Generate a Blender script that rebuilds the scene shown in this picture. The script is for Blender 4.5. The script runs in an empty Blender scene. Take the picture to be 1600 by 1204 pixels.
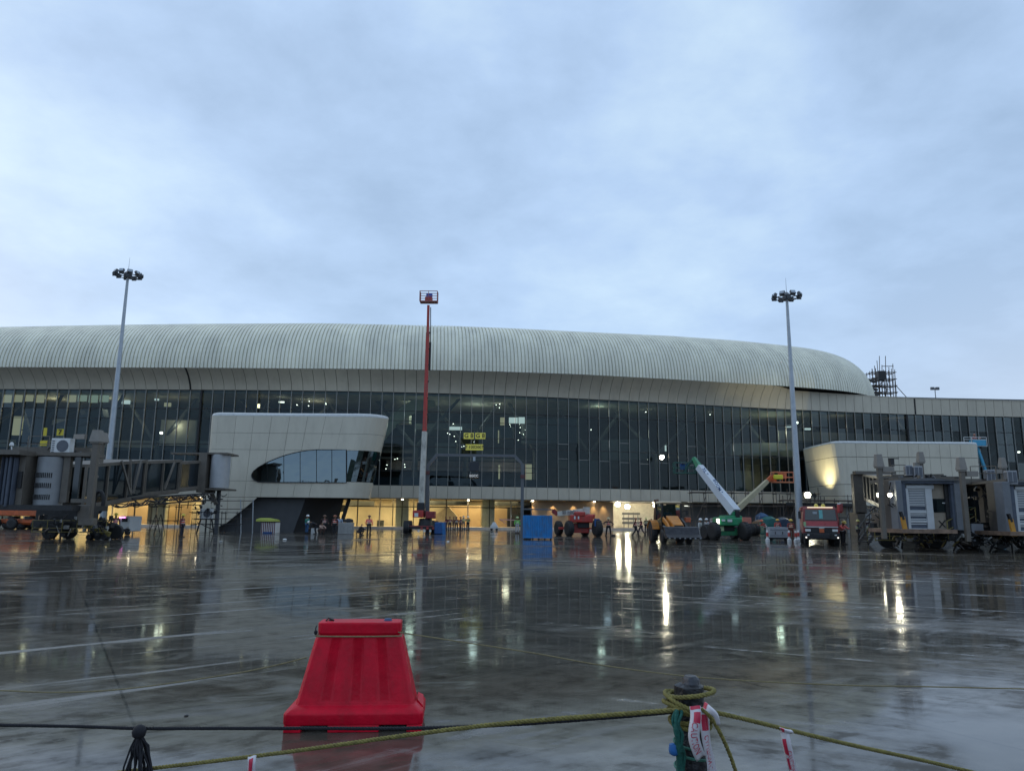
import bpy, bmesh, math, random
from mathutils import Vector, Matrix, Euler
random.seed(7)
S = bpy.context.scene
C = S.collection
PI = math.pi

# ------------------------------------------------------------------ camera
F_PX, YH, ROLL, CAM_H = 1157.0, 806.0, math.radians(0.5), 1.8
TH = math.atan((YH - 602) / F_PX)
_R = Vector((1, 0, 0)); _U = Vector((0, -math.sin(TH), math.cos(TH))); _F = Vector((0, math.cos(TH), math.sin(TH)))
CR = _R * math.cos(ROLL) + _U * math.sin(ROLL)
CU = _U * math.cos(ROLL) - _R * math.sin(ROLL)
cam_d = bpy.data.cameras.new('camera'); cam = bpy.data.objects.new('camera', cam_d); C.objects.link(cam)
cam_d.sensor_width = 36; cam_d.lens = 36 * F_PX / 1600; cam_d.clip_start = 0.05; cam_d.clip_end = 6000
m = Matrix.Identity(4)
for i in range(3):
    m[i][0] = CR[i]; m[i][1] = CU[i]; m[i][2] = -_F[i]
m.translation = (0, 0, CAM_H); cam.matrix_world = m
S.camera = cam

# ------------------------------------------------------------------ sky, sun, exposure
w = bpy.data.worlds.new('World'); S.world = w; w.use_nodes = True
nt = w.node_tree; N = nt.nodes; L = nt.links
N.clear()
def nn(t, **k):
    n = N.new(t)
    for a, b in k.items(): setattr(n, a, b)
    return n
out = nn('ShaderNodeOutputWorld'); bg = nn('ShaderNodeBackground')
sky = nn('ShaderNodeTexSky', sky_type='NISHITA'); sky.sun_disc = False
SUN_EL, SUN_ROT = math.radians(10), math.radians(300)
sky.sun_elevation = SUN_EL; sky.sun_rotation = SUN_ROT
sky.dust_density = 2.0
tc = nn('ShaderNodeTexCoord')
sep = nn('ShaderNodeSeparateXYZ'); L.new(tc.outputs['Generated'], sep.inputs[0])
def mth(op, a=None, b=None, c=None, clamp=False):
    n = nn('ShaderNodeMath', operation=op); n.use_clamp = clamp
    for i, v in enumerate((a, b, c)):
        if v is None: continue
        if isinstance(v, (int, float)): n.inputs[i].default_value = v
        else: L.new(v, n.inputs[i])
    return n.outputs[0]
zc = mth('ADD', mth('MAXIMUM', sep.outputs[2], 0.0), 0.22)
px_ = mth('DIVIDE', sep.outputs[0], zc); py_ = mth('DIVIDE', sep.outputs[1], zc)
comb = nn('ShaderNodeCombineXYZ'); L.new(px_, comb.inputs[0]); L.new(py_, comb.inputs[1])
def noise(vec, scale, detail, rough, dist=0.0, off=(0, 0, 0), sc=(1, 1, 1)):
    mp = nn('ShaderNodeMapping'); mp.inputs['Location'].default_value = off; mp.inputs['Scale'].default_value = sc
    L.new(vec, mp.inputs[0])
    n = nn('ShaderNodeTexNoise'); n.inputs['Scale'].default_value = scale; n.inputs['Detail'].default_value = detail
    n.inputs['Roughness'].default_value = rough; n.inputs['Distortion'].default_value = dist
    L.new(mp.outputs[0], n.inputs[0]); return n.outputs[0]
n1 = noise(comb.outputs[0], 0.85, 5, 0.5, 0.12, (5.2, 2.9, 0), (1, 0.8, 1))
n2 = noise(comb.outputs[0], 3.0, 7, 0.58, 0.12, (7.3, 0.4, 2))
mix = mth('ADD', mth('MULTIPLY', n1, 0.66), mth('MULTIPLY', n2, 0.34))
rmp = nn('ShaderNodeValToRGB'); L.new(mix, rmp.inputs[0])
el = rmp.color_ramp.elements
el[0].position = 0.40; el[0].color = (0.315, 0.44, 0.63, 1)
el[1].position = 0.62; el[1].color = (0.59, 0.75, 0.89, 1)
e = el.new(0.50); e.color = (0.42, 0.57, 0.80, 1)
# towards the horizon the layer is a little lighter and bluer
hz = nn('ShaderNodeMapRange'); L.new(sep.outputs[2], hz.inputs[0])
hz.inputs[1].default_value = 0.0; hz.inputs[2].default_value = 0.55; hz.inputs[3].default_value = 0.62; hz.inputs[4].default_value = 0.0
mxh = nn('ShaderNodeMix', data_type='RGBA'); L.new(hz.outputs[0], mxh.inputs[0]); L.new(rmp.outputs[0], mxh.inputs[6]); mxh.inputs[7].default_value = (0.44, 0.61, 0.86, 1)
gx = nn('ShaderNodeMapRange', interpolation_type='SMOOTHSTEP'); L.new(sep.outputs[0], gx.inputs[0]); gx.inputs[1].default_value = 0.12; gx.inputs[2].default_value = 0.75; gx.inputs[3].default_value = 0; gx.inputs[4].default_value = 0.75
gz = nn('ShaderNodeMapRange', interpolation_type='SMOOTHSTEP'); L.new(sep.outputs[2], gz.inputs[0]); gz.inputs[1].default_value = 0.0; gz.inputs[2].default_value = 0.36; gz.inputs[3].default_value = 1; gz.inputs[4].default_value = 0.0
mxw = nn('ShaderNodeMix', data_type='RGBA'); L.new(mth('MULTIPLY', gx.outputs[0], gz.outputs[0]), mxw.inputs[0]); L.new(mxh.outputs[2], mxw.inputs[6]); mxw.inputs[7].default_value = (0.56, 0.62, 0.74, 1)
skm = nn('ShaderNodeMix', data_type='RGBA', blend_type='ADD'); skm.inputs[0].default_value = 0.02
L.new(mxw.outputs[2], skm.inputs[6]); L.new(sky.outputs[0], skm.inputs[7])
L.new(skm.outputs[2], bg.inputs[0]); bg.inputs[1].default_value = 1.08
L.new(bg.outputs[0], out.inputs[0])

sd = bpy.data.lights.new('sun', 'SUN'); sun = bpy.data.objects.new('sun', sd); C.objects.link(sun)
sd.energy = 0.25; sd.angle = math.radians(40); sd.color = (1, 0.95, 0.88)
az = SUN_ROT
sdir = Vector((math.sin(az) * math.cos(math.radians(50)), math.cos(az) * math.cos(math.radians(50)), math.sin(math.radians(50))))
sun.rotation_euler = sdir.to_track_quat('Z', 'Y').to_euler(); sun.location = (0, -20, 60)

S.view_settings.view_transform = 'Standard'; S.view_settings.look = 'None'
S.view_settings.exposure = 0.0; S.view_settings.gamma = 1.0; S.view_settings.use_curve_mapping = False
try:
    S.cycles.max_bounces = 8; S.cycles.transparent_max_bounces = 16; S.cycles.sample_clamp_indirect = 4.0
except Exception: pass

# ------------------------------------------------------------------ measuring helpers (photograph pixel -> place)
def ray(px, py): return _F + CR * ((px - 800) / F_PX) - CU * ((py - 602) / F_PX)
def P(px, py, D):
    d = ray(px, py); return Vector((0, 0, CAM_H)) + d * (D / d.y)
def AZ(px, py, z):
    d = ray(px, py); return Vector((0, 0, CAM_H)) + d * ((z - CAM_H) / d.z)
def G(px, D, z=0.0):
    lo, hi = 0.0, 2400.0
    for _ in range(40):
        mid = (lo + hi) / 2
        if P(px, mid, D).z > z: lo = mid
        else: hi = mid
    return P(px, (lo + hi) / 2, D)
def proj(p):
    q = Vector(p) - Vector((0, 0, CAM_H)); k = q.dot(_F)
    return 800 + F_PX * q.dot(CR) / k, 602 - F_PX * q.dot(CU) / k
def lerp_tab(tab, x):
    if x <= tab[0][0]: return tab[0][1]
    for (a, b), (c, d) in zip(tab, tab[1:]):
        if x <= c: return b + (d - b) * (x - a) / (c - a)
    return tab[-1][1]

# ------------------------------------------------------------------ materials
MATS = {}
def mat(name, col, rough=0.5, metal=0.0, var=0.12, vs=3.0, bump=0.0, bs=40.0, spec=None, coat=0.0, emit=None, es=0.0, rvar=0.1, streak=False, grime=0.0, gcol=(.10, .085, .065), gs=2.0):
    if name in MATS: return MATS[name]
    mt = bpy.data.materials.new(name); mt.use_nodes = True
    t = mt.node_tree; b = t.nodes['Principled BSDF']; lk = t.links
    tcn = t.nodes.new('ShaderNodeTexCoord')
    mp = t.nodes.new('ShaderNodeMapping'); lk.new(tcn.outputs['Object'], mp.inputs[0])
    if streak: mp.inputs['Scale'].default_value = (1, 1, 0.12)
    n = t.nodes.new('ShaderNodeTexNoise'); n.inputs['Scale'].default_value = vs; n.inputs['Detail'].default_value = 6
    n.inputs['Roughness'].default_value = 0.6
    lk.new(mp.outputs[0], n.inputs[0])
    r = t.nodes.new('ShaderNodeValToRGB'); lk.new(n.outputs[0], r.inputs[0])
    r.color_ramp.elements[0].position = 0.3; r.color_ramp.elements[1].position = 0.7
    r.color_ramp.elements[0].color = tuple(c * (1 - var) for c in col[:3]) + (1,)
    r.color_ramp.elements[1].color = tuple(min(1, c * (1 + var)) for c in col[:3]) + (1,)
    if grime:
        ng = t.nodes.new('ShaderNodeTexNoise'); ng.inputs['Scale'].default_value = gs; ng.inputs['Detail'].default_value = 9; ng.inputs['Roughness'].default_value = 0.72
        mg = t.nodes.new('ShaderNodeMapping'); mg.inputs['Location'].default_value = (3.7, 1.3, 5.1); mg.inputs['Scale'].default_value = (1, 1, 0.35)
        lk.new(tcn.outputs['Object'], mg.inputs[0]); lk.new(mg.outputs[0], ng.inputs[0])
        gr = t.nodes.new('ShaderNodeMapRange'); lk.new(ng.outputs[0], gr.inputs[0]); gr.inputs[1].default_value = 0.48; gr.inputs[2].default_value = 0.72; gr.inputs[3].default_value = 0; gr.inputs[4].default_value = grime
        gm = t.nodes.new('ShaderNodeMix'); gm.data_type = 'RGBA'; lk.new(gr.outputs[0], gm.inputs[0]); lk.new(r.outputs[0], gm.inputs[6]); gm.inputs[7].default_value = tuple(gcol) + (1,)
        lk.new(gm.outputs[2], b.inputs['Base Color'])
    else: lk.new(r.outputs[0], b.inputs['Base Color'])
    mr = t.nodes.new('ShaderNodeMapRange'); lk.new(n.outputs[0], mr.inputs[0])
    mr.inputs[3].default_value = max(0.02, rough - rvar); mr.inputs[4].default_value = min(1, rough + rvar)
    lk.new(mr.outputs[0], b.inputs['Roughness'])
    b.inputs['Metallic'].default_value = metal
    if coat: b.inputs['Coat Weight'].default_value = coat; b.inputs['Coat Roughness'].default_value = 0.08
    if spec is not None: b.inputs['Specular IOR Level'].default_value = spec
    if emit: b.inputs['Emission Color'].default_value = tuple(emit) + (1,); b.inputs['Emission Strength'].default_value = es
    if bump:
        n3 = t.nodes.new('ShaderNodeTexNoise'); n3.inputs['Scale'].default_value = bs; n3.inputs['Detail'].default_value = 4
        lk.new(tcn.outputs['Object'], n3.inputs[0])
        bp = t.nodes.new('ShaderNodeBump'); bp.inputs['Strength'].default_value = bump; bp.inputs['Distance'].default_value = 0.02
        lk.new(n3.outputs[0], bp.inputs['Height']); lk.new(bp.outputs[0], b.inputs['Normal'])
    MATS[name] = mt; return mt
def glow(name, col, s):
    if name in MATS: return MATS[name]
    mt = bpy.data.materials.new(name); mt.use_nodes = True; t = mt.node_tree; t.nodes.clear()
    o = t.nodes.new('ShaderNodeOutputMaterial'); e = t.nodes.new('ShaderNodeEmission')
    e.inputs[0].default_value = tuple(col) + (1,); e.inputs[1].default_value = s
    t.links.new(e.outputs[0], o.inputs[0]); MATS[name] = mt; return mt
def glass(name, tint=(0.4, 0.5, 0.52), base=0.06, ior=1.55, rough=0.015, wav=0.02):
    if name in MATS: return MATS[name]
    mt = bpy.data.materials.new(name); mt.use_nodes = True; t = mt.node_tree; t.nodes.clear(); lk = t.links
    o = t.nodes.new('ShaderNodeOutputMaterial'); mx = t.nodes.new('ShaderNodeMixShader')
    tr = t.nodes.new('ShaderNodeBsdfTransparent'); tr.inputs[0].default_value = tuple(tint) + (1,)
    gl = t.nodes.new('ShaderNodeBsdfGlossy'); gl.inputs['Roughness'].default_value = rough; gl.inputs[0].default_value = (0.74, 0.92, 1, 1)
    fr = t.nodes.new('ShaderNodeFresnel'); fr.inputs[0].default_value = ior
    ad = t.nodes.new('ShaderNodeMath'); ad.operation = 'ADD'; ad.use_clamp = True; ad.inputs[1].default_value = base
    tcn = t.nodes.new('ShaderNodeTexCoord'); n = t.nodes.new('ShaderNodeTexNoise'); n.inputs['Scale'].default_value = 0.5; n.inputs['Detail'].default_value = 2
    lk.new(tcn.outputs['Object'], n.inputs[0])
    bp = t.nodes.new('ShaderNodeBump'); bp.inputs['Strength'].default_value = wav; bp.inputs['Distance'].default_value = 0.5
    lk.new(n.outputs[0], bp.inputs['Height']); lk.new(bp.outputs[0], gl.inputs['Normal'])
    lk.new(fr.outputs[0], ad.inputs[0]); lk.new(ad.outputs[0], mx.inputs[0]); lk.new(tr.outputs[0], mx.inputs[1]); lk.new(gl.outputs[0], mx.inputs[2])
    lk.new(mx.outputs[0], o.inputs[0]); MATS[name] = mt; return mt

# ------------------------------------------------------------------ mesh building helpers
class MB:
    def __init__(s): s.v = []; s.f = []
    def add(s, vs, fs):
        o = len(s.v); s.v += [Vector(v) for v in vs]; s.f += [tuple(i + o for i in f) for f in fs]; return s
    def box(s, c, d, rz=0.0, rot=None):
        c = Vector(c); R = rot if rot is not None else Matrix.Rotation(rz, 3, 'Z')
        vs = [c + R @ Vector((x * d[0] / 2, y * d[1] / 2, z * d[2] / 2)) for z in (-1, 1) for x, y in ((-1, -1), (1, -1), (1, 1), (-1, 1))]
        return s.add(vs, [(3, 2, 1, 0), (4, 5, 6, 7), (0, 1, 5, 4), (1, 2, 6, 5), (2, 3, 7, 6), (3, 0, 4, 7)])
    def taper(s, c, d0, d1, h, rz=0.0, sh=(0, 0)):
        c = Vector(c); R = Matrix.Rotation(rz, 3, 'Z')
        vs = [c + R @ Vector((x * d0[0] / 2, y * d0[1] / 2, 0)) for x, y in ((-1, -1), (1, -1), (1, 1), (-1, 1))] + \
             [c + R @ Vector((x * d1[0] / 2 + sh[0], y * d1[1] / 2 + sh[1], h)) for x, y in ((-1, -1), (1, -1), (1, 1), (-1, 1))]
        return s.add(vs, [(3, 2, 1, 0), (4, 5, 6, 7), (0, 1, 5, 4), (1, 2, 6, 5), (2, 3, 7, 6), (3, 0, 4, 7)])
    def frame(s, a, b):
        d = (b - a).normalized(); up = Vector((0, 0, 1)) if abs(d.z) < 0.97 else Vector((0, 1, 0))
        x = d.cross(up).normalized(); return d, x, x.cross(d).normalized()
    def beam(s, a, b, wd, h=None, w2=None, h2=None):
        a, b = Vector(a), Vector(b); h = wd if h is None else h; w2 = wd if w2 is None else w2; h2 = h if h2 is None else h2
        d, x, y = s.frame(a, b)
        vs = [a + x * i * wd / 2 + y * j * h / 2 for i, j in ((-1, -1), (1, -1), (1, 1), (-1, 1))] + [b + x * i * w2 / 2 + y * j * h2 / 2 for i, j in ((-1, -1), (1, -1), (1, 1), (-1, 1))]
        return s.add(vs, [(3, 2, 1, 0), (4, 5, 6, 7), (0, 1, 5, 4), (1, 2, 6, 5), (2, 3, 7, 6), (3, 0, 4, 7)])
    def cyl(s, a, b, r1, r2=None, n=10, cap=True):
        a, b = Vector(a), Vector(b); r2 = r1 if r2 is None else r2
        d, x, y = s.frame(a, b)
        vs = [a + (x * math.cos(2 * PI * i / n) + y * math.sin(2 * PI * i / n)) * r1 for i in range(n)] + [b + (x * math.cos(2 * PI * i / n) + y * math.sin(2 * PI * i / n)) * r2 for i in range(n)]
        fs = [(i, (i + 1) % n, n + (i + 1) % n, n + i) for i in range(n)]
        if cap: fs += [tuple(range(n - 1, -1, -1)), tuple(range(n, 2 * n))]
        return s.add(vs, fs)
    def tube(s, pts, r, n=6, closed=False):
        pts = [Vector(p) for p in pts]; k = len(pts); rs = r if isinstance(r, (list, tuple)) else [r] * k
        vs = []; px0 = None
        for i, p in enumerate(pts):
            a = pts[(i - 1) % k] if (closed or i > 0) else p; b = pts[(i + 1) % k] if (closed or i < k - 1) else p
            d = (b - a).normalized() if (b - a).length > 1e-9 else Vector((0, 0, 1))
            if px0 is None:
                up = Vector((0, 0, 1)) if abs(d.z) < 0.9 else Vector((0, 1, 0)); x = d.cross(up).normalized()
            else:
                x = (px0 - d * px0.dot(d)); x = x.normalized() if x.length > 1e-6 else d.orthogonal().normalized()
            px0 = x; y = d.cross(x)
            vs += [p + (x * math.cos(2 * PI * j / n) + y * math.sin(2 * PI * j / n)) * rs[i] for j in range(n)]
        fs = []
        for i in range(k if closed else k - 1):
            a, b = i * n, ((i + 1) % k) * n
            fs += [(a + j, a + (j + 1) % n, b + (j + 1) % n, b + j) for j in range(n)]
        if not closed: fs += [tuple(range(n - 1, -1, -1)), tuple(range((k - 1) * n, k * n))]
        return s.add(vs, fs)
    def prism(s, poly, vec):
        n = len(poly); vec = Vector(vec); vs = [Vector(p) for p in poly] + [Vector(p) + vec for p in poly]
        return s.add(vs, [tuple(range(n - 1, -1, -1)), tuple(range(n, 2 * n))] + [(i, (i + 1) % n, n + (i + 1) % n, n + i) for i in range(n)])
    def lathe(s, prof, c=(0, 0, 0), n=16, R=None):
        c = Vector(c); k = len(prof); vs = []
        for r, z in prof:
            for j in range(n):
                v = Vector((r * math.cos(2 * PI * j / n), r * math.sin(2 * PI * j / n), z)); vs.append(c + (R @ v if R is not None else v))
        fs = []
        for i in range(k - 1):
            fs += [(i * n + j, i * n + (j + 1) % n, (i + 1) * n + (j + 1) % n, (i + 1) * n + j) for j in range(n)]
        fs += [tuple(range(n - 1, -1, -1)), tuple(range((k - 1) * n, k * n))]
        return s.add(vs, fs)
    def loft(s, rings, cap=True):
        n = len(rings[0]); vs = [Vector(p) for r in rings for p in r]; fs = []
        for i in range(len(rings) - 1):
            fs += [(i * n + j, i * n + (j + 1) % n, (i + 1) * n + (j + 1) % n, (i + 1) * n + j) for j in range(n)]
        if cap: fs += [tuple(range(n - 1, -1, -1)), tuple(range((len(rings) - 1) * n, len(rings) * n))]
        return s.add(vs, fs)
    def mesh(s, name, mt, org=None, smooth=None):
        me = bpy.data.meshes.new(name); o = Vector(org) if org is not None else Vector((0, 0, 0))
        me.from_pydata([tuple(v - o) for v in s.v], [], s.f); me.update()
        bm = bmesh.new(); bm.from_mesh(me); bmesh.ops.recalc_face_normals(bm, faces=bm.faces); bm.to_mesh(me); bm.free()
        if mt: me.materials.append(mt)
        if smooth:
            for p in me.polygons: p.use_smooth = True
            me.set_sharp_from_angle(angle=math.radians(smooth))
        return me
    def build(s, name, mt, parent=None, smooth=None, bevel=None, label=None, local=False):
        org = None
        if parent is not None and not local:
            org = Vector(parent.location)
            if parent.parent is not None: org = org + Vector(parent.parent.location)
        me = s.mesh(name, mt, org, smooth)
        return put(name, me, parent, label=label, bevel=bevel)
def put(name, me, parent=None, loc=(0, 0, 0), rot=None, label=None, bevel=None):
    o = bpy.data.objects.new(name, me); C.objects.link(o)
    if parent is not None: o.parent = parent
    o.location = loc
    if rot is not None: o.rotation_euler = rot
    if label: o['label'] = label
    if bevel:
        b = o.modifiers.new('bevel', 'BEVEL'); b.width = bevel; b.segments = 2; b.limit_method = 'ANGLE'; b.angle_limit = math.radians(35)
    return o
def tag(o, label=None, cat=None, group=None, kind=None):
    if label: o['label'] = label
    if cat: o['category'] = cat
    if group: o['group'] = group
    if kind: o['kind'] = kind
    return o
def thing(name, label, cat, loc=(0, 0, 0), rz=0.0, group=None):
    o = bpy.data.objects.new(name, None); C.objects.link(o); o.location = loc; o.rotation_euler = (0, 0, rz)
    o.empty_display_size = 0.3
    return tag(o, label, cat, group)
def copy_tree(o, parent=None, label=None):
    c = o.copy(); C.objects.link(c)
    if parent is not None: c.parent = parent
    if label: c['label'] = label
    for ch in list(o.children): copy_tree(ch, c)
    return c
def text_mesh(txt, size, extr=0.002, bold=False):
    cu = bpy.data.curves.new('lettering', 'FONT'); cu.body = txt; cu.size = size; cu.extrude = extr; cu.align_x = 'CENTER'; cu.align_y = 'CENTER'
    if bold: cu.offset = size * 0.02
    cu.resolution_u = 2
    o = bpy.data.objects.new('lettering', cu); C.objects.link(o)
    dg = bpy.context.evaluated_depsgraph_get(); me = bpy.data.meshes.new_from_object(o.evaluated_get(dg))
    bpy.data.objects.remove(o); bpy.data.curves.remove(cu); return me
def lamp(name, kind, loc, energy, col, parent=None, size=0.5, spot=None, target=None, blend=0.5, size_y=None):
    d = bpy.data.lights.new(name, kind); o = bpy.data.objects.new(name, d); C.objects.link(o)
    d.energy = energy; d.color = col
    if kind == 'AREA':
        d.size = size
        if size_y: d.shape = 'RECTANGLE'; d.size_y = size_y
    else: d.shadow_soft_size = size
    if kind == 'SPOT': d.spot_size = math.radians(spot); d.spot_blend = blend
    o.location = loc
    if target is not None: o.rotation_euler = (Vector(loc) - Vector(target)).to_track_quat('Z', 'Y').to_euler()
    return o

# palette
M_BEIGE = mat('cladding_beige', (0.50, 0.45, 0.355), 0.42, 0.0, 0.05, 0.6, rvar=0.08, streak=True, grime=0.30, gcol=(.24, .21, .17), gs=.8)
M_POD = mat('pod_cladding', (0.56, 0.515, 0.415), 0.38, 0.0, 0.05, 0.5, rvar=0.08, streak=True, grime=0.28, gcol=(.26, .23, .18), gs=.7)
M_ROOF = mat('roof_metal', (0.77, 0.745, 0.61), 0.5, 0.0, 0.13, 0.35, streak=True, grime=0.35, gcol=(.36, .36, .32), gs=.35)
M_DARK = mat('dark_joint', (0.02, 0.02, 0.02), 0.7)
M_MULL = mat('mullion_aluminium', (0.24, 0.24, 0.225), 0.4, 0.4)
M_GREYST = mat('grey_painted_steel', (0.11, 0.118, 0.13), 0.45, 0.2)
M_JB = mat('bridge_taupe_paint', (0.125, 0.108, 0.088), 0.5, 0.0, 0.15, 2.0, grime=0.5, gcol=(.05, .045, .04))
M_JBD = mat('bridge_dark_steel', (0.035, 0.035, 0.036), 0.55, 0.3, 0.3, 5)
M_GALV = mat('galvanised_steel', (0.34, 0.37, 0.40), 0.42, 0.6, 0.12, 2.5)
M_BLACK = mat('black_rubber', (0.015, 0.015, 0.016), 0.65, 0, 0.3, 20, bump=0.3)
M_BLKST = mat('black_steel', (0.02, 0.02, 0.022), 0.45, 0.3, 0.3, 8)
M_WHITE = mat('white_enamel', (0.62, 0.63, 0.62), 0.4, 0, 0.08, 4)
M_RED = mat('machine_red', (0.42, 0.035, 0.025), 0.4, 0, 0.2, 3, grime=0.7)
M_GREEN = mat('machine_green', (0.015, 0.24, 0.10), 0.4, 0, 0.2, 3, grime=0.7)
M_ORANGE = mat('machine_orange', (0.55, 0.12, 0.035), 0.45, 0, 0.2, 3, grime=0.7)
M_YEL = mat('machine_yellow', (0.72, 0.33, 0.02), 0.4, 0, 0.15, 3, grime=0.7)
M_CREAM = mat('cream_boom_paint', (0.52, 0.50, 0.44), 0.45, 0, 0.1, 2, grime=0.7)
M_BLUE = mat('container_blue', (0.015, 0.20, 0.50), 0.45, 0, 0.15, 2, grime=0.7)
M_DBLUE = mat('dark_blue_cover', (0.012, 0.07, 0.22), 0.6, 0, 0.2, 4)
M_RUST = mat('rusty_scaffold_tube', (0.09, 0.075, 0.065), 0.6, 0.4, 0.4, 6)
M_RAILY = mat('yellow_rail_paint', (0.20, 0.165, 0.05), 0.5, 0, 0.2, 5)
M_CONC = mat('grey_concrete_block', (0.30, 0.30, 0.29), 0.7, 0, 0.15, 5, bump=0.3)
M_GFLOOR = mat('dark_grey_wall', (0.060, 0.063, 0.068), 0.6, 0, 0.15, 1.2)
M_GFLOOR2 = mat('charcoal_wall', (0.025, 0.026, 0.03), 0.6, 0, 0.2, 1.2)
M_TAN = mat('tan_wall_panel', (0.40, 0.29, 0.18), 0.5, 0, 0.08, 1.0)
M_INT = mat('interior_plaster', (0.55, 0.49, 0.38), 0.7, 0, 0.12, 0.6)
M_INTD = mat('interior_grey', (0.10, 0.105, 0.11), 0.7, 0, 0.25, 0.8)
M_GLASS = glass('facade_glass', (0.27, 0.36, 0.40), 0.0, 1.42)
M_GGLASS = glass('ground_glass', (0.80, 0.80, 0.76), 0.02)
M_PODGL = glass('pod_window_glass', (0.05, 0.07, 0.09), 0.17, 1.5, 0.02, 0.05)
M_DKGL = mat('dark_window_glass', (0.008, 0.014, 0.018), 0.06, 0, 0.3, 1.0, spec=0.8, rvar=0.03)
# ------------------------------------------------------------------ ground
def ground_mat():
    mt = bpy.data.materials.new('wet_concrete'); mt.use_nodes = True; t = mt.node_tree; b = t.nodes['Principled BSDF']; lk = t.links
    tcn = t.nodes.new('ShaderNodeTexCoord')
    def nz(scale, det, ro, sc=(1, 1, 1), dist=0.0, off=(0, 0, 0), rot=0.0):
        m0 = t.nodes.new('ShaderNodeMapping'); m0.inputs['Rotation'].default_value = (0, 0, rot); lk.new(tcn.outputs['Object'], m0.inputs[0])
        mp = t.nodes.new('ShaderNodeMapping'); mp.inputs['Scale'].default_value = sc; mp.inputs['Location'].default_value = off
        lk.new(m0.outputs[0], mp.inputs[0])
        n = t.nodes.new('ShaderNodeTexNoise'); n.inputs['Scale'].default_value = scale; n.inputs['Detail'].default_value = det; n.inputs['Roughness'].default_value = ro; n.inputs['Distortion'].default_value = dist
        lk.new(mp.outputs[0], n.inputs[0]); return n.outputs[0]
    def mr(x, a, b_, c, d, smooth=True):
        n = t.nodes.new('ShaderNodeMapRange'); n.inputs[1].default_value = a; n.inputs[2].default_value = b_; n.inputs[3].default_value = c; n.inputs[4].default_value = d
        if smooth: n.interpolation_type = 'SMOOTHSTEP'
        lk.new(x, n.inputs[0]); return n.outputs[0]
    def mm(op, a, c=0.0, clamp=False):
        n = t.nodes.new('ShaderNodeMath'); n.operation = op; n.use_clamp = clamp
        for i, v in enumerate((a, c)):
            if isinstance(v, (int, float)): n.inputs[i].default_value = v
            else: lk.new(v, n.inputs[i])
        return n.outputs[0]
    fl = nz(1.6, 7, 0.68, (0.5, 1.1, 1), 0.9, (1, 8, 0), -0.5)
    big = nz(0.16, 5, 0.55, dist=0.6, off=(2.0, 5.0, 0))          # puddle shapes
    strk = nz(0.55, 7, 0.62, (0.35, 1.5, 1), 0.8, (4, 1, 0), 0.25)  # water drawn out by sweeping
    strk2 = nz(1.3, 6, 0.65, (1.3, 0.35, 1), 1.2, (9, 3, 0), 0.9)
    fine = nz(26, 5, 0.6)
    mid = nz(3.2, 6, 0.6)
    brush = nz(55, 2, 0.5, (1, 0.10, 1), 0, (0, 0, 0), 0.1)
    wet = mm('ADD', mm('MULTIPLY', big, 0.6), mm('MULTIPLY', strk, 0.4))
    dry = mr(wet, 0.50, 0.60, 0.0, 1.0)                               # 1 = only damp, 0 = standing water
    dgl = nz(0.9, 6, 0.62, (0.10, 2.4, 1), 0.5, (3, 2, 0), math.radians(-42)); dgr = nz(0.9, 6, 0.62, (0.10, 2.6, 1), 0.5, (6, 1, 0), math.radians(28))
    sx0 = t.nodes.new('ShaderNodeSeparateXYZ'); lk.new(tcn.outputs['Object'], sx0.inputs[0])
    lr = mr(mm('ADD', sx0.outputs[0], mm('MULTIPLY', big, 6.0)), 0.0, 6.0, 0.0, 1.0)
    dg = mm('ADD', mm('MULTIPLY', dgl, mm('SUBTRACT', 1.0, lr)), mm('MULTIPLY', dgr, lr))
    streak = mr(mm('ADD', mm('MULTIPLY', strk2, 0.25), mm('MULTIPLY', dg, 0.75)), 0.545, 0.65, 0.0, 1.0)
    sx_ = t.nodes.new('ShaderNodeSeparateXYZ'); lk.new(tcn.outputs['Object'], sx_.inputs[0])
    edge = mm('ADD', 5.25, mr(sx_.outputs[0], 2.5, 4.0, 0.0, 2.1))
    near = mr(mm('ADD', mm('SUBTRACT', edge, sx_.outputs[1]), mm('MULTIPLY', mm('SUBTRACT', big, 0.5), 5.0)), -0.25, 0.5, 0.0, 1.0)
    dry = mm('MULTIPLY', dry, mm('SUBTRACT', 1.0, near))
    streak = mm('MULTIPLY', streak, mm('SUBTRACT', 1.0, near))
    nd_ = mm('MULTIPLY', mr(sx_.outputs[1], 7.0, 15.0, 1.0, 0.0), mm('SUBTRACT', 1.0, near))
    # colour
    r = t.nodes.new('ShaderNodeValToRGB'); lk.new(mm('ADD', mm('MULTIPLY', mid, 0.5), mm('MULTIPLY', strk, 0.5)), r.inputs[0])
    r.color_ramp.elements[0].position = 0.35; r.color_ramp.elements[0].color = (0.038, 0.033, 0.026, 1)
    r.color_ramp.elements[1].position = 0.68; r.color_ramp.elements[1].color = (0.118, 0.104, 0.084, 1)
    mx = t.nodes.new('ShaderNodeMix'); mx.data_type = 'RGBA'; lk.new(mm('MULTIPLY', streak, 0.45), mx.inputs[0]); lk.new(r.outputs[0], mx.inputs[6]); mx.inputs[7].default_value = (0.25, 0.24, 0.225, 1)  # sky sheen of the streaks is also put in as paler base colour
    lk.new(mx.outputs[2], b.inputs['Base Color'])
    jv = None
    for ang_, off_ in ((0.55, 2.2), (0.55 + PI / 2, 1.1)):
        cs = mm('ADD', mm('ADD', mm('MULTIPLY', sx0.outputs[0], math.cos(ang_)), mm('MULTIPLY', sx0.outputs[1], math.sin(ang_))), 600 + off_)
        fr2 = mm('MODULO', cs, 6.0); q_ = mm('LESS_THAN', mm('ABSOLUTE', mm('SUBTRACT', fr2, 3.0)), 0.014); jv = q_ if jv is None else mm('MAXIMUM', jv, q_)
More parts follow.
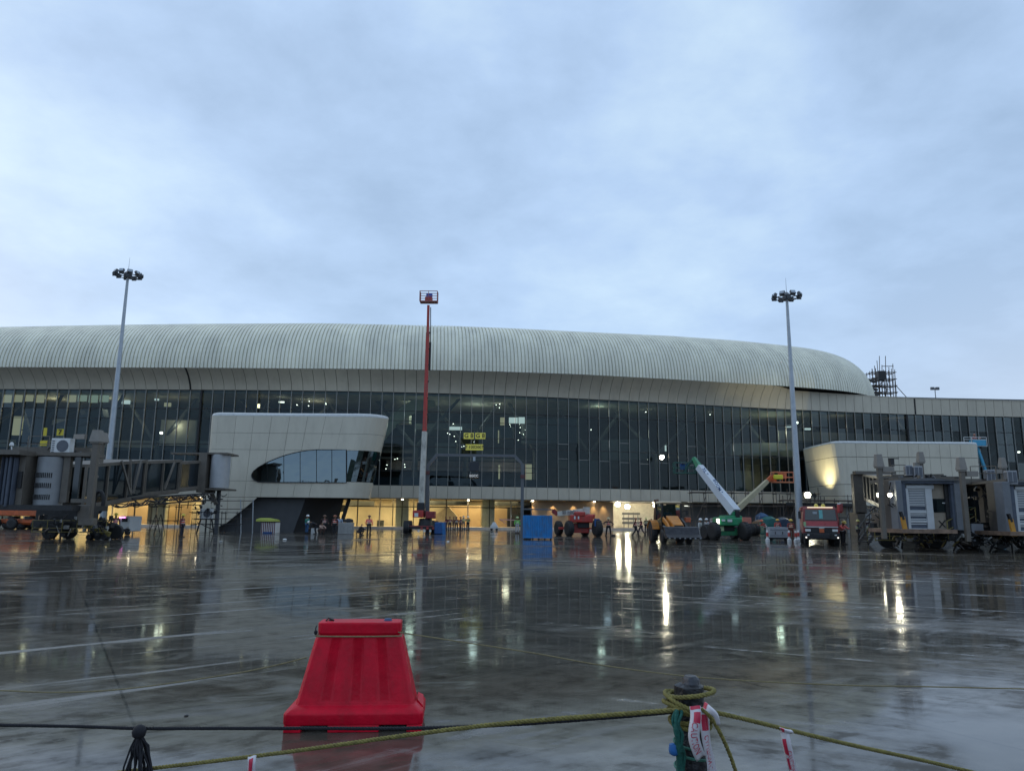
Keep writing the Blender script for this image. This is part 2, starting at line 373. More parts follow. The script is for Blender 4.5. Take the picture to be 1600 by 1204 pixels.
    mj = t.nodes.new('ShaderNodeMix'); mj.data_type = 'RGBA'; lk.new(mm('MULTIPLY', jv, 0.8), mj.inputs[0]); lk.new(mx.outputs[2], mj.inputs[6]); mj.inputs[7].default_value = (0.015, 0.013, 0.011, 1)
    lk.new(mj.outputs[2], b.inputs['Base Color'])
    rough = mm('ADD', mm('ADD', mm('MULTIPLY', dry, 0.11), mm('MULTIPLY', mr(fl, 0.5, 0.68, 0.0, 1.0), 0.13)), mm('ADD', mm('MULTIPLY', streak, 0.34), mm('MULTIPLY', fine, 0.05)))
    lk.new(mm('ADD', rough, 0.035, True), b.inputs['Roughness'])
    b.inputs['IOR'].default_value = 1.45
    b.inputs['Specular Tint'].default_value = (1.0, 0.91, 0.82, 1)
    lk.new(mm('ADD', mm('MULTIPLY', mr(mm('ADD', mm('MULTIPLY', fl, 0.35), mm('ADD', mm('MULTIPLY', mid, 0.25), mm('MULTIPLY', dg, 0.4))), 0.42, 0.60, 0.02, 0.55), mm('SUBTRACT', 1.0, near)), mm('ADD', mm('MULTIPLY', near, 0.85), mm('MULTIPLY', streak, 0.20))), b.inputs['Specular IOR Level'])
    h = mm('ADD', mm('MULTIPLY', mm('MULTIPLY', fine, dry), 0.16), mm('ADD', mm('MULTIPLY', mm('MULTIPLY', brush, dry), 0.06), mm('MULTIPLY', mid, 0.10)))
    bp = t.nodes.new('ShaderNodeBump'); bp.inputs['Strength'].default_value = 0.45; bp.inputs['Distance'].default_value = 0.010
    lk.new(h, bp.inputs['Height']); lk.new(bp.outputs[0], b.inputs['Normal'])
    return mt
M_GROUND = ground_mat()
g = MB().add([(-2500, -2500, 0), (2500, -2500, 0), (2500, 2500, 0), (-2500, 2500, 0)], [(0, 1, 2, 3)]).build('apron', M_GROUND)
tag(g, kind='structure')
# wooded ridge behind the photographer, seen only as a dark reflection in the glass
rg = MB(); pr = random.Random(3); prev = None; vs = []; fs = []
nk = 90
for i in range(nk + 1):
    a = math.radians(180 + 200 * (i / nk - 0.5) * 1.0) ; R0 = 240
    hgt = 20 + 3 * math.sin(i * 0.21)
    dg_ = math.degrees(a); hgt *= 1 - .60 * max(0, min(1, (dg_ - 184) / 14)) * max(0, min(1, (228 - dg_) / 14))
    for k, (rr, zz) in enumerate(((0, 0), (25, hgt * 0.55), (60, hgt * 0.9), (100, hgt), (200, hgt * 0.7), (300, 0))):
        vs.append(Vector(((R0 + rr) * math.sin(a), (R0 + rr) * math.cos(a), zz + pr.uniform(-.8, .8) * (k not in (0, 5)))))
for i in range(nk):
    for k in range(5):
        q = i * 6 + k; fs.append((q, q + 1, q + 7, q + 6))
rg.add(vs, fs); tag(rg.build('hills', mat('wooded_hillside', (0.03, 0.045, 0.025), 0.9, 0, 0.5, 0.2), smooth=60), kind='structure')

# ------------------------------------------------------------------ terminal
ZG = 18.0
TOP = [(-360, 607.5), (-150, 608), (0, 608), (150, 608.5), (300, 609), (450, 610), (600, 611), (750, 615.5), (900, 622), (1050, 630), (1200, 638.5), (1300, 643.5), (1400, 647.5), (1500, 650), (1600, 652), (1800, 655.5), (2000, 659)]
ctl = [AZ(x, y, ZG).xy for x, y in TOP]
def catmull(pts, n=24):
    o = []
    for i in range(len(pts) - 1):
        p0 = pts[max(0, i - 1)]; p1 = pts[i]; p2 = pts[i + 1]; p3 = pts[min(len(pts) - 1, i + 2)]
        for k in range(n):
            t_ = k / n
            o.append(0.5 * ((2 * p1) + (p2 - p0) * t_ + (2 * p0 - 5 * p1 + 4 * p2 - p3) * t_ * t_ + (3 * p1 - p0 - 3 * p2 + p3) * t_ ** 3))
    o.append(pts[-1]); return o
def resample(pts, step):
    o = [pts[0].copy()]; acc = 0.0; need = step
    for a, b in zip(pts, pts[1:]):
        l = (b - a).length; s0 = 0.0
        while acc + (l - s0) >= need:
            s0 += need - acc; acc = 0.0; o.append(a + (b - a) * (s0 / l))
        acc += l - s0
    return o
def smooth_pts(p, k):
    for _ in range(k):
        p = [p[0]] + [(p[i - 1] + p[i] * 2 + p[i + 1]) / 4 for i in range(1, len(p) - 1)] + [p[-1]]
    return p
PATH = resample(catmull(smooth_pts(ctl, 2)), 1.5)
PATH = smooth_pts(PATH, 12)
NP_ = len(PATH)
def normals(p):
    o = []
    for i in range(len(p)):
        t_ = (p[min(i + 1, len(p) - 1)] - p[max(i - 1, 0)]).normalized(); o.append(Vector((t_.y, -t_.x)))
    return o
NRM = normals(PATH)
def pt(i, off, z):
    q = PATH[i] + NRM[i] * off; return Vector((q.x, q.y, z))
PXS = [proj(pt(i, 0, 10))[0] for i in range(NP_)]
def idx(px):
    return min(range(NP_), key=lambda i: abs(PXS[i] - px))

term = thing('terminal_building', 'long curved airport terminal with ribbed metal roof and dark glass front', 'terminal', (0, 97, 0))
Z_SP0, Z_SP1 = 4.02, 5.62

# --- glazing
ROWS = [(Z_SP1 + 0.05, 10.75), (10.85, 15.45), (15.55, ZG - 0.05)]
def hidden(px, z0, z1):
    y0 = None
    if 318 < px < 600 and z1 < 14.5: return True
    if 1262 < px < 1540 and z1 < 12: return True
    if px < 360 and z1 < 11: return False
    return False
far_p = MB()
prng = random.Random(5)
for i in range(NP_ - 1):
    a, b = pt(i, 0, 0), pt(i + 1, 0, 0); d = (b - a)
    x0 = PXS[i]
    for z0, z1 in ROWS:
        jt = prng.uniform(-0.0015, 0.0015)
        q = [a + d * 0.03 + Vector((0, 0, z0)), a + d * 0.97 + Vector((0, 0, z0)), a + d * 0.97 + Vector((0, 0, z1)), a + d * 0.03 + Vector((0, 0, z1))]
        nv = Vector((NRM[i].x, NRM[i].y, 0)); q[2] += nv * jt; q[3] += nv * jt
        if -15 < x0 < 1612 and not hidden(x0, z0, z1):
            MB().add(q, [(0, 1, 2, 3)]).build('pane', M_GLASS, term)
        else:
            far_p.add(q, [(0, 1, 2, 3)])
tag(far_p.build('pane', M_GLASS, term), kind='stuff')
for i in range(NP_):
    o = MB().beam(pt(i, 0.10, Z_SP1), pt(i, 0.10, ZG), 0.07, 0.22)
    o.build('mullion', M_MULL, term)
for z, hh in ((10.8, .10), (15.5, .10), (Z_SP1 + .02, .08), (ZG - .02, .08)):
    m_ = MB()
    for i in range(NP_ - 1): m_.beam(pt(i, 0.02, z), pt(i + 1, 0.02, z), 0.12, hh)
    m_.build('transom', M_JBD, term)
for z, x0, x1 in ((14.2, -100, 900), (8.2, 640, 880), (13.3, 1150, 1300), (13.6, 1300, 1650), (7.55, 560, 840), (12.1, 560, 860)):
    m_ = MB(); 
    for i in range(idx(x0), idx(x1)): m_.beam(pt(i, 0.02, z), pt(i + 1, 0.02, z), 0.1, 0.07)
    m_.build('transom', M_JBD, term)
# odd short transoms, one bay wide, in the middle of the facade
for px, z in ((868, 9.6), (868, 11.6), (905, 9.5), (942, 9.4), (965, 12), (965, 9.3), (1030, 9.4), (1068, 11.9), (1068, 9.2), (1000, 9.2)):
    i = idx(px); MB().beam(pt(i, 0.03, z), pt(i + 1, 0.03, z), 0.1, 0.07).build('transom', M_MULL, term)
# expansion joints seen as a black line
for px in (306, 1427):
    i = idx(px); MB().beam(pt(i, 0.16, Z_SP1), pt(i, 0.16, ZG), 0.22, 0.3).build('expansion_joint', M_DARK, term)

# --- spandrel panels (one per bay) with a dark frame behind
bk = MB()
for i in range(NP_ - 1):
    a, b = pt(i, 0.22, 0), pt(i + 1, 0.22, 0); d = (b - a); c = (a + b) / 2
    ang = math.atan2(d.y, d.x)
    MB().box((c.x, c.y, (Z_SP0 + Z_SP1) / 2), (d.length - 0.045, 0.08, Z_SP1 - Z_SP0), ang).build('spandrel_panel', M_BEIGE, term)
    bk.box((c.x - NRM[i].x * .1, c.y - NRM[i].y * .1, (Z_SP0 + Z_SP1) / 2), (d.length + .01, 0.06, Z_SP1 - Z_SP0 - .06), ang)
bk.build('panel_backing', M_DARK, term)

# --- eave line and fascia / soffit panels
EAVE = [(-400, 573), (0, 573), (300, 574), (600, 576), (750, 579), (900, 584), (1050, 592), (1200, 601), (1260, 605.5), (1345, 612)]
SIL = [(-400, 516), (0, 511), (150, 508), (300, 506), (500, 505), (700, 509), (800, 513), (900, 518), (1050, 525), (1150, 532), (1250, 542), (1300, 551)]
PAR = [(1100, 600), (1200, 607), (1250, 611.5), (1300, 615), (1345, 618), (1400, 621), (1437, 623), (1600, 627), (1800, 631), (2000, 635)]
def px_at(off, z, i): return proj(pt(i, off, z))[0]
EO = 2.1
fz, fo = [], []
for i in range(NP_):
    px = px_at(EO, 20, i); p = pt(i, EO, 0)
    ze = P(px, lerp_tab(EAVE, px), p.y).z
    px2 = px_at(0.25, 20, i); p2 = pt(i, 0.25, 0); zp = P(px2, lerp_tab(PAR, px2), p2.y).z
    k = min(1, max(0, (px2 - 1195) / 55.0)); k = k * k * (3 - 2 * k)
    fz.append(ze * (1 - k) + zp * k - 0.05 * (1 - k)); fo.append((EO - 0.1) * (1 - k) + 0.05 * k)
bk = MB()
def fprof(i, t_): return pt(i, 0.22 + fo[i] * (0.25 * t_ + 0.75 * t_ ** 2.0), ZG + 0.02 + (fz[i] - ZG) * t_)
K = 7
for i in range(0, NP_ - 1):
    j = i + 1
    if PXS[i] < -60 or PXS[i] > 1660 or True:
        va, vb = [], []
        for k in range(K + 1):
            a, b = fprof(i, k / K), fprof(j, k / K); g_ = 0.028 / (b - a).length
            va.append(a + (b - a) * g_); vb.append(b - (b - a) * g_)
        inn = Vector((-NRM[i].x, -NRM[i].y, 0)) * 0.06
        vs = va + vb + [v + inn for v in va] + [v + inn for v in vb]; n = K + 1
        fs = [(k, n + k, n + k + 1, k + 1) for k in range(K)] + [(0, 2 * n, 3 * n, n), (K, n + K, 3 * n + K, 2 * n + K)]
        fs += [(k, k + 1, 2 * n + k + 1, 2 * n + k) for k in range(K)] + [(n + k, 3 * n + k, 3 * n + k + 1, n + k + 1) for k in range(K)]
        MB().add(vs, fs).build('fascia_panel', M_BEIGE, term, smooth=40)
    vs = [fprof(i, k / K) - Vector((NRM[i].x, NRM[i].y, 0)) * .09 for k in range(K + 1)] + [fprof(j, k / K) - Vector((NRM[j].x, NRM[j].y, 0)) * .09 for k in range(K + 1)]
    bk.add(vs, [(k, K + 1 + k, K + 2 + k, k + 1) for k in range(K)])
bk.build('panel_backing', M_DARK, term)
for px in (299, 1437):
    i = idx(px); q = [fprof(i, k / K) + Vector((NRM[i].x, NRM[i].y, 0)) * .02 for k in range(K + 1)]
    MB().tube(q, 0.12, 5).build('expansion_joint', M_DARK, term)
# flat roof behind the parapet on the right, and a coping
m_ = MB(); i0 = idx(1180)
for i in range(i0, NP_ - 1):
    m_.add([pt(i, 0.2, fz[i] - .3), pt(i + 1, 0.2, fz[i + 1] - .3), pt(i + 1, -30, fz[i + 1] - .3), pt(i, -30, fz[i] - .3)], [(0, 1, 2, 3)])
m_.build('flat_roof', mat('roof_membrane', (0.2, 0.2, 0.2), 0.7), term)
m_ = MB()
for i in range(idx(1240), NP_ - 1): m_.beam(pt(i, 0.16, fz[i] + .04), pt(i + 1, 0.16, fz[i + 1] + .04), 0.36, 0.09)
m_.build('coping', M_BEIGE, term)

# --- ribbed drum roof
epath = []
for i in range(NP_):
    px = px_at(EO, 20, i)
    if px > 1254: break
    epath.append(pt(i, EO + 0.15, 0).xy)
e_end = epath[-1]; tdir = (epath[-1] - epath[-3]).normalized()
ang = math.atan2(tdir.y, tdir.x); q = e_end.copy()
for k in range(60):
    ang += math.radians(0.5 if k < 8 else (2.0 if k < 22 else 4.8)) * 1.0
    q = q + Vector((math.cos(ang), math.sin(ang))) * 0.75
    epath.append(q.copy())
    if ang > math.radians(112): break
RIB = 0.5
rp = smooth_pts(resample(epath, RIB), 20); rn = normals(rp)
ze_l, b_l = [], []
for k in range(len(rp)):
    px, _ = proj((rp[k].x, rp[k].y, 20)); ze = P(px, lerp_tab(EAVE, px), rp[k].y).z
    pi_ = rp[k] - rn[k] * 6.0; zz = 27.0
    for _ in range(3):
        pxs, _y = proj((pi_.x, pi_.y, zz)); zz = P(pxs, lerp_tab(SIL, min(pxs, 1300)), pi_.y).z
    if px > 1243 or (k > 50 and ze_l and proj((rp[k-1].x, rp[k-1].y, 20))[0] > 1243): ze = max(19.0, ze_l[-1] - 0.006); zz = None
    ze_l.append(ze); b_l.append((zz - ze) / 0.955 if zz else b_l[-1] - 0.006)
rm = MB(); vs = []; NPR = 16
for k in range(len(rp) * 4):
    i = k // 4; s_ = (0.0, 0.70, 0.76, 0.94)[k % 4]; up = (0, 0, -1, -1)[k % 4] * 0.20
    j = min(i + 1, len(rp) - 1); c = rp[i].lerp(rp[j], s_); n_ = rn[i].lerp(rn[j], s_).normalized(); ze = ze_l[i] + (ze_l[j] - ze_l[i]) * s_; bb = b_l[i] + (b_l[j] - b_l[i]) * s_
    A_ = 8.4
    for u in range(NPR + 1):
        t_ = (u / NPR) * PI / 2
        o_ = A_ * (1 - math.cos(t_)); z = ze + bb * math.sin(t_)
        no = math.cos(t_) * up; nz_ = math.sin(t_) * up
        vs.append(Vector((c.x - n_.x * (o_ - no), c.y - n_.y * (o_ - no), z + nz_)))
    vs.append(Vector((c.x - n_.x * 16, c.y - n_.y * 16, ze + bb - 0.5)))
w_ = NPR + 2
fs = [(a * w_ + u, (a + 1) * w_ + u, (a + 1) * w_ + u + 1, a * w_ + u + 1) for a in range(len(rp) * 4 - 1) for u in range(w_ - 1)]
rm.add(vs, fs); rm.build('ribbed_roof', M_ROOF, term)
# underside lip of the roof edge and the void behind it
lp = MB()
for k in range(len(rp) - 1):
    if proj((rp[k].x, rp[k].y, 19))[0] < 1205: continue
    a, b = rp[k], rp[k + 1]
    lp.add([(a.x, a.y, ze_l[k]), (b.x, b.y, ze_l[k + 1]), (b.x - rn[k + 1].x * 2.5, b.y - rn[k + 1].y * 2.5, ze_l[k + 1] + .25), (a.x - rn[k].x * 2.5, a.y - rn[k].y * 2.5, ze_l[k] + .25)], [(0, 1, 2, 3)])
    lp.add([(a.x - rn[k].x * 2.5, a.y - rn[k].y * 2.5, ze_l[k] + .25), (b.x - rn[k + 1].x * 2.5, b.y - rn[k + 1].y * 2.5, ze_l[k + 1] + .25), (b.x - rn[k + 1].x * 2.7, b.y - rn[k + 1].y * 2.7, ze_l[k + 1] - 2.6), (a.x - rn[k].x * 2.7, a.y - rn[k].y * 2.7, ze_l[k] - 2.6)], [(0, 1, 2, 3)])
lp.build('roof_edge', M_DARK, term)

# --- upper hall interior
def strip(i0, i1, o0, o1, z0, z1, step=4):
    m_ = MB(); ks = list(range(i0, i1, step)) + [i1]
    for a, b in zip(ks, ks[1:]):
        vs = [pt(a, o0, z0), pt(b, o0, z0), pt(b, o1, z0), pt(a, o1, z0), pt(a, o0, z1), pt(b, o0, z1), pt(b, o1, z1), pt(a, o1, z1)]
        m_.add(vs, [(3, 2, 1, 0), (4, 5, 6, 7), (0, 1, 5, 4), (1, 2, 6, 5), (2, 3, 7, 6), (3, 0, 4, 7)])
    return m_
E_ = NP_ - 1
strip(0, E_, -0.2, -18, 5.0, 5.3).build('floor_slab', M_INTD, term)
strip(0, E_, -0.3, -18, 17.7, 18.0).build('ceiling', M_INT, term)
strip(0, E_, -17.5, -18, 5.3, 17.7).build('rear_wall', M_INTD, term)
strip(0, E_, -18.2, -19, 0, 24).build('core_wall', M_INTD, term)
strip(0, idx(640), -7, -17.4, 10.5, 10.9).build('mezzanine', M_INTD, term)
strip(idx(1130), E_, -5, -17.4, 10.9, 11.3).build('mezzanine', M_INTD, term)
strip(0, idx(560), -8, -8.3, 10.9, 12.0).build('balustrade', M_INT, term)
strip(idx(1240), idx(1480), -4, -4.4, 13.6, 15.3).build('bulkhead', mat('interior_warm_bulkhead', (0.34, 0.29, 0.23), 0.7, 0, .1, 1), term)
strip(idx(600), idx(850), -9, -9.4, 8.2, 9.6).build('bulkhead', mat('interior_mauve_panel', (0.25, 0.22, 0.22), 0.7, 0, .2, 2), term)
strip(idx(560), idx(850), -8, -17, 9.7, 10.0).build('mezzanine', M_INTD, term)
strip(idx(560), idx(850), -0.5, -0.8, 5.4, 6.7).build('parapet', M_INTD, term)
r2 = random.Random(11)
M_COL = mat('interior_column', (0.17, 0.165, 0.15), 0.6)
for px in range(-100, 1800, 105):
    i = idx(px + r2.uniform(-10, 10)); i2 = min(E_, i + r2.choice((-4, -3, 3, 4))); of = r2.uniform(-4, -10)
    MB().cyl(pt(i, of, 5.3), pt(i, of, 11.0), 0.42, 0.36, 10).cyl(pt(i, of, 11.0), pt(i2, of - 2, 17.8), 0.3, 0.22, 8).cyl(pt(i, of, 11.0), pt(max(0, 2 * i - i2) if 2 * i - i2 < E_ else E_, of + 2, 17.8), 0.3, 0.22, 8).build('column', M_COL, term, smooth=40)
for px, z0, wd, hh, cl in ((40, 12.2, 3, 2.6, 0), (85, 11.0, 4, 2.5, 1), (230, 11.2, 5, 3.6, 0), (247, 8, 3, 2.5, 1), (700, 10.2, 3, 1.6, 1), (780, 12.5, 4, 1.6, 1), (700, 13.8, 9, 0.8, 1), (930, 6, 6, 4, 1), (1000, 10, 7, 3, 1), (1180, 6, 8, 3, 1), (870, 12, 8, 3.5, 1), (620, 14.5, 4, 2, 0), (1210, 11.4, 7, 2.0, 0), (1260, 11.4, 5, 2.2, 0)):
    i = idx(px); c = pt(i, -r2.uniform(4, 9), z0 + hh / 2)
    MB().box(c, (wd, 1.6, hh), math.atan2(NRM[i].x, -NRM[i].y) * -1 + 0).build('interior_cabin', M_INT if cl == 0 else mat('interior_grey_green', (0.17, 0.18, 0.16), 0.7), term)
# sweeping pale ramp seen through the glass around x=620-690
rampp = [AZ(600, 668, 12.4), AZ(615, 655, 13.4), AZ(640, 640, 14.6), AZ(665, 625, 15.8), AZ(690, 617, 16.5)]
vs = []
for k in range(5):
    px, y = ((592, 672), (608, 652), (628, 634), (650, 622), (676, 614))[k]; p = P(px, y, PATH[idx(px)].y + 4); vs += [p, p + Vector((0.4, 0, -1.6))]
MB().add([v for v in vs] + [v + Vector((0, 1.2, 0)) for v in vs], [(2 * k, 2 * k + 1, 2 * k + 3, 2 * k + 2) for k in range(4)] + [(10 + 2 * k, 12 + 2 * k, 13 + 2 * k, 11 + 2 * k) for k in range(4)] + [(2 * k, 2 * k + 2, 12 + 2 * k, 10 + 2 * k) for k in range(4)]).build('ramp', mat('interior_green_plaster', (0.36, 0.38, 0.27), .7), term)
# long dark diagonal escalator truss behind the left bays
a, b = P(30, 690, PATH[idx(30)].y + 5), P(165, 645, PATH[idx(165)].y + 5)
MB().beam(a, b, 1.4, 1.2).beam(a + Vector((0, 0, 1.6)), b + Vector((0, 0, 1.6)), .1, .1).build('escalator', M_INTD, term)
# light strips and points, plus glow painted as lit ceiling and wall
GW = glow('lamp_neutral', (1.0, 0.93, 0.72), 5.0); GWW = glow('lamp_warm', (1.0, 0.78, 0.42), 7.0); GC = glow('lamp_cool', (0.9, 1.0, 0.95), 5.0)
GP = glow('lamp_point', (1.0, 0.92, 0.7), 14.0)
def fit(px, y, dep, wpx, hpx, mt, name='fitting_and_lit_patch'):
    i = idx(px); Y = PATH[i].y + dep; c = P(px, y, Y); s_ = Y / 1175.0
    MB().box(c, (wpx * s_, 0.3, hpx * s_), 0).build(name, mt, term)
DIMW = glow('lit_panel_dim', (1.0, 0.85, 0.5), 0.62); DIMG = glow('lit_panel_greenish', (0.9, 1.0, 0.72), 0.5); BRW = glow('lit_panel_bright', (0.95, 1, 0.88), 1.25)
for px in (11, 28, 45, 62, 112, 129, 146, 163): fit(px, 620 + (px % 3), 3, 13, 14, DIMG if px > 120 else DIMW)  # glowing boxes stand in for patches of lit ceiling
fit(28, 665, 6, 14, 30, DIMW)
for px, y, a_, b_, mt in ((802, 657, 14, 10, BRW), (785, 658, 7, 12, DIMW), (815, 657, 10, 11, BRW), (712, 669, 20, 5, BRW), (1232, 666, 9, 3, BRW), (1262, 670, 9, 3, BRW), (1035, 713, 5, 5, GP), (1040, 700, 2, 9, BRW), (779, 682, 1.6, 20, DIMW), (780, 737, 2.5, 22, DIMW), (826, 737, 10, 24, DIMW), (1245, 660, 3, 3, GP), (1592, 706, 2, 2, GP), (455, 706, 2, 6, GWW), (404, 634, 3, 6, GWW), (262, 632, 10, 6, DIMW), (245, 624, 6, 3, BRW), (197, 628, 12, 6, BRW), (252, 676, 3, 3, GP), (440, 628, 8, 2, GW)):
    fit(px, y, 3.5, a_, b_, mt)  # some dim ones are glow standing in for a lamplit wall
pts = [(470 + r2.uniform(-6, 40), r2.uniform(622, 634)) for _ in range(6)] + [(r2.uniform(590, 660), r2.uniform(716, 732)) for _ in range(9)] + [(r2.uniform(772, 786), r2.uniform(620, 640)) for _ in range(8)] + [(r2.uniform(795, 830), r2.uniform(660, 690)) for _ in range(10)] + [(r2.uniform(696, 745), r2.uniform(660, 700)) for _ in range(10)] + [(r2.uniform(900, 1250), r2.uniform(640, 740)) for _ in range(3)]
for px, y in pts: fit(px, y, 5, .7, .7, GP, 'lamp')
for px, z, e_, col, off in ((30, 16.5, 330, (1, .82, .5), -6), (140, 16.5, 260, (1, .88, .6), -6), (235, 14, 220, (1, .88, .62), -6), (240, 16, 60, (1, .8, .5), -4), (470, 16.5, 140, (1, .85, .6), -7), (640, 16, 250, (.95, 1, .8), -6), (760, 16, 300, (.95, 1, .85), -7), (640, 13, 160, (.95, 1, .75), -1.2), (600, 10, 60, (1, .9, .7), -1.5), (950, 12, 50, (.85, .95, 1), -1.5), (1150, 12, 60, (.9, .95, .9), -1.5), (640, 9, 200, (1, .78, .5), -5), (800, 8.5, 260, (1, .78, .5), -6), (950, 16.8, 160, (.9, 1, .8), -4), (1010, 14, 110, (.9, 1, .8), -5), (1235, 15, 380, (.98, 1, .72), -4), (1330, 16, 60, (1, .85, .6), -2), (1420, 16, 50, (1, .8, .65), -2)):
    i = idx(px); c = pt(i, off, z); lamp('hall_fill_lamp', 'POINT', tuple(c), e_ * 0.6, col, size=0.5)  # unseen lamps added to light hall surfaces; one in front brightens the ramp

# --- ground floor
GO = -2.6
strip(0, E_, 0.12, -12, 3.95, 4.0).build('soffit', mat('soffit_panel', (0.33, 0.31, 0.27), 0.6), term)
strip(0, E_, -1.3, -12, 0.0, 0.30).build('plinth', mat('plinth_stone', (0.62, 0.52, 0.42), 0.5), term)
secs = [(-400, 500, 'glass'), (500, 832, 'glass'), (832, 966, 'tan'), (966, 1080, 'open'), (1080, 2000, 'dark')]
strip(0, idx(832), -9, -9.3, 0.3, 3.9).build('back_wall', M_INT, term)
strip(idx(832), idx(966), GO, GO - .3, 0.3, 3.9, 2).build('tan_wall', M_TAN, term)
strip(idx(966), idx(1080), -9, -9.3, 0.3, 3.9).build('back_wall', mat('interior_white_plaster', (0.62, 0.58, 0.48), .7), term)
strip(idx(1080), E_, -3.4, -3.8, 0.0, 3.9).build('back_wall', M_INTD, term)
MB().add([pt(idx(966), GO, .3), pt(idx(966), -9, .3), pt(idx(966), -9, 3.9), pt(idx(966), GO, 3.9)], [(0, 1, 2, 3)]).build('side_wall', M_TAN, term)
i_c = idx(832)
k = 0; M_FR = mat('window_frame_cream', (0.55, 0.47, 0.34), 0.4)
for i in range(0, i_c, 1):
    if (i % 2) == 0:
        MB().beam(pt(i, GO, .3), pt(i, GO, 3.95), 0.12, 0.16).build('frame_post', M_FR if (i % 4 == 0) else M_JBD, term)
    if i % 2 == 0 and i + 2 <= i_c:
        for z0, z1 in ((0.32, 2.86), (2.98, 3.93)):
            MB().add([pt(i, GO, z0), pt(i + 2, GO, z0), pt(i + 2, GO, z1), pt(i, GO, z1)], [(0, 1, 2, 3)]).build('ground_floor_pane', M_GGLASS, term)
strip(0, i_c, GO + .06, GO - .06, 2.86, 2.98).build('transom', M_JBD, term)
for px in (633, 776, 470, 230, 100, 0):
    i = idx(px); MB().box(pt(i, -3.6, 2.1), (1.7, 0.8, 3.7), math.atan2(-NRM[i].x, NRM[i].y) * 0).build('pier', mat('pier_grey_green', (0.40, 0.40, 0.34), .6), term)
# things inside the ground floor: partitions, door leaves, stair underside, furniture
for px, wd, h0, h1, dep, mt in ((610, .08, .3, 3.9, -6, M_JBD), (656, .1, .3, 3.9, -5, M_JBD), (700, 2.4, .3, 1.9, -7.5, M_TAN), (738, 4.6, .3, 3.2, -7.5, M_TAN), (790, 3.2, .3, 2.9, -6.5, M_TAN), (815, 2.0, .3, 3.0, -7.5, M_JBD), (600, .9, .3, 1.1, -4, M_INTD), (525, 1.6, 2.2, 3.1, -5, M_JBD), (250, 3.6, .3, 2.9, -5.5, M_TAN), (285, 2, .3, 3.3, -6, M_INT), (180, 3, .3, 3.2, -6.5, M_TAN), (215, 1.2, .3, 3.4, -4.5, M_INTD), (318, 1.0, .3, 1.2, -4, M_INTD), (560, 3.5, 3.0, 3.7, -6, M_INTD), (700, 6, 3.2, 3.8, -4.5, M_INTD), (800, 6, 3.2, 3.8, -4.5, M_INTD)):
    i = idx(px); MB().box(pt(i, dep, (h0 + h1) / 2), (wd, .3, h1 - h0), 0).build('partition', mt, term)
for (x0, y0), (x1, y1) in (((682, 803), (700, 790)), ((700, 790), (714, 806))):
    a, b = P(x0, y0, 103.5), P(x1, y1, 103.5); MB().prism([a, b, Vector((b.x, b.y, .4)), Vector((a.x, a.y, .4))], (0, .6, 0)).build('stair_side', mat('stair_cream', (.6, .5, .34), .6), term)
# bright interior of the open bay: shelving, tables
for px in (975, 982, 990, 997):
    a = P(px, 826, 108); MB().beam((a.x, a.y, .3), (a.x, a.y, 2.5), .08).build('rack_post', M_MULL, term)
for z in (1.0, 1.6, 2.3):
    a, b = P(972, 800, 108), P(1000, 800, 108); MB().beam((a.x, a.y, z), (b.x, b.y, z), .1, .3).build('rack_shelf', M_MULL, term)
# ground floor lights
for i in range(4, idx(1100), 6):
    px = PXS[i]
    if px < -60: continue
    c = pt(i, -2.15, 3.92); MB().cyl(c + Vector((0, 0, .02)), c - Vector((0, 0, .10)), 0.13, 0.13, 10).build('downlight', glow('downlight', (1, .86, .62), 16), term)
for px in range(-40, 840, 34):
    i = idx(px); c = pt(i, -5.4, 3.8); n_ = NRM[i]
    lamp('ground_floor_lamp', 'AREA', tuple(c), 175 * (.55, 1.5, .8, 1.25, .7, 1.1, 1.4, .6)[(px // 34) % 8], (1, 0.82, 0.42), size=3.0, size_y=3.0)
for px in (845, 873, 901, 929, 955):
    i = idx(px); c = pt(i, -2.15, 3.75); lamp('wall_washer', 'SPOT', tuple(c), 210, (1, .72, .36), size=.06, spot=75, target=pt(i, -2.62, 0), blend=0.9)
for px, z, e_ in ((985, 3.6, 1500), (1003, 3.3, 3600), (1045, 3.5, 1100)):
    i = idx(px); c = pt(i, -4.5, z); lamp('work_lamp', 'POINT', tuple(c), e_, (1, .93, .66), size=.35)
    MB().lathe([(.05, -.3), (.3, -.2), (.36, 0), (.3, .2), (.05, .3)], c, 12).build('work_light', glow('work_light_glow', (1, .95, .75), 26), term)
for px, y, wd in ((983, 775, 9), (1000, 777, 8), (1074, 790, 9), (1072, 779, 10), (1078, 784, 6)):
    fit(px, y, 3, wd, 1.3, BRW)
# ------------------------------------------------------------------ boarding pods attached to the terminal
def clip_h(poly, z0, z1):
    def cl(p, f, inter):
        o = []
        for a, b in zip(p, p[1:] + p[:1]):
            ia, ib = f(a), f(b)
            if ia: o.append(a)
            if ia != ib: o.append(inter(a, b))
        return o
    p = cl(poly, lambda q: q.z >= z0, lambda a, b: a.lerp(b, (z0 - a.z) / (b.z - a.z)))
    if p: p = cl(p, lambda q: q.z <= z1, lambda a, b: a.lerp(b, (z1 - a.z) / (b.z - a.z)))
    return p
def pod_ring(A, B, z0, z1, z):
    k = (z - z0) / (z1 - z0); return [Vector((a.x + (b.x - a.x) * k, a.y + (b.y - a.y) * k, z)) for a, b in zip(A, B)]

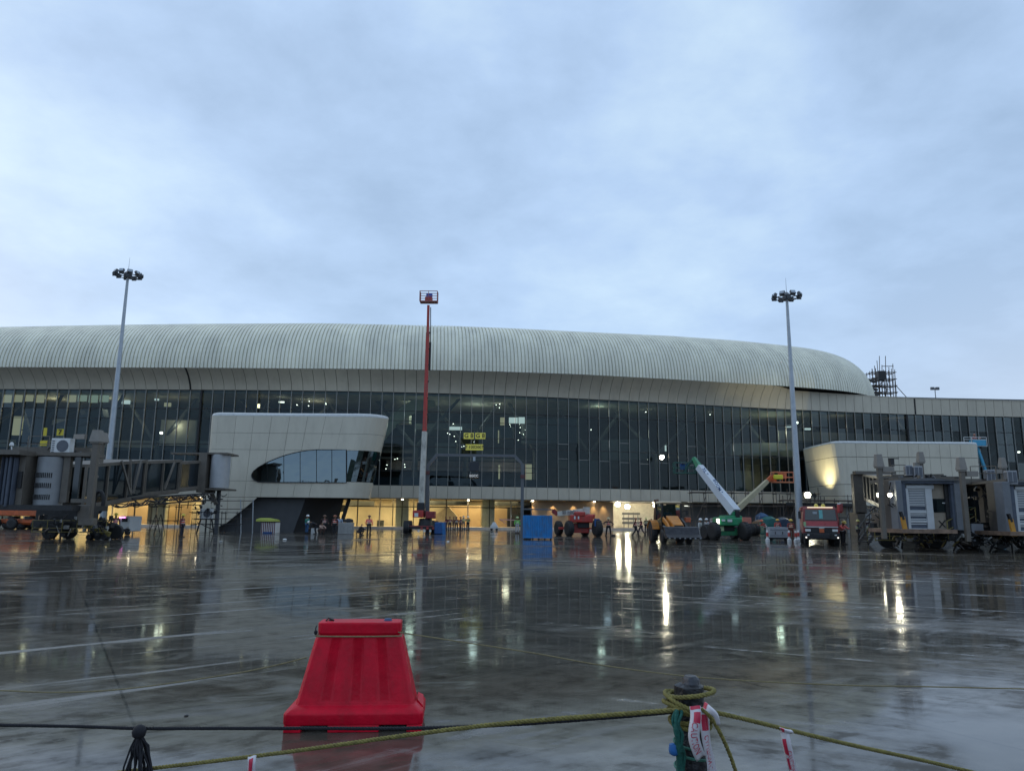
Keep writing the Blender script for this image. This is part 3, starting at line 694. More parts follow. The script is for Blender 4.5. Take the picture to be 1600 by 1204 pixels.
# left pod
PA = thing('boarding_pod', 'beige panelled boarding pod with teardrop window on dark splayed base, left', 'building', (G(440, 77).x, 77, 0))
ZT, ZB = P(500, 645, 77).z, P(480, 777, 77).z
DF = 77.0
xl = P(322, 700, DF).x; xt = P(566, 650, DF).x; xb = P(533, 777, DF).x
def corner(cx, cy, r, a0, a1, n): return [Vector((cx + r * math.cos(math.radians(a0 + (a1 - a0) * k / n)), cy + r * math.sin(math.radians(a0 + (a1 - a0) * k / n)))) for k in range(n + 1)]
seam = 1.66
def outline(xr, rear):
    o = [Vector((xl - 0.1, 88.0)), Vector((xl, 80.0))]
    o += corner(xl + 1.0, DF + 1.0, 1.0, 180, 270, 5)
    n = 8; x0 = xl + 1.0
    o += [Vector((x0 + (xr - x0) * k / n, DF)) for k in range(1, n)]
    o += corner(xr, DF + 2.6, 2.6, 270, 345, 6)
    e_ = o[-1]; o += [Vector((e_.x + (rear.x - e_.x) * k / 3, e_.y + (rear.y - e_.y) * k / 3)) for k in range(1, 4)]
    return o
rt = P(607, 660, 85.5).xy; rb = P(578, 777, 84.8).xy
OT, OB = outline(xt, rt), outline(xb, rb)
zjs = [ZB, P(500, 752, DF).z, P(500, 703, DF).z, P(500, 677, DF).z, ZT - 0.35]
nO = len(OT)
capm = MB(); rings = []
for s_, dz in ((0, -0.35), (0.03, -0.2), (0.14, -0.08), (0.4, 0.0)):
    r0 = pod_ring(OB, OT, ZB, ZT, ZT + dz); cx = Vector((-24, 82, 0))
    rings.append([Vector((p.x, p.y, p.z)) + (Vector((cx.x - p.x, cx.y - p.y, 0)).normalized() * s_) for p in r0])
capm.loft(rings); capm.build('roof_edge', mat('pod_roof_white', (.55, .56, .55), .35), PA, smooth=50)
inner = MB(); inner.loft([[p + Vector((0, 0.04 if p.y < 78.5 else 0, 0)) for p in pod_ring([q + (Vector((-24, 82)) - q).normalized() * .07 for q in OB], [q + (Vector((-24, 82)) - q).normalized() * .07 for q in OT], ZB, ZT, z)] for z in (ZB, ZT - .3)])
inner.build('pod_shell', M_DARK, PA)
g_ = 0.013
for a in range(nO - 1):
    for z0, z1 in zip(zjs, zjs[1:]):
        if zjs[1] <= z0 < zjs[2] - .01 and a >= 13: continue    # window wraps the right side here
        if zjs[1] <= z0 < zjs[2] - .01 and False: continue
        lo, hi = pod_ring(OB, OT, ZB, ZT, z0 + g_), pod_ring(OB, OT, ZB, ZT, z1 - g_)
        q = [lo[a], lo[a + 1], hi[a + 1], hi[a]]
        n_ = (q[1] - q[0]).cross(q[3] - q[0]).normalized()
        flat = a in range(7, 14); e = (q[1] - q[0]) * (g_ / max(.1, (q[1] - q[0]).length)) if flat or a in (0, 1, 19, 22) else Vector()
        q = [q[0] + e, q[1] - e, q[2] - e, q[3] + e]
        MB().add(q + [v - n_ * .05 for v in q], [(0, 1, 2, 3), (4, 7, 6, 5), (0, 4, 5, 1), (1, 5, 6, 2), (2, 6, 7, 3), (3, 7, 4, 0)]).build('cladding_panel', M_POD, PA)
# teardrop window: panes proud of the cladding in the front plane
topc = [(393, 741), (396, 736), (403, 730), (415, 723), (430, 716.5), (445, 711), (460, 707), (475, 704), (492, 702.3), (545, 702.3), (562, 702.8)]
botc = [(393, 744), (396, 749), (403, 752.5), (420, 753), (547, 753.5), (562, 753.5)]
cuts = [393, 396, 399, 403, 409, 417.5, 430, 443.5, 456, 469, 481, 494.5, 507, 518.5, 529, 541]
seams = [(393, 417.5), (417.5, 443.5), (443.5, 469), (469, 494.5), (494.5, 518.5), (518.5, 541)]
for s0, s1 in seams:
    cs = [c for c in cuts if s0 <= c <= s1]
    cs[0] += .5; cs[-1] -= .5
    up_ = [P(c, lerp_tab(topc, c), DF - .08) for c in cs]; dn = [P(c, lerp_tab(botc, c), DF - .08) for c in cs]
    MB().prism(dn + up_[::-1], (0, .1, 0)).build('window_pane', M_PODGL, PA)
fr_ = [P(c, lerp_tab(topc, c), DF - .10) for c in [393, 394, 396, 399, 403, 409, 417, 430, 443, 456, 469, 481, 494, 518, 541]] + [P(c, lerp_tab(botc, c), DF - .10) for c in [541, 518, 494, 469, 443, 417, 403, 399, 396, 394, 393]]
MB().tube(fr_, .045, 5, closed=True).build('window_frame', M_BLKST, PA)
MB().prism([P(c, lerp_tab(topc, c) - .4, DF - .03) for c in cuts] + [P(c, lerp_tab(botc, c) + .4, DF - .03) for c in cuts[::-1]], (0, .05, 0)).build('window_backing', M_DARK, PA)
zw0, zw1 = zjs[1], zjs[2]
for a in range(13, nO - 1):
    lo, hi = pod_ring(OB, OT, ZB, ZT, zw0 + .02), pod_ring(OB, OT, ZB, ZT, zw1 - .02); q = [lo[a], lo[a + 1], hi[a + 1], hi[a]]
    n_ = (q[1] - q[0]).cross(q[3] - q[0]).normalized(); q = [v - n_ * .02 for v in q]
    MB().add(q + [v - n_ * .04 for v in q], [(0, 1, 2, 3), (4, 7, 6, 5), (0, 4, 5, 1), (1, 5, 6, 2), (2, 6, 7, 3), (3, 7, 4, 0)]).build('window_pane', M_PODGL, PA, smooth=60)
# connecting link to the terminal
MB().box((-26, 92.2, 8.0), (9, 9.0, 7.0)).build('link', M_POD, PA)
# lower left cladding running to the ground, cut by the diagonal
dg0, dg1 = P(401, 778, DF), P(337, 830, DF)
def dgz(x): return max(0.0, dg1.z + (dg0.z - dg1.z) * (x - dg1.x) / (dg0.x - dg1.x))
xs_ = [xl + .02] + [xl + 1.0 + k * 1.66 for k in range(0, 4)] + [dg0.x]
for a, b in zip(xs_, xs_[1:]):
    if b > dg0.x: b = dg0.x
    if b <= a: continue
    for y0, y1 in ((0, ZB - .02),):
        pl = [Vector((a + .02, DF, dgz(a))), Vector((b - .02, DF, dgz(b))), Vector((b - .02, DF, ZB - .02)), Vector((a + .02, DF, ZB - .02))]
        if dgz(b) > ZB - .05: pl[1].z = ZB - .05
        MB().prism(pl, (0, .06, 0)).build('cladding_panel', M_POD, PA)
MB().box(((xl + dg1.x) / 2 + .05, DF + 5.3, ZB / 2), (dg1.x - xl - .1, 10.2, ZB)).build('base_wall', M_POD, PA)
# dark splayed base
D2 = DF + .9
fb = [P(335, 831, D2), P(458, 834, D2), P(478, 776, D2), P(398, 776, D2)]
for v in fb[:2]: v.z = 0
for v in fb[2:]: v.z = ZB
fb[0].x -= .3
MB().prism(fb, (0, 1.5, 0)).build('base_wall', M_GFLOOR, PA)
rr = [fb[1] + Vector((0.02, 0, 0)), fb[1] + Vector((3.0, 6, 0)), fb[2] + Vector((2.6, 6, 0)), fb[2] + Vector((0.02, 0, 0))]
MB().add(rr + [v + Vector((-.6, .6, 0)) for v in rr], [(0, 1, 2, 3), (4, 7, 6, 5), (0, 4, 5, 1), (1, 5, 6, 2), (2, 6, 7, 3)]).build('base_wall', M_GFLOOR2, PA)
MB().beam(P(546, 778, 81), Vector((P(534, 815, 81).x - .25, 81, 0)), .34, .34).build('strut', M_BLKST, PA)

# right pod
XR0 = P(1312, 740, 99).x; XR1 = P(1535, 740, 99).x
PB = thing('boarding_pod', 'beige panelled boarding pod lit by a floodlight on its left flank, right', 'building', (XR0 + 9, 99, 0))
ZT2 = P(1400, 689, 99).z; ZB2 = P(1330, 790, 99).z
OP = [Vector((XR0 - .2 + .3, 110)), Vector((XR0 - .2, 105.6)), Vector((XR0 - .2, 101.2))] + corner(XR0 + 1.0, 100.2, 1.2, 180, 270, 4)
nseg = 12
OP += [Vector((XR0 + 1.0 + (XR1 - XR0 - 2.2) * k / nseg, 99.0)) for k in range(1, nseg)]
OP += corner(XR1 - 1.2, 100.2, 1.2, 270, 360, 4) + [Vector((XR1, 104)), Vector((XR1, 109))]
OQ = [q + Vector(((-.45 if q.x < XR0 + .5 else 0) + (.0 if q.x < XR1 - .5 else .25), 0)) for q in OP]
OPb = [q + Vector(((0.35 if q.x < XR0 + .5 else 0), 0)) for q in OP]
zr = [ZB2, P(1400, 757, 99).z, P(1400, 714, 99).z, ZT2 - .3]
rings = []
for s_, dz in ((0, -.3), (.04, -.15), (.15, -.05), (.4, 0)):
    r0 = pod_ring(OPb, OQ, ZB2, ZT2, ZT2 + dz); rings.append([p + (Vector((XR0 + 9 - p.x, 104 - p.y, 0)).normalized() * s_) for p in r0])
MB().loft(rings).build('roof_edge', MATS['pod_roof_white'], PB, smooth=50)
sh = lambda R: [q + (Vector((XR0 + 9, 106)) - q).normalized() * .1 for q in R]
MB().loft([pod_ring(sh(OPb), sh(OQ), ZB2, ZT2, z) for z in (ZB2 + .02, ZT2 - .25)]).build('pod_shell', M_DARK, PB)
for a in range(len(OP) - 1):
    for z0, z1 in zip(zr, zr[1:]):
        lo, hi = pod_ring(OPb, OQ, ZB2, ZT2, z0 + .03), pod_ring(OPb, OQ, ZB2, ZT2, z1 - .03); q = [lo[a], lo[a + 1], hi[a + 1], hi[a]]
        n_ = (q[1] - q[0]).cross(q[3] - q[0]).normalized(); L_ = (q[1] - q[0]).length
        e = (q[1] - q[0]) * (.018 / L_) if L_ > 1 else Vector()
        q = [q[0] + e, q[1] - e, q[2] - e, q[3] + e]
        MB().add(q + [v - n_ * .05 for v in q], [(0, 1, 2, 3), (4, 7, 6, 5), (0, 4, 5, 1), (1, 5, 6, 2), (2, 6, 7, 3), (3, 7, 4, 0)]).build('cladding_panel', M_POD, PB)
MB().box((XR0 + 4.5, 104, ZB2 / 2), (7, 8, ZB2)).build('base_wall', mat('base_light_grey', (.26, .26, .25), .6), PB)
MB().box((XR0 + 15, 104, ZB2 / 2), (6, 8, ZB2)).build('base_wall', M_GFLOOR, PB)
a, b = P(1228, 787, 100), P(1345, 789, 97)
MB().beam(a, b, 1.8, .35).beam(a + Vector((0, -.9, 1.1)), b + Vector((0, -.9, 1.1)), .06).build('service_walkway', M_JBD, PB)
# ------------------------------------------------------------------ floodlight masts
def mast(label, base, top_px, nlamp, ph, hub):
    H_ = P(top_px[0], top_px[1], base.y).z
    t = thing('light_mast', label, 'light mast', base, 0, 'apron floodlight masts')
    segs = [(0, .36), (H_ * .33, .30), (H_ * .335, .285), (H_ * .66, .22), (H_ * .665, .205), (H_, .13)]
    m_ = MB()
    m_.lathe([(r, z) for z, r in segs], (0, 0, 0), 16); m_.build('pole', M_GALV, t, smooth=40, local=True)
    MB().lathe([(.62, 0), (.62, .06), (.4, .08), (.38, .5)], (0, 0, 0), 14).build('base_plate', M_GALV, t, local=True)
    m_ = MB(); R_ = 1.05
    m_.tube([(R_ * math.cos(2 * PI * k / 20), R_ * math.sin(2 * PI * k / 20), H_ - .1) for k in range(20)], .05, 6, closed=True)
    for k in range(6): a = 2 * PI * k / 6 + ph; m_.beam((.1 * math.cos(a), .1 * math.sin(a), H_ - .1), (R_ * math.cos(a), R_ * math.sin(a), H_ - .1), .07)
    m_.lathe([(.14, -.35), (.4, -.3), (.42, .2), (.2, .4), (.1, .5)], (0, 0, H_), 12)
    m_.build('head_ring', M_GREYST, t, local=True)
    MB().cyl((0, 0, H_ + .4), (0, 0, H_ + 2.0), .025, .01, 6).build('lightning_rod', M_GREYST, t, local=True)
    for k in range(nlamp):
        a = 2 * PI * k / nlamp + ph; c = Vector((1.28 * math.cos(a), 1.28 * math.sin(a), H_ + .1))
        R = Matrix.Rotation(a + PI / 2, 3, 'Z') @ Matrix.Rotation(math.radians(-28), 3, 'X')
        o = MB().box(c, (.52, .26, .42), rot=R).beam(c - Vector((0, 0, .3)), c + Vector((0, 0, .1)), .5, .05).build('floodlight', M_GREYST, t, local=True, bevel=.03)
        MB().box(c + R @ Vector((0, -.16, 0)), (.44, .02, .34), rot=R).build('lens', mat('floodlight_lens', (.4, .45, .5), .15), o, local=True)
    return t
bl = G(159, 76); br = G(1251, 72)
mast('tall tapered floodlight mast rising from behind the left boarding bridge', bl, (196, 430), 10, .3, 0)
# left mast leans with the lens in the photo: base stands behind the bridge wheels
mast('tall tapered floodlight mast standing beside the red fire truck', br, (1231.5, 464), 8, .1, 0)
fb_ = thing('roof_floodlight', 'small far floodlight on a thin pole above the right parapet', 'floodlight', G(1481, 135))
zf = P(1481, 607, 135).z
MB().cyl((0, 0, 0), (0, 0, zf), .12, .07, 8).build('pole', M_GREYST, fb_, local=True)
for s_ in (-.45, .45): MB().box((s_, 0, zf), (.6, .4, .5)).build('floodlight', M_GREYST, fb_, local=True)

# ------------------------------------------------------------------ passenger boarding bridges
M_SHUT = mat('roller_curtain_grey', (.24, .25, .26), .4, .2, .08, 2)
M_BEL = mat('bellows_blue_grey', (.075, .09, .12), .7, 0, .2, 3)
def seg_tunnel(T, a, b, h, wd, first=True, n=3, name='tunnel_section', shift=0):
    """a, b: centre-bottom points; glass-sided rectangular tunnel with posts and diagonals"""
    a, b = Vector(a), Vector(b); d = (b - a); L_ = d.length; d.normalize(); y = Vector((-d.y, d.x, 0)).normalized(); up = Vector((0, 0, 1)); a = a + y * wd / 2 * shift; b = b + y * wd / 2 * shift
    fl = MB()
    fl.beam(a + up * .12, b + up * .12, wd, .28).beam(a + up * (h - .08), b + up * (h - .08), wd + .1, .2)
    o = fl.build(name, M_JB, T)
    for s_ in (-1, 1):
        m_ = MB()
        for k in range(n + 1):
            q = a + d * (L_ * k / n) + y * s_ * wd / 2; m_.beam(q + up * .1, q + up * (h - .1), .16, .16)
        m_.beam(a + y * s_ * wd / 2 + up * .2, b + y * s_ * wd / 2 + up * .2, .14, .3).beam(a + y * s_ * wd / 2 + up * (h - .1), b + y * s_ * wd / 2 + up * (h - .1), .14, .24)
        m_.build('side_frame', M_JB, o)
        for k in range(n):
            q0 = a + d * (L_ * k / n + .06) + y * s_ * (wd / 2 - .06); q1 = a + d * (L_ * (k + 1) / n - .06) + y * s_ * (wd / 2 - .06)
            MB().add([q0 + up * .3, q1 + up * .3, q1 + up * (h - .18), q0 + up * (h - .18)], [(0, 1, 2, 3)]).build('side_glass', M_DKGL, o)
    return o, d, y, L_
def column(T, base, h, head=True, w_=.55):
    """lift column with flared head"""
    m_ = MB(); m_.box(base + Vector((0, 0, h / 2)), (w_, w_, h)); o = m_.build('lift_column', M_JB, T, bevel=.03)
    if head: MB().taper(base + Vector((0, 0, h)), (w_ * 1.8, w_ * 1.8), (w_ * 1.2, w_ * 1.2), .72).box(base + Vector((0, 0, h - .04)), (w_ * 1.5, w_ * 1.5, .10)).build('column_head', mat('column_head_paint', (.22, .20, .175), .5), o)
    return o
def ac_unit(T, c, s=1.0, rz=0.0, fans=True):
    R = Matrix.Rotation(rz, 3, 'Z')
    o = MB().box(c, (.95 * s, .42 * s, .78 * s), rz).build('air_conditioner', M_WHITE, T, bevel=.03)
    f_ = R @ Vector((0.12 * s, -.22 * s, 0))
    RR = R @ Matrix.Rotation(PI / 2, 3, 'X')
    m_ = MB()
    if fans:
        for k in range(5): m_.tube([Vector(c) + f_ + R @ Vector((r_ * math.cos(u), 0, r_ * math.sin(u))) for r_ in (.06 * s + .055 * s * k,) for u in [2 * PI * q / 14 for q in range(14)]], .012 * s, 4, closed=True)
        m_.lathe([(.3 * s, 0), (.3 * s, .02)], Vector(c) + f_ * .98, 14, RR)
        for k in range(6): m_.box(Vector(c) + R @ Vector((-.36 * s, -.215 * s, -.3 * s + k * .11 * s)), (.13 * s, .02, .05 * s), rz)
    else:
        for k in range(3): m_.box(Vector(c) + R @ Vector((-.28 * s + k * .28 * s, -.215 * s, 0)), (.25 * s, .02, .66 * s), rz)
    tag(m_.build('fan_grille', mat('grille_grey', (.10, .11, .13), .5), o), kind='stuff')
    return o
def slim_ac(T, c, h):
    R = Matrix.Rotation(math.radians(-18), 3, 'Z'); w_ = h * .62
    o = MB().box(c, (w_, .75, h), math.radians(-18)).build('air_conditioner', mat('ac_frame_grey', (.30, .31, .33), .45), T, bevel=.02)
    for dx in (-.24, .24): MB().box(Vector(c) + R @ Vector((dx * w_, -.385, 0)), (w_ * .36, .02, h * .8), math.radians(-18)).build('coil_panel', mat('grille_grey', (.10, .11, .13), .5), o)
    MB().box(Vector(c) + R @ Vector((-w_ * .51, 0, 0)), (.02, .6, h * .8), math.radians(-18)).build('coil_panel', mat('grille_grey', (.10, .11, .13), .5), o)
    MB().box(Vector(c) + Vector((0, 0, -h * .55)), (w_ * 1.2, .7, .06)).build('bracket', M_JBD, o)
    return o
def bogie(T, c, rz=0.0, span=4.0, wheel=.5):
    R = Matrix.Rotation(rz, 3, 'Z'); c = Vector(c)
    o = MB().box(c + Vector((0, 0, .95)), (span, .5, .35), rz).box(c + Vector((0, 0, 1.25)), (span * .45, .9, .35), rz).build('wheel_carriage', M_JBD, T)
    for s_ in (-1, 1):
        for dx in (-.38, .38):
            q = c + R @ Vector((s_ * span * .34 + dx, 0, wheel)); ax = R @ Vector((.16, 0, 0))
            q2 = c + R @ Vector((s_ * span * .34, dx * 1.2, wheel))
            w1 = MB().cyl(q2 - R @ Vector((0, .17, 0)), q2 + R @ Vector((0, .17, 0)), wheel, wheel, 18).build('wheel', M_BLACK, o, bevel=.05)
            MB().cyl(q2 - R @ Vector((0, .19, 0)), q2 + R @ Vector((0, .19, 0)), wheel * .5, wheel * .5, 12).build('rim', M_JB, w1)
            break
    for s_ in (-1, 1):
        q2 = c + R @ Vector((s_ * span * .34 + .75, .5, wheel))
        MB().cyl(q2 - R @ Vector((0, .17, 0)), q2 + R @ Vector((0, .17, 0)), wheel, wheel, 18).build('wheel', M_BLACK, o, bevel=.05)
    m_ = MB()
    pts_ = [(-span * .55, -.8), (span * .55, -.8)]
    for z in (.75, 1.25):
        m_.tube([c + R @ Vector((-span * .55, -.9, z)), c + R @ Vector((span * .5, -.9, z))], .022, 5)
    for k in range(6): q = c + R @ Vector((-span * .55 + k * span * 1.05 / 5, -.9, 0)); m_.tube([q + Vector((0, 0, .45)), q + Vector((0, 0, 1.25))], .03, 5)
    m_.tube([c + R @ Vector((-span * .55, -.9, .5)), c + R @ Vector((span * .5, -.9, .5))], .03, 5)
    m_.build('guard_rail', M_RAILY, o)
    r_ = random.Random(int(abs(c.x) * 10)); m_ = MB()
    for k in range(12):
        q = c + R @ Vector((r_.uniform(-span * .5, span * .5), r_.uniform(-.6, .5), r_.uniform(.8, 1.5))); m_.box(q, (r_.uniform(.15, .5), r_.uniform(.15, .4), r_.uniform(.15, .4)), r_.uniform(0, 1))
    for k in range(9):
        q = c + R @ Vector((r_.uniform(-span * .5, span * .5), -.5, r_.uniform(1.0, 1.6)))
        m_.tube([q + Vector((.2 * u, .05 * math.sin(u * 3), -.35 * math.sin(u * PI / 4))) for u in (0, 1, 2, 3, 4)], .03, 5)
    tag(m_.build('drive_gear', M_BLKST, o), kind='stuff'); return o
def railing(T, pts, h=1.0, mt=None, name='roof_railing'):
    m_ = MB()
    for a, b in zip(pts, pts[1:]):
        a, b = Vector(a), Vector(b); n = max(1, int((b - a).length / 1.1))
        for z in (h * .5, h): m_.beam(a + Vector((0, 0, z)), b + Vector((0, 0, z)), .045)
        for k in range(n + 1): q = a.lerp(b, k / n); m_.beam(q, q + Vector((0, 0, h)), .045)
    return m_.build(name, mt or M_JB, T)
def hanging_cables(T, a, b, n=5, sag=.7, mt=None, seed=1):
    r_ = random.Random(seed); m_ = MB(); a, b = Vector(a), Vector(b)
    for k in range(n):
        o1 = Vector((r_.uniform(-.2, .2), r_.uniform(-.6, .6), r_.uniform(-.1, .1))); sg = sag * r_.uniform(.4, 1.3)
        for q in range(6):
            u0, u1 = q / 6, (q + 1) / 6
            m_.tube([a.lerp(b, u0 + (u1 - u0) * t_ / 5) + o1 + Vector((0, 0, -sg * math.sin(PI * t_ / 5) * (0.5 + .5 * ((q * 7 + k) % 3) / 2))) for t_ in range(6)], .035, 5)
    return m_.build('hanging_cables', mt or M_BLACK, T)
def cable_truss(T, a, b):
    a, b = Vector(a), Vector(b); m_ = MB(); m_.beam(a, b, .12).beam(a - Vector((0, 0, .6)), b - Vector((0, 0, .6)), .12)
    n = 9
    for k in range(n): m_.beam(a.lerp(b, k / n) - Vector((0, 0, .6 * (k % 2))), a.lerp(b, (k + 1) / n) - Vector((0, 0, .6 * ((k + 1) % 2))), .08)
    return m_.build('cable_truss', M_JBD, T)

# left bridge -----------------------------------------------------------
J1 = thing('boarding_bridge', 'taupe boarding bridge with glazed tunnel reaching the left pod', 'jet bridge', G(130, 53))
pb0 = P(328, 763, 68); pb1 = P(278, 768, 65); pb2 = P(222, 777, 60); pb3 = P(142, 790, 53)
def tun(x, yb, yt, D): b_ = P(x, yb, D); return b_, P(x, yt, D).z - b_.z
b0, h0 = tun(322, 763, 716, 68); b1, h1 = tun(277, 768, 717, 65)
seg_tunnel(J1, P(318, 764, 69.4), P(277, 768, 66.4), h0 * .97, 2.6, n=1, shift=-1)
seg_tunnel(J1, P(279, 770, 66.6), P(222, 776, 62), h0 * 1.08, 2.95, n=2, shift=-1)
seg_tunnel(J1, P(224, 779, 62.2), P(128, 797, 53.0), h0 * 1.18, 3.3, n=3, shift=-1)
# diagonals of the near side frames
def dia(pa, pb): MB().beam(pa, pb, .13).build('diagonal_brace', M_JB, J1)
dia(P(190, 719, 57.6), P(204, 771, 58.6)); dia(P(221, 719, 60), P(208, 771, 58.8)); dia(P(273, 722, 64), P(257, 764, 63)); dia(P(204, 718, 58.6), P(204, 772, 58.6))
hanging_cables(J1, P(175, 789, 56), P(318, 770, 68), 5, .5, seed=2)
cable_truss(J1, P(205, 778, 60), P(335, 770, 68))
# rotunda curtain by the pod
c0 = P(343, 764, 70); hh = P(343, 711, 70).z - c0.z
arc = [Vector((0.85 * math.cos(a), 1.3 * math.sin(a) - .0, 0)) for a in [math.radians(k) for k in range(180, 361, 15)]]
MB().loft([[c0 + v + Vector((0, 0, z)) for v in arc] for z in (.1, hh)], cap=True).build('rotunda_curtain', mat('curtain_light_grey', (.36, .37, .38), .4, .1, .06, 2), J1, smooth=50)
MB().box(c0 + Vector((-1.25, 0, hh / 2 - .1)), (.75, 2.6, hh + .5)).box(c0 + Vector((0, .2, hh + .08)), (1.95, 2.9, .16)).box(c0 + Vector((0, .2, -.03)), (1.95, 2.9, .16)).box(c0 + Vector((-2.8, 0, hh + .12)), (3.6, 1.2, .15)).build('rotunda_frame', M_JB, J1)
pcx = P(322, 800, 70)
MB().beam((c0.x - .5, c0.y + 1.2, 0), (c0.x - .5, c0.y + 1.2, c0.z), .3).build('rotunda_column', M_GREYST, J1)
MB().beam(c0 + Vector((-.8, 0, -.2)), (c0.x - .2, c0.y, c0.z - 1.4), .3).build('knee_brace', M_JB, J1)
ac = P(323, 802, 69); ac_unit(J1, ac + Vector((0, 0, 0)), 1.15)
m_ = MB()
for dx in (-.8, 0, .8): m_.beam((ac.x + dx, ac.y, 0), (ac.x + dx * .6, ac.y, ac.z - .4), .1)
m_.beam((ac.x - .8, ac.y, 1), (ac.x + .8, ac.y, .3), .07).box((ac.x, ac.y, ac.z - .5), (1.9, .8, .1)).build('equipment_stand', M_JBD, J1)
# lift columns and head
g1 = G(134.5, 45.4); zt = P(134.5, 690, 45.4).z
column(J1, Vector((g1.x, 45.4, P(134.5, 818, 45.4).z)), zt - P(134.5, 818, 45.4).z, w_=.36)
MB().box(P(133, 800, 45.3), (.7, .4, .9)).box(P(137, 815, 45.3), (.9, .5, .4)).build('column_foot', M_JB, J1, bevel=.03)
g2 = G(83, 51); z2 = P(83, 688, 51).z
column(J1, Vector((g2.x, 55.5, 3)), P(83, 690, 55.5).z - 3, w_=.5)
MB().beam(P(117, 682, 46), P(134, 682, 45.5), .18, .3).build('cross_beam', mat('column_head_paint', (.22, .20, .175), .5), J1)
bogie(J1, G(120, 51.5), math.radians(3), 4.6)
MB().beam(P(60, 806, 52), P(150, 806, 52), .6, .9).build('drive_beam', M_JBD, J1)
# cab: rounded curtain, wall panel, window, bellows
def vbox(T, name, x0, x1, yt, yb, D, dep, mt, bevel=None):
    a, b = P(x0, yb, D), P(x1, yt, D); return MB().box(((a.x + b.x) / 2, D + dep / 2, (a.z + b.z) / 2), (b.x - a.x, dep, b.z - a.z)).build(name, mt, T, bevel=bevel)
D_ = 45.0
ca, cb = P(41, 790, D_), P(92, 713, D_); cc = Vector(((ca.x + cb.x) / 2, D_ + .9, 0)); rw = (cb.x - ca.x) / 2
arc = [Vector((rw * math.cos(a), 1.0 * math.sin(a), 0)) for a in [math.radians(k) for k in range(180, 361, 12)]]
cu = MB().loft([[cc + v + Vector((0, 0, z)) for v in arc] for z in (ca.z, cb.z)]).build('curtain_drum', M_SHUT, J1, smooth=50)
m_ = MB()
for z in (P(60, 742, D_).z, P(60, 758, D_).z, P(60, 776, D_).z):
    for k in range(16):
        a = math.radians(196 + k * 7.2); m_.box(cc + Vector((rw * 1.01 * math.cos(a), 1.0 * math.sin(a) * 1.01, z)), (.04, .05, .30))
tag(m_.build('curtain_slots', M_DARK, cu), kind='stuff')
for z in (ca.z - .08, cb.z + .05):
    MB().loft([[cc + v * 1.06 + Vector((0, 0, z + q)) for v in arc] for q in (0, .12)]).build('drum_rim', M_JB, J1)
vbox(J1, 'cab_wall', 92, 111, 711, 785, D_ + .5, .3, M_JB, .02); vbox(J1, 'cab_window', 111, 127, 713, 779, D_ + .7, .2, M_DKGL); vbox(J1, 'window_sill', 110, 142, 779, 785, D_ + .5, .5, M_JB)
vbox(J1, 'cab_wall', 22, 42, 708, 792, D_ - .4, 1.6, M_JB); vbox(J1, 'door_control', 26, 35, 736, 762, D_ - .5, .2, M_BLKST)
for k, (x0, x1) in enumerate(((-6, 3), (3, 8), (8, 14), (14, 22))):
    vbox(J1, 'bellows_fold', x0, x1 + .4, 713 + k % 2, 792, D_ - .9 + .12 * (k % 2), 1, M_BEL, bevel=.06)
vbox(J1, 'cab_floor', -60, 112, 789, 796, D_ - .8, 4, M_JBD); vbox(J1, 'cab_roof', -60, 30, 702, 709, D_ - 1.2, 4, M_JB); vbox(J1, 'cab_roof', 30, 142, 706.5, 711.5, D_ + .3, 1.6, M_JB)
vbox(J1, 'cab_wall', -60, -6, 709, 792, D_, 3, M_JB)
MB().cyl(P(18, 708, D_ - .5), P(18, 694, D_ - .5), .04, .04, 6).lathe([(.06, 0), (.13, .05), (.1, .2), (.03, .25)], P(18, 697, D_ - .5), 8).build('beacon', M_WHITE, J1)
railing(J1, [P(42, 706, D_ + 1.5), P(75, 706, D_ + 1.5)], 1.0); vbox(J1, 'roof_duct', 18, 140, 699, 707, D_ + 2, .6, M_JB)
ac_unit(J1, P(98, 697, D_ + 1.0) , 1.22)
o = vbox(J1, 'gate_sign', 88, 99, 670, 680, 62, .1, mat('sign_yellow', (.62, .50, .04), .5))
tm = text_mesh('7', .55, .01, True); tm.materials.append(M_BLKST); put('numeral', tm, o, loc=P(93.5, 675, 61.95) - Vector(J1.location), rot=(PI / 2, 0, 0))
vbox(J1, 'gate_sign', 67, 73, 668, 681, 62, .1, mat('sign_yellow', (.62, .50, .04), .5)); vbox(J1, 'gate_sign', 62, 73, 688, 696, 62, .1, mat('sign_yellow', (.62, .50, .04), .5))
MB().tube([P(154, 784, 53) + Vector((0.35 * math.sin(a) , 0, .75 * math.cos(a))) for a in [2 * PI * k / 16 for k in range(16)]], .13, 6, closed=True).build('hose_loop', M_BLACK, J1)
vbox(J1, 'gantry_post', 144, 147, 746, 812, 50, .12, M_JB); MB().beam(P(144, 746, 50), P(153, 744, 50), .15).build('lamp_arm', M_JB, J1)

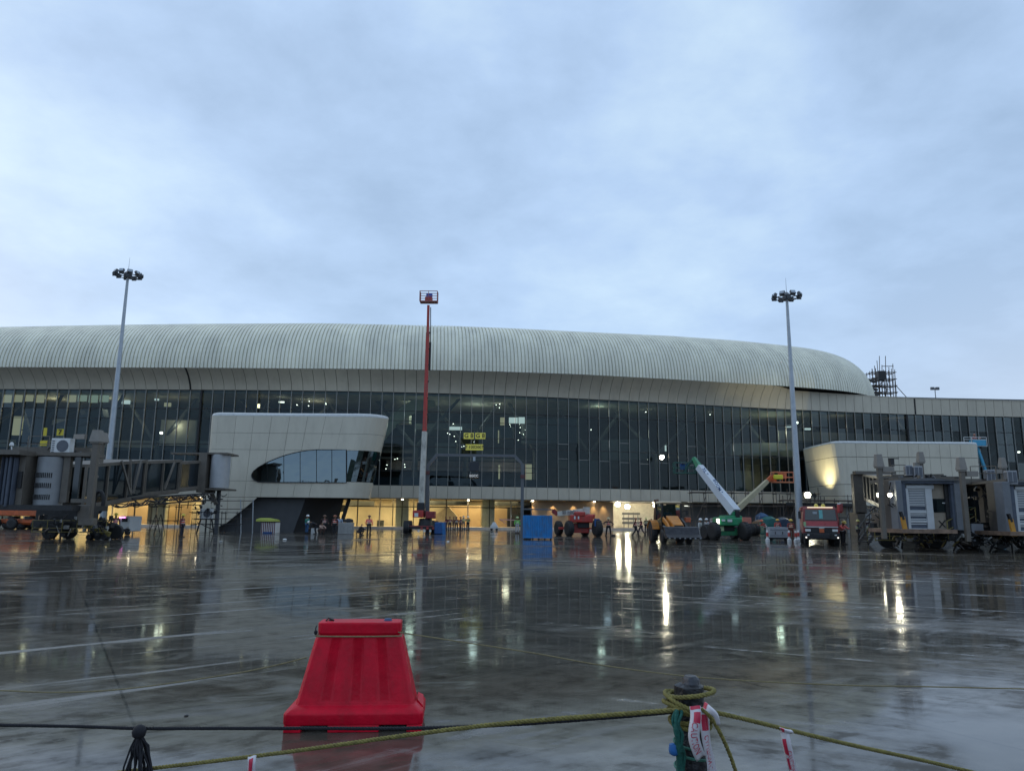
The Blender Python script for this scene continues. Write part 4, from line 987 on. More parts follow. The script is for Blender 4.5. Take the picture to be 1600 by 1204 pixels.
# right bridges -----------------------------------------------------------
M_RS = mat('roller_shutter_white', (.52, .54, .55), .35, .1, .06, 2)
def cab(T, x0, x1, yt, yb, D, window=True):
    """aircraft-end cab facing the camera, with roller shutter, beige panel and bellows frame"""
    W_ = x1 - x0
    vbox(T, 'cab_roof', x0 - 2, x1 + 2, yt - 3, yt + 1, D - .2, 3.5, M_JB)
    a, b = P(x0 - 2, yt + 1, D - .4), P(x1 + 2, yt + 1, D - .4); mid_ = (a + b) / 2 + Vector((0, 0, .18))
    MB().prism([a, b, mid_], (0, .5, 0)).build('roof_edge', M_GREYST, T)
    vbox(T, 'bellows_fold', x0, x0 + W_ * .035, yt, yb, D - .5, .8, mat('bellows_light', (.15, .16, .175), .6), .03)
    vbox(T, 'bellows_fold', x0 + W_ * .035, x0 + W_ * .10, yt + 3, yb, D - .25, .8, M_BEL, .03)
    vbox(T, 'bellows_fold', x1 - W_ * .09, x1 - W_ * .03, yt + 2, yb, D - .2, .5, M_BEL, .03); vbox(T, 'inner_frame', x1 - W_ * .19, x1 - W_ * .15, yt + 5, yb, D + .05, .15, M_JBD)
    vbox(T, 'bellows_fold', x1 - W_ * .03, x1, yt + 1, yb, D - .3, .8, mat('bellows_light', (.15, .16, .175), .6), .03)
    vbox(T, 'bellows_fold', x0 + W_ * .05, x1 - W_ * .05, yt + 1, yt + 5, D - .3, .6, M_BEL, .03)
    s0, s1 = x0 + W_ * .10, x0 + W_ * .53
    sh_ = vbox(T, 'roller_shutter', s0 + 1, s1 - 1, yt + 12, yb - 2, D + .12, .08, M_BEL)
    n = 22
    for k in range(n):
        y = yt + 15 + (yb - yt - 20) * k / n
        if k in (10, 11, 16, 21): continue
        vbox(sh_, 'slat', s0 + 6, s1 - 6, y, y + 1.2, D + .08, .05, M_RS)
    for e_ in (s0, s1 - 4.5): vbox(T, 'shutter_guide', e_, e_ + 4.5, yt + 12, yb, D, .2, M_RS)
    for y in (yt + (yb - yt) * .62, yt + (yb - yt) * .80, yb - 3): vbox(sh_, 'cross_rail', s0 + 2, s1 - 2, y, y + 2.6, D + .04, .1, M_RS)
    a, b = P(s0 - 1, yt + 10.5, D + .15), P(s1 + 1, yt + 10.5, D + .15); MB().cyl(a, b, .19, .19, 12).build('shutter_drum', M_RS, T, smooth=40)
    r_ = random.Random(int(x0)); 
    vbox(T, 'cab_front_panel', s1, x1 - W_ * .10, yt + 4, yb, D + .2, .1, mat('cab_panel_beige', (.30, .25, .19), .55, 0, .15, 2))
    if window: vbox(T, 'operator_window', s1 + 1, s1 + W_ * .26, yt + (yb - yt) * .37, yt + (yb - yt) * .64, D + .16, .05, M_DKGL); vbox(T, 'notice', s1 + W_ * .18, s1 + W_ * .24, yt + (yb - yt) * .445, yt + (yb - yt) * .465, D + .14, .03, M_WHITE)
    vbox(T, 'cab_side_panel', x0, x0 + .5, yt, yb, D, 1.5, mat('cab_dark_panel', (.07, .062, .055), .5)); vbox(T, 'cab_side_panel', x1 - .5, x1, yt, yb, D, 3, M_JB); vbox(T, 'cab_rear_panel', x0 + 1, x1, yt, yb, D + 1.5, .1, M_JBD)
    vbox(T, 'bumper_floor', x0 + W_ * .05, x1 - W_ * .04, yb - 1, yb + 4.5, D - 1.4, 4, mat('bumper_rust', (.20, .13, .09), .7, 0, .4, 3))
    a = P(x0 + W_ * .10, yb - 7, D - .9); MB().beam(a - Vector((0, 0, .45)), a + Vector((-.12, 0, .5)), .22, .15).build('bumper_pad', mat('pad_orange', (.5, .24, .03), .6), T); MB().beam(a + Vector((-.1, 0, .35)), a + Vector((-.22, 0, .8)), .2, .12).build('bumper_pad', M_BLKST, T)
JR = thing('boarding_bridge', 'taupe boarding bridge whose white shuttered cab faces us, right of the fire truck', 'jet bridge', G(1440, 46))
DC = 44.0
cab(JR, 1405, 1500, 750, 828, DC)
m_ = MB()
for a, b in (((1467, 813), (1477, 823)), ((1477, 812), (1468, 824))): m_.beam(P(a[0], a[1], DC + .18), P(b[0], b[1], DC + .18), .05)
m_.build('painted_cross', M_BLKST, JR)
# tunnel behind the cab to the rotunda
t0, t1 = P(1352, 782, 84), P(1398, 800, 60)
hh = P(1352, 741, 84).z - t0.z
seg_tunnel(JR, t0, P(1376, 793, 70), hh, 2.8, n=4, shift=1)
seg_tunnel(JR, P(1377, 797, 70), P(1402, 812, 54), hh * 1.1, 3.1, n=4, shift=1)
vbox(JR, 'rotunda_wall', 1337, 1350, 740, 802, 86, .6, M_JB); vbox(JR, 'rotunda_roof', 1337, 1400, 736, 740, 85, .8, M_JB); vbox(JR, 'rotunda_wall', 1342, 1352, 800, 838, 86, 2, M_JB)
for px, D2, yt_, yb_ in ((1382, 43.2, 729, 842), (1442, 52, 722, 760)):
    g_ = P(px, yb_, D2); column(JR, g_, P(px, yt_, D2).z - g_.z, w_=.25)
    MB().beam(P(px - 4, yt_ + 4, D2), P(px - 14 if px > 1400 else px + 14, yt_ + 4, D2), .2, .3).build('cross_beam', MATS['column_head_paint'], JR)
vbox(JR, 'cab_wall', 1394, 1405, 745, 826, DC + 1.0, .3, M_JB); vbox(JR, 'cab_side_frame', 1397, 1400, 750, 822, DC + .9, .2, mat('column_head_paint', (.22, .20, .175), .5)); vbox(JR, 'downpipe', 1402.5, 1404.5, 748, 824, DC + .9, .15, M_JBD); vbox(JR, 'cab_wall', 1375, 1390, 800, 840, 52, 1, M_JB)
vbox(JR, 'roof_duct', 1376, 1500, 744, 749, DC + 3, .5, M_JB)
slim_ac(JR, P(1419, 735, DC + 2), .62); slim_ac(JR, P(1433.5, 738, DC + 1.5), .74)
railing(JR, [P(1395, 746, DC + 3), P(1416, 746, DC + 3)], .8); vbox(JR, 'junction_box', 1392, 1397, 716, 728, 48, .3, M_JBD)
MB().beam(P(1394, 728, 48), P(1394, 746, 48), .08).beam(P(1388, 716, 48), P(1404, 716, 48), .06).build('antenna', M_JBD, JR)
bogie(JR, G(1418, 49), math.radians(-2), 4.4); bogie(JR, G(1470, 50), 0, 3.6)
hanging_cables(JR, P(1398, 806, 50), P(1356, 790, 80), 4, .5, seed=4)
# stair down to the ground on the left of the bridge
def stair(T, a, b, wd, n=10):
    a, b = Vector(a), Vector(b); y = Vector((0, wd / 2, 0)); m_ = MB()
    for s_ in (-1, 1): m_.beam(a + y * s_, b + y * s_, .08, .28)
    m_.build('stair_stringer', M_JBD, T)
    for k in range(n): MB().box(a.lerp(b, (k + .5) / n), (abs(b.x - a.x) / n * 1.3 + .12, wd, .05)).build('tread', M_JBD, T)
    railing(T, [a + y * -1, b + y * -1], 1.0, M_RAILY, 'hand_rail'); railing(T, [a + y, b + y], 1.0, M_JBD, 'hand_rail')
stair(JR, P(1375, 812, 57), G(1349, 55, .1), 1.4); vbox(JR, 'stair_landing', 1372, 1392, 810, 814, 56, 2, M_JBD)

JS = thing('boarding_bridge', 'taupe boarding bridge at the right edge with dark tunnel and black side stair', 'jet bridge', G(1560, 46))
cab(JS, 1574, 1672, 752, 832, 43)
for px, D2, yt_, yb_ in ((1513, 42.6, 734, 846), (1570, 55, 730, 760)):
    g_ = P(px, yb_, D2); g_.z = max(g_.z, 0); column(JS, g_, P(px, yt_, D2).z - g_.z, w_=.25)
    MB().beam(P(px - 4, yt_ + 6, D2), P(px + 14 if px < 1550 else px - 16, yt_ + 6, D2), .2, .3).build('cross_beam', MATS['column_head_paint'], JS)
vbox(JS, 'tunnel_roof', 1500, 1575, 748, 756, 46, 3, M_JB); vbox(JS, 'tunnel_side', 1501, 1541, 756, 826, 49, .5, M_DKGL); vbox(JS, 'tunnel_side', 1541, 1556, 756, 826, 47.5, .5, M_JB)
vbox(JS, 'tunnel_side', 1556, 1575, 760, 830, 46.5, .5, mat('cab_dark_panel', (.07, .062, .055), .5)); vbox(JS, 'tunnel_floor', 1500, 1576, 824, 832, 46, 4, M_JBD)
seg_tunnel(JS, P(1530, 822, 50), P(1560, 800, 78), 2.9, 3, n=4)
slim_ac(JS, P(1546, 743, 46), .72); slim_ac(JS, P(1579, 746, 43), .78)
railing(JS, [P(1518, 750, 46), P(1536, 750, 46), P(1558, 750, 45)], .85)
c_ = P(1569, 788, 46.3); MB().cyl(c_, c_ + Vector((0, -.15, 0)), .26, .26, 16).build('round_lamp', mat('lamp_disc', (.3, .29, .27), .5), JS)
bogie(JS, G(1552, 50), 0, 4.8); bogie(JS, G(1590, 48), 0, 4.2)
stair(JS, P(1516, 818, 47), P(1472, 841, 44), 1.3); vbox(JS, 'stair_landing', 1514, 1545, 816, 820, 46.5, 1.6, M_JBD)
m_ = MB()
for (x, y), (x2, y2) in (((1500, 790), (1500, 815)), ((1509, 790), (1509, 812)), ((1500, 792), (1520, 792)), ((1502, 803), (1520, 803))): m_.beam(P(x, y, 46), P(x2, y2, 46), .05)
m_.build('platform_rail', mat('rail_green', (.05, .09, .06), .5), JS)
vbox(JS, 'tread_weight', 1520, 1536, 832, 852, 45, 1.2, M_BLKST); hanging_cables(JS, P(1575, 830, 45), P(1500, 830, 46), 5, .6, seed=9); hanging_cables(JS, P(1560, 836, 44), P(1600, 836, 44), 6, .5, seed=12)
vbox(JS, 'control_cabinet', 1519, 1536, 818, 833, 44.8, .5, mat('cabinet_grey', (.3, .32, .35), .45))

def clutter(T, x0, x1, y0, y1, D, n, seed, mts):
    r_ = random.Random(seed)
    for k in range(n):
        x, y = r_.uniform(x0, x1), r_.uniform(y0, y1); w_, h_ = r_.uniform(1.5, 6), r_.uniform(1.5, 6); q = r_.random()
        if q < .45: vbox(T, 'equipment_box', x, x + w_, y, y + h_, D + r_.uniform(0, 1.5), r_.uniform(.15, .4), r_.choice(mts), .01)
        elif q < .8: MB().beam(P(x, y, D), P(x + r_.uniform(-9, 9), y + r_.uniform(3, 12), D + .3), r_.uniform(.04, .1)).build('pipe', r_.choice(mts), T)
        else: MB().tube([P(x + t_ * w_ * .6, y + 3 * math.sin(t_ * .9 + k), D - .1) for t_ in range(5)], .035, 5).build('hose', M_BLACK, T)
CM = [M_JBD, M_BLKST, M_JB, M_JBD, M_GREYST, M_BLKST, mat('clutter_ochre', (.16, .12, .04), .6), mat('clutter_pale', (.3, .3, .28), .5)]
clutter(JR, 1396, 1500, 834, 850, 43.5, 46, 1, CM); clutter(JR, 1350, 1400, 790, 840, 50, 26, 2, CM); clutter(JR, 1376, 1404, 742, 800, 43.8, 12, 3, CM[:5])
clutter(JR, 1400, 1500, 740, 748, 44, 12, 7, CM[:5])
clutter(JS, 1500, 1600, 832, 852, 43, 48, 4, CM); clutter(JS, 1500, 1575, 745, 830, 45.5, 34, 5, CM[:6])
clutter(J1, 66, 165, 806, 834, 49.5, 36, 6, CM); clutter(J1, 60, 142, 695, 712, 46, 12, 8, CM[:5]); clutter(J1, 290, 345, 772, 800, 68, 22, 9, CM[:6])
# lamp work lights on the right
def worklight(label, p, r, e_, s_, col=(1, .95, .72), stand=None, tgt=None):
    t = thing('work_light', label, 'work light', p, 0, 'temporary work lights')
    MB().lathe([(.02, -r * .5), (r * .8, -r * .35), (r, 0), (r * .8, r * .35), (.02, r * .5)], (0, 0, 0), 14, Matrix.Rotation(PI / 2, 3, 'X')).build('lens', glow('flood_glow_%d' % s_, col, s_), t, local=True, smooth=60)
    MB().box((0, r * .8, 0), (r * 2.3, r * .9, r * 2.1)).build('housing', M_BLKST, t, local=True)
    MB().beam((0, r * .8, -r), (0, r * .8, -(stand or .8)), .06).build('stand', M_BLKST, t, local=True)
    if tgt is not None:
        o = lamp('flood_lamp', 'SPOT', (0, 0, 0), e_, col, size=r * .6, spot=105, target=tgt - Vector(p), blend=.6); o.location = (0, -r * .9, 0); o.parent = t
    return t
p1 = P(1262, 773, 92); worklight('blinding yellow-white floodlight just above the fire truck cab', p1, .36, 1500, 60, stand=3.0, tgt=Vector((p1.x - 14, 70, -2)))
p2 = P(1286, 779, 96.5); t_ = thing('work_light', 'floodlight aimed up at the left flank of the right pod', 'work light', (P(1290, 779, 101).x - 1.3, 101.5, 4.9), 0, 'temporary work lights')
MB().box((0, 0, 0), (.5, .4, .4), rot=Matrix.Rotation(.6, 3, 'Y')).build('housing', M_BLKST, t_, local=True)
MB().beam((0, 0, -.2), (0, 0, -.9), .06).build('stand', M_BLKST, t_, local=True)
o = lamp('flood_lamp', 'SPOT', (.25, 0, .15), 3400, (1, .90, .52), size=.15, spot=118, target=(1.15, .5, 3.6), blend=.8); o.parent = t_
p3 = P(1390.5, 773, 43.6); worklight('round white floodlight shining beside the bridge lift column', p3, .12, 60, 45, stand=.6, tgt=p3 + Vector((0, -10, -4)))
p4 = P(1374, 773, 52); worklight('white floodlight glaring through the bridge tunnel frame', p4, .17, 60, 45, stand=.6, tgt=p4 + Vector((0, -20, -4)))
p5 = P(1034, 714, 92); worklight('white floodlight held up against the facade glass', P(1034, 714, 103), .30, 500, 50, stand=1.2, tgt=Vector((12, 80, 5)))
# ------------------------------------------------------------------ people
SKIN = mat('skin_brown', (.22, .12, .075), .6)
def skin_mesh(name, joints, edges, mt, sub=1, root=0):
    me = bpy.data.meshes.new(name); me.from_pydata([j[:3] for j in joints], edges, []); me.update()
    o = bpy.data.objects.new(name, me); C.objects.link(o)
    o.modifiers.new('skin', 'SKIN'); sm = o.modifiers.new('sub', 'SUBSURF'); sm.levels = sub; sm.render_levels = sub
    for i, j in enumerate(joints):
        v = me.skin_vertices[0].data[i]; v.radius = (j[3], j[4] if len(j) > 4 else j[3]); v.use_root = (i == root)
    dg = bpy.context.evaluated_depsgraph_get(); out_ = bpy.data.meshes.new_from_object(o.evaluated_get(dg))
    bpy.data.objects.remove(o); out_.materials.clear(); out_.materials.append(mt)
    for p in out_.polygons: p.use_smooth = True
    return out_
# poses face -Y; coordinates for a 1.7 m figure
def pose(kind):
    J = dict(pel=(0, 0, .92), che=(0, 0, 1.28), nec=(0, 0, 1.45), hea=(0, -.02, 1.60), hl=(-.10, 0, .88), kl=(-.11, -.02, .49), al=(-.11, .02, .09), tl=(-.12, -.14, .04),
             hr=(.10, 0, .88), kr=(.11, -.02, .49), ar=(.11, .02, .09), tr=(.12, -.14, .04), sl=(-.19, 0, 1.38), el=(-.25, .02, 1.12), wl=(-.26, -.06, .88), fl=(-.26, -.08, .79),
             sr=(.19, 0, 1.38), er=(.25, .02, 1.12), wr=(.26, -.06, .88), fr=(.26, -.08, .79))
    if kind == 'walk': J.update(kl=(-.11, -.16, .52), al=(-.11, -.26, .12), tl=(-.11, -.40, .06), kr=(.11, .06, .50), ar=(.11, .32, .14), tr=(.11, .24, .04), wl=(-.27, .18, .92), fl=(-.27, .22, .83), wr=(.27, -.26, .96), fr=(.27, -.33, .89), el=(-.25, .1, 1.13), er=(.25, -.05, 1.12))
    if kind == 'broom': J.update(el=(-.40, -.06, 1.20), wl=(-.30, -.28, 1.08), fl=(-.26, -.35, 1.05), er=(.40, -.04, 1.15), wr=(.30, -.25, .95), fr=(.28, -.33, .92), al=(-.2, .02, .09), tl=(-.24, -.13, .04), kl=(-.16, -.03, .49), ar=(.18, .02, .09), tr=(.21, -.13, .04), kr=(.15, -.03, .49))
    if kind == 'hold': J.update(el=(-.27, -.04, 1.14), wl=(-.15, -.27, 1.16), fl=(-.10, -.34, 1.19), er=(.27, -.04, 1.14), wr=(.15, -.27, 1.18), fr=(.10, -.34, 1.21))
    if kind == 'bend': J.update(pel=(0, .05, .84), che=(0, -.27, 1.02), nec=(0, -.42, 1.06), hea=(0, -.55, 1.08), sl=(-.19, -.36, 1.03), sr=(.19, -.36, 1.03), el=(-.22, -.42, .78), wl=(-.18, -.52, .56), fl=(-.17, -.56, .48), er=(.22, -.42, .78), wr=(.18, -.50, .56), fr=(.17, -.56, .48), hl=(-.1, .05, .80), hr=(.1, .05, .80), kl=(-.12, -.06, .46), kr=(.12, -.06, .46))
    if kind == 'squat': J.update(pel=(0, .12, .34), che=(0, -.04, .68), nec=(0, -.10, .84), hea=(0, -.14, .98), hl=(-.1, .1, .33), hr=(.1, .1, .33), kl=(-.2, -.30, .50), kr=(.2, -.30, .50), al=(-.16, -.10, .10), ar=(.16, -.10, .10), tl=(-.18, -.26, .04), tr=(.18, -.26, .04), sl=(-.19, -.07, .78), sr=(.19, -.07, .78), el=(-.26, -.24, .60), er=(.26, -.24, .60), wl=(-.12, -.44, .54), wr=(.12, -.44, .54), fl=(-.08, -.52, .52), fr=(.08, -.52, .52))
    if kind == 'lean': J.update(che=(0, -.16, 1.24), nec=(0, -.26, 1.39), hea=(0, -.32, 1.53), sl=(-.19, -.2, 1.33), sr=(.19, -.2, 1.33), el=(-.25, -.36, 1.14), wl=(-.2, -.58, 1.16), fl=(-.19, -.66, 1.19), er=(.25, -.36, 1.14), wr=(.2, -.58, 1.16), fr=(.19, -.66, 1.19), kl=(-.11, .12, .50), al=(-.11, .34, .10), tl=(-.11, .22, .04), kr=(.11, -.03, .49))
    return J
PM = {}
def person_meshes(kind):
    if kind in PM: return PM[kind]
    J = pose(kind); V = {k: Vector(v) for k, v in J.items()}
    def chain(keys, rad): return [tuple(V[k]) + (r,) if not isinstance(r, tuple) else tuple(V[k]) + r for k, r in zip(keys, rad)]
    body = chain(['pel', 'che', 'nec', 'hea', 'hl', 'kl', 'al', 'tl', 'hr', 'kr', 'ar', 'tr', 'sl', 'el', 'wl', 'fl', 'sr', 'er', 'wr', 'fr'],
                 [.105, .11, .05, .085, .08, .055, .038, .03, .08, .055, .038, .03, .05, .038, .028, .03, .05, .038, .028, .03])
    top = V['hea'] + (V['hea'] - V['nec']).normalized() * .09; body.append(tuple(top) + (.07,))
    be = [(0, 1), (1, 2), (2, 3), (3, 20), (0, 4), (4, 5), (5, 6), (6, 7), (0, 8), (8, 9), (9, 10), (10, 11), (1, 12), (12, 13), (13, 14), (14, 15), (1, 16), (16, 17), (17, 18), (18, 19)]
    nose = V['hea'] + Vector((0, -.10, -.005)); body.append(tuple(nose) + (.016,)); be.append((3, 21))
    mb = skin_mesh('body', body, be, None)
    tr = chain(['pel', 'hl', 'kl', 'al', 'hr', 'kr', 'ar'], [.125, .095, .072, .062, .095, .072, .062])
    mtz = skin_mesh('trousers', tr, [(0, 1), (1, 2), (2, 3), (0, 4), (4, 5), (5, 6)], None)
    lo = V['pel'].lerp(V['che'], .1); nk = V['che'].lerp(V['nec'], .75)
    sh = [tuple(lo) + (.135, .12), tuple(V['che']) + (.145, .12), tuple(nk) + (.07,)] + chain(['sl', 'el', 'wl', 'sr', 'er', 'wr'], [.07, .056, .042, .07, .056, .042])
    ms = skin_mesh('shirt', sh, [(0, 1), (1, 2), (1, 3), (3, 4), (4, 5), (1, 6), (6, 7), (7, 8)], None)
    ve = [tuple(lo) + (.158, .14), tuple(V['che'].lerp(lo, .3)) + (.165, .14), tuple(V['che'].lerp(V['nec'], .35)) + (.15, .12)]
    mv = skin_mesh('vest', ve, [(0, 1), (1, 2)], None)
    # reflective bands round the vest
    ax = (V['che'] - V['pel']).normalized(); q = ax.to_track_quat('Z', 'Y').to_matrix(); m_ = MB()
    for t_ in (.30, .75): 
        cpt = lo.lerp(V['che'], t_); m_.lathe([(.168, -.022), (.172, 0), (.168, .022)], cpt, 14, q)
    mband = m_.mesh('band', None)
    d_ = (V['hea'] - V['nec']).normalized(); q = d_.to_track_quat('Z', 'Y').to_matrix()
    hm = MB().lathe([(.118, .02), (.165, .012), (.165, .024), (.124, .04), (.118, .09), (.09, .135), (.045, .158), (.01, .163)], V['hea'] + d_ * .015, 14, q)
    mh = hm.mesh('helmet', None, smooth=40)
    mo = []
    for s_ in ('l', 'r'):
        mbo = MB()
        a, t = V['a' + s_], V['t' + s_]; mbo.loft([[Vector(p) for p in ring] for ring in ([a + Vector((x * .05, y * .06, .06)) for x, y in ((-1, -1), (1, -1), (1, 1), (-1, 1))], [a + Vector((x * .055, y * .065, -.07)) for x, y in ((-1, -1), (1, -1), (1, 1), (-1, 1))])])
        mbo.beam(a + Vector((0, .03, -.05)), t + Vector((0, -.03, -.0)), .10, .075); mo.append(mbo.mesh('boot', None))
    for m__ in (mv, mband, mh, mo): pass
    PM[kind] = (mb, mtz, ms, mv, mband, mh, mo); return PM[kind]
CLO = {}
def cloth(col, r=.8):
    k = tuple(col)
    if k not in CLO: CLO[k] = mat('cloth_%d' % len(CLO), col, r, 0, .2, 12)
    return CLO[k]
def withmat(me, mt):
    m2 = me.copy(); m2.materials.clear(); m2.materials.append(mt); return m2
RV, OV, YV, LV, PKV = (.80, .10, .05), (.85, .24, .05), (.75, .75, .08), (.30, .75, .14), (.88, .16, .14)
def person(label, px, yf, kind='stand', rz=0.0, vest=RV, shirt=(.12, .05, .05), trou=(.02, .022, .035), helmet=(.65, .5, .06), h=1.7, at=None, D=None):
    loc = at if at is not None else (G(px, D) if D else AZ(px, yf, 0.0))
    t = thing('person', label, 'person', loc, rz, None); t.scale = (h / 1.7 * 1.18, h / 1.7 * 1.12, h / 1.7)
    ms = person_meshes(kind)
    b = put('body', withmat(ms[0], SKIN), t)
    put('trousers', withmat(ms[1], cloth(trou)), t); sh = put('shirt', withmat(ms[2], cloth(shirt)), t)
    if vest is not None:
        v = put('vest', withmat(ms[3], cloth(vest, .6)), t); put('reflective_band', withmat(ms[4], cloth((.6, .6, .55), .4)), v)
    if helmet is not None: put('helmet', withmat(ms[5], cloth(helmet, .35)), t)
    for me_ in ms[6]: put('boot', withmat(me_, M_BLACK), t)
    return t
DKR = (.45, .06, .05); DK = (.02, .02, .025)
person('worker in red vest standing by the white tug with the pink lamp', 178, 838, 'stand', .6, PKV)
person('lone worker in red vest and orange helmet seen from the side under the left tunnel', 283, 839, 'stand', 1.5, RV, (.15, .04, .04))
person('worker in green shirt, blue trousers and white helmet before the dark pod base', 479, 833.5, 'stand', 2.4, None, (.03, .22, .17), (.03, .09, .2), (.75, .75, .75))
person('bending worker in white helmet beside the small white box', 493, 834, 'bend', -1.2, None, DK, DK, (.7, .7, .68))
person('worker in pale jacket crouching right of the small white box', 501, 834, 'squat', 1.0, None, (.45, .30, .24), (.1, .06, .05), None)
person('slim worker in dark red vest standing before the lit doorway by the pod', 506, 833, 'walk', .5, DKR, (.05, .02, .02), DK, (.15, .08, .05))
person('dark red vested worker standing just left of the grey concrete block', 522.5, 834.5, 'stand', -.4, RV, (.1, .02, .02), DK, (.3, .1, .05))
person('worker in pale blue shirt behind the grey concrete block', 529, 833.5, 'stand', .2, None, (.3, .36, .45), DK, None)
person('dark clothed figure squatting alone between block and pink vested worker', 562, 836, 'squat', 2.2, None, DK, DK, None, 1.6)
person('worker in bright pink-red vest and black trousers standing before lit windows', 576, 835, 'stand', 3.0, PKV, PKV, DK, (.12, .05, .04))
for k, (px, yf, kd, lb) in enumerate(((697, 827.5, 'stand', 'leftmost, in bright red'), (702.5, 828, 'hold', 'second from the left, in pale pink'), (708, 827, 'stand', 'third from the left, in brown'), (713, 828.5, 'walk', 'fourth from the left, in grey'), (719, 829, 'hold', 'rightmost, in dark maroon'))):
    person('worker of the group beside the dark blue cover, ' + lb, px, yf, kd, (k * 1.3) % 3 - 1, (RV, (.5, .2, .2), (.2, .1, .07), (.2, .18, .2), DKR)[k], (.15, .05, .05), (.08, .05, .05), (.25, .12, .06), 1.62)
person('worker in yellow vest and pale trousers, left of the two white-helmeted pair', 724, 827, 'hold', .3, YV, (.5, .45, .3), (.25, .2, .15), (.75, .75, .7))
person('worker in yellow vest and black trousers, right of the two white-helmeted pair', 731, 828, 'hold', -.4, YV, (.2, .2, .1), DK, (.8, .8, .75))
person('worker in red overalls standing high inside the lit ground floor', 757, 0, 'stand', 0, (.65, .08, .03), (.6, .06, .03), (.5, .15, .1), (.8, .3, .1), at=G(757, 104) + Vector((0, 0, .95)))
person('worker in lime green vest bending by the left edge of the blue container', 808, 833, 'stand', .4, LV, (.15, .5, .1), (.4, .42, .45), (.5, .65, .3))
br_ = person('sweeper in red vest with arms out holding a broom before the tan wall', 951, 837, 'broom', -.2, RV, (.06, .03, .03), DK, (.6, .5, .3))
person('dark red clothed worker walking in the bright opening, left of two', 993.5, 838, 'walk', 1.3, DKR, (.1, .03, .03), DK, (.2, .1, .08))
person('dark red clothed worker striding in the bright opening, right of two', 1002, 836, 'walk', -1.4, RV, (.12, .04, .04), (.05, .04, .05), (.2, .1, .08))
person('olive green vested worker far inside the bright opening', 1010, 831, 'stand', .2, (.15, .2, .05), (.08, .1, .05), DK, (.5, .55, .3))
person('brown clothed worker half behind the rear wheel of the backhoe', 1018, 832.5, 'stand', .2, (.2, .09, .04), (.2, .1, .06), (.12, .07, .05), None)
person('worker in white coat between the backhoe and the green boom lift', 1095, 842, 'stand', .9, None, (.45, .45, .44), (.3, .3, .3), (.7, .7, .7))
person('worker in white shirt behind the green boom lift front wheels', 1105, 838, 'stand', -.9, None, (.4, .4, .4), (.2, .2, .22), (.7, .7, .68))
person('red vested worker under the white placard at the green boom lift', 1112.5, 837.5, 'stand', 0, RV, (.3, .03, .03), DK, (.4, .1, .05))
person('red vested worker leaning at the left end of the white cabinet trolley', 1197.5, 840, 'lean', -1.6, RV, (.3, .04, .03), DK, (.65, .12, .05))
person('worker in yellow helmet seen over the top of the white cabinet trolley', 1216, 838, 'stand', 0, DKR, DKR, DK, (.75, .42, .05))
person('worker in orange vest and yellow helmet between trolley and light mast', 1237, 842, 'stand', 0, OV, (.25, .05, .04), (.15, .04, .03), (.75, .5, .08))
person('worker in coral red jacket leaning on the right side of the fire truck', 1314, 851, 'lean', .5, PKV, PKV, DK, (.55, .42, .1))
person('second worker in coral red jacket standing just behind the first at the truck', 1319, 850, 'stand', .8, RV, PKV, DK, (.1, .05, .04))
person('worker in black with yellow vest at the foot of the steel stair', 1342, 846, 'hold', 1.2, (.35, .35, .05), DK, DK, (.45, .4, .1))
person('crouching mechanic in white helmet at the wheels of the left bridge', 90, 838, 'squat', .4, None, (.06, .07, .09), DK, (.72, .72, .72))
person('crouching mechanic in black cap at the wheels of the left bridge', 78, 838, 'squat', -.6, None, (.10, .12, .09), DK, None)
person('mechanic in dark blue crouching under the cab of the right bridge', 1433, 853, 'squat', .5, None, (.03, .04, .07), DK, (.3, .06, .04))
person('mechanic in yellow trousers crouching under the cab of the right bridge', 1444, 853, 'squat', -.8, None, DK, (.35, .32, .05), None)
for o, px in ((br_, 955),):
    b_ = Vector(o.location); t = thing('broom', 'broom with long pale handle held by the sweeper', 'broom', b_ + Vector((.42, -.3, 0)))
    MB().cyl((0, 0, .05), (-.12, .0, 1.35), .016, .016, 6).build('handle', mat('pale_wood', (.45, .36, .24), .6), t, local=True)
    MB().taper((.02, 0, 0), (.42, .14), (.3, .06), .16).build('bristles', M_BLACK, t, local=True)

# ------------------------------------------------------------------ machines
def wheel(T, c, r, wd, rz=0.0, rim=None, name='wheel'):
    c = Vector(c); ax = Vector((math.cos(rz), math.sin(rz), 0)); R = Matrix.Rotation(rz, 3, 'Z') @ Matrix.Rotation(PI / 2, 3, 'Y')
    h = wd / 2
    o = MB().lathe([(r * .55, -h), (r * .88, -h), (r * .98, -h * .75), (r, -h * .4), (r, h * .4), (r * .98, h * .75), (r * .88, h), (r * .55, h)], c, 20, R).build(name, M_BLACK, T, smooth=45, local=True)
    m_ = MB()
    for k in range(18):
        a = 2 * PI * k / 18; m_.box(c + R @ Vector((r * 1.01 * math.cos(a), r * 1.01 * math.sin(a), 0)), (.07 * r, .10 * r, wd * .8), rot=R @ Matrix.Rotation(a, 3, 'Z') @ Matrix.Rotation(.3, 3, 'X'))
    tag(m_.build('tread', M_BLACK, o, local=True), kind='stuff')
    rm_ = rim or M_WHITE
    MB().lathe([(.05, -h * .9), (r * .2, -h * .95), (r * .5, -h * .7), (r * .56, -h * 1.02), (r * .56, h * 1.02), (r * .5, h * .7), (r * .2, h * .95), (.05, h * .9)], c, 14, R).build('rim', rm_, o, smooth=40, local=True)
    return o
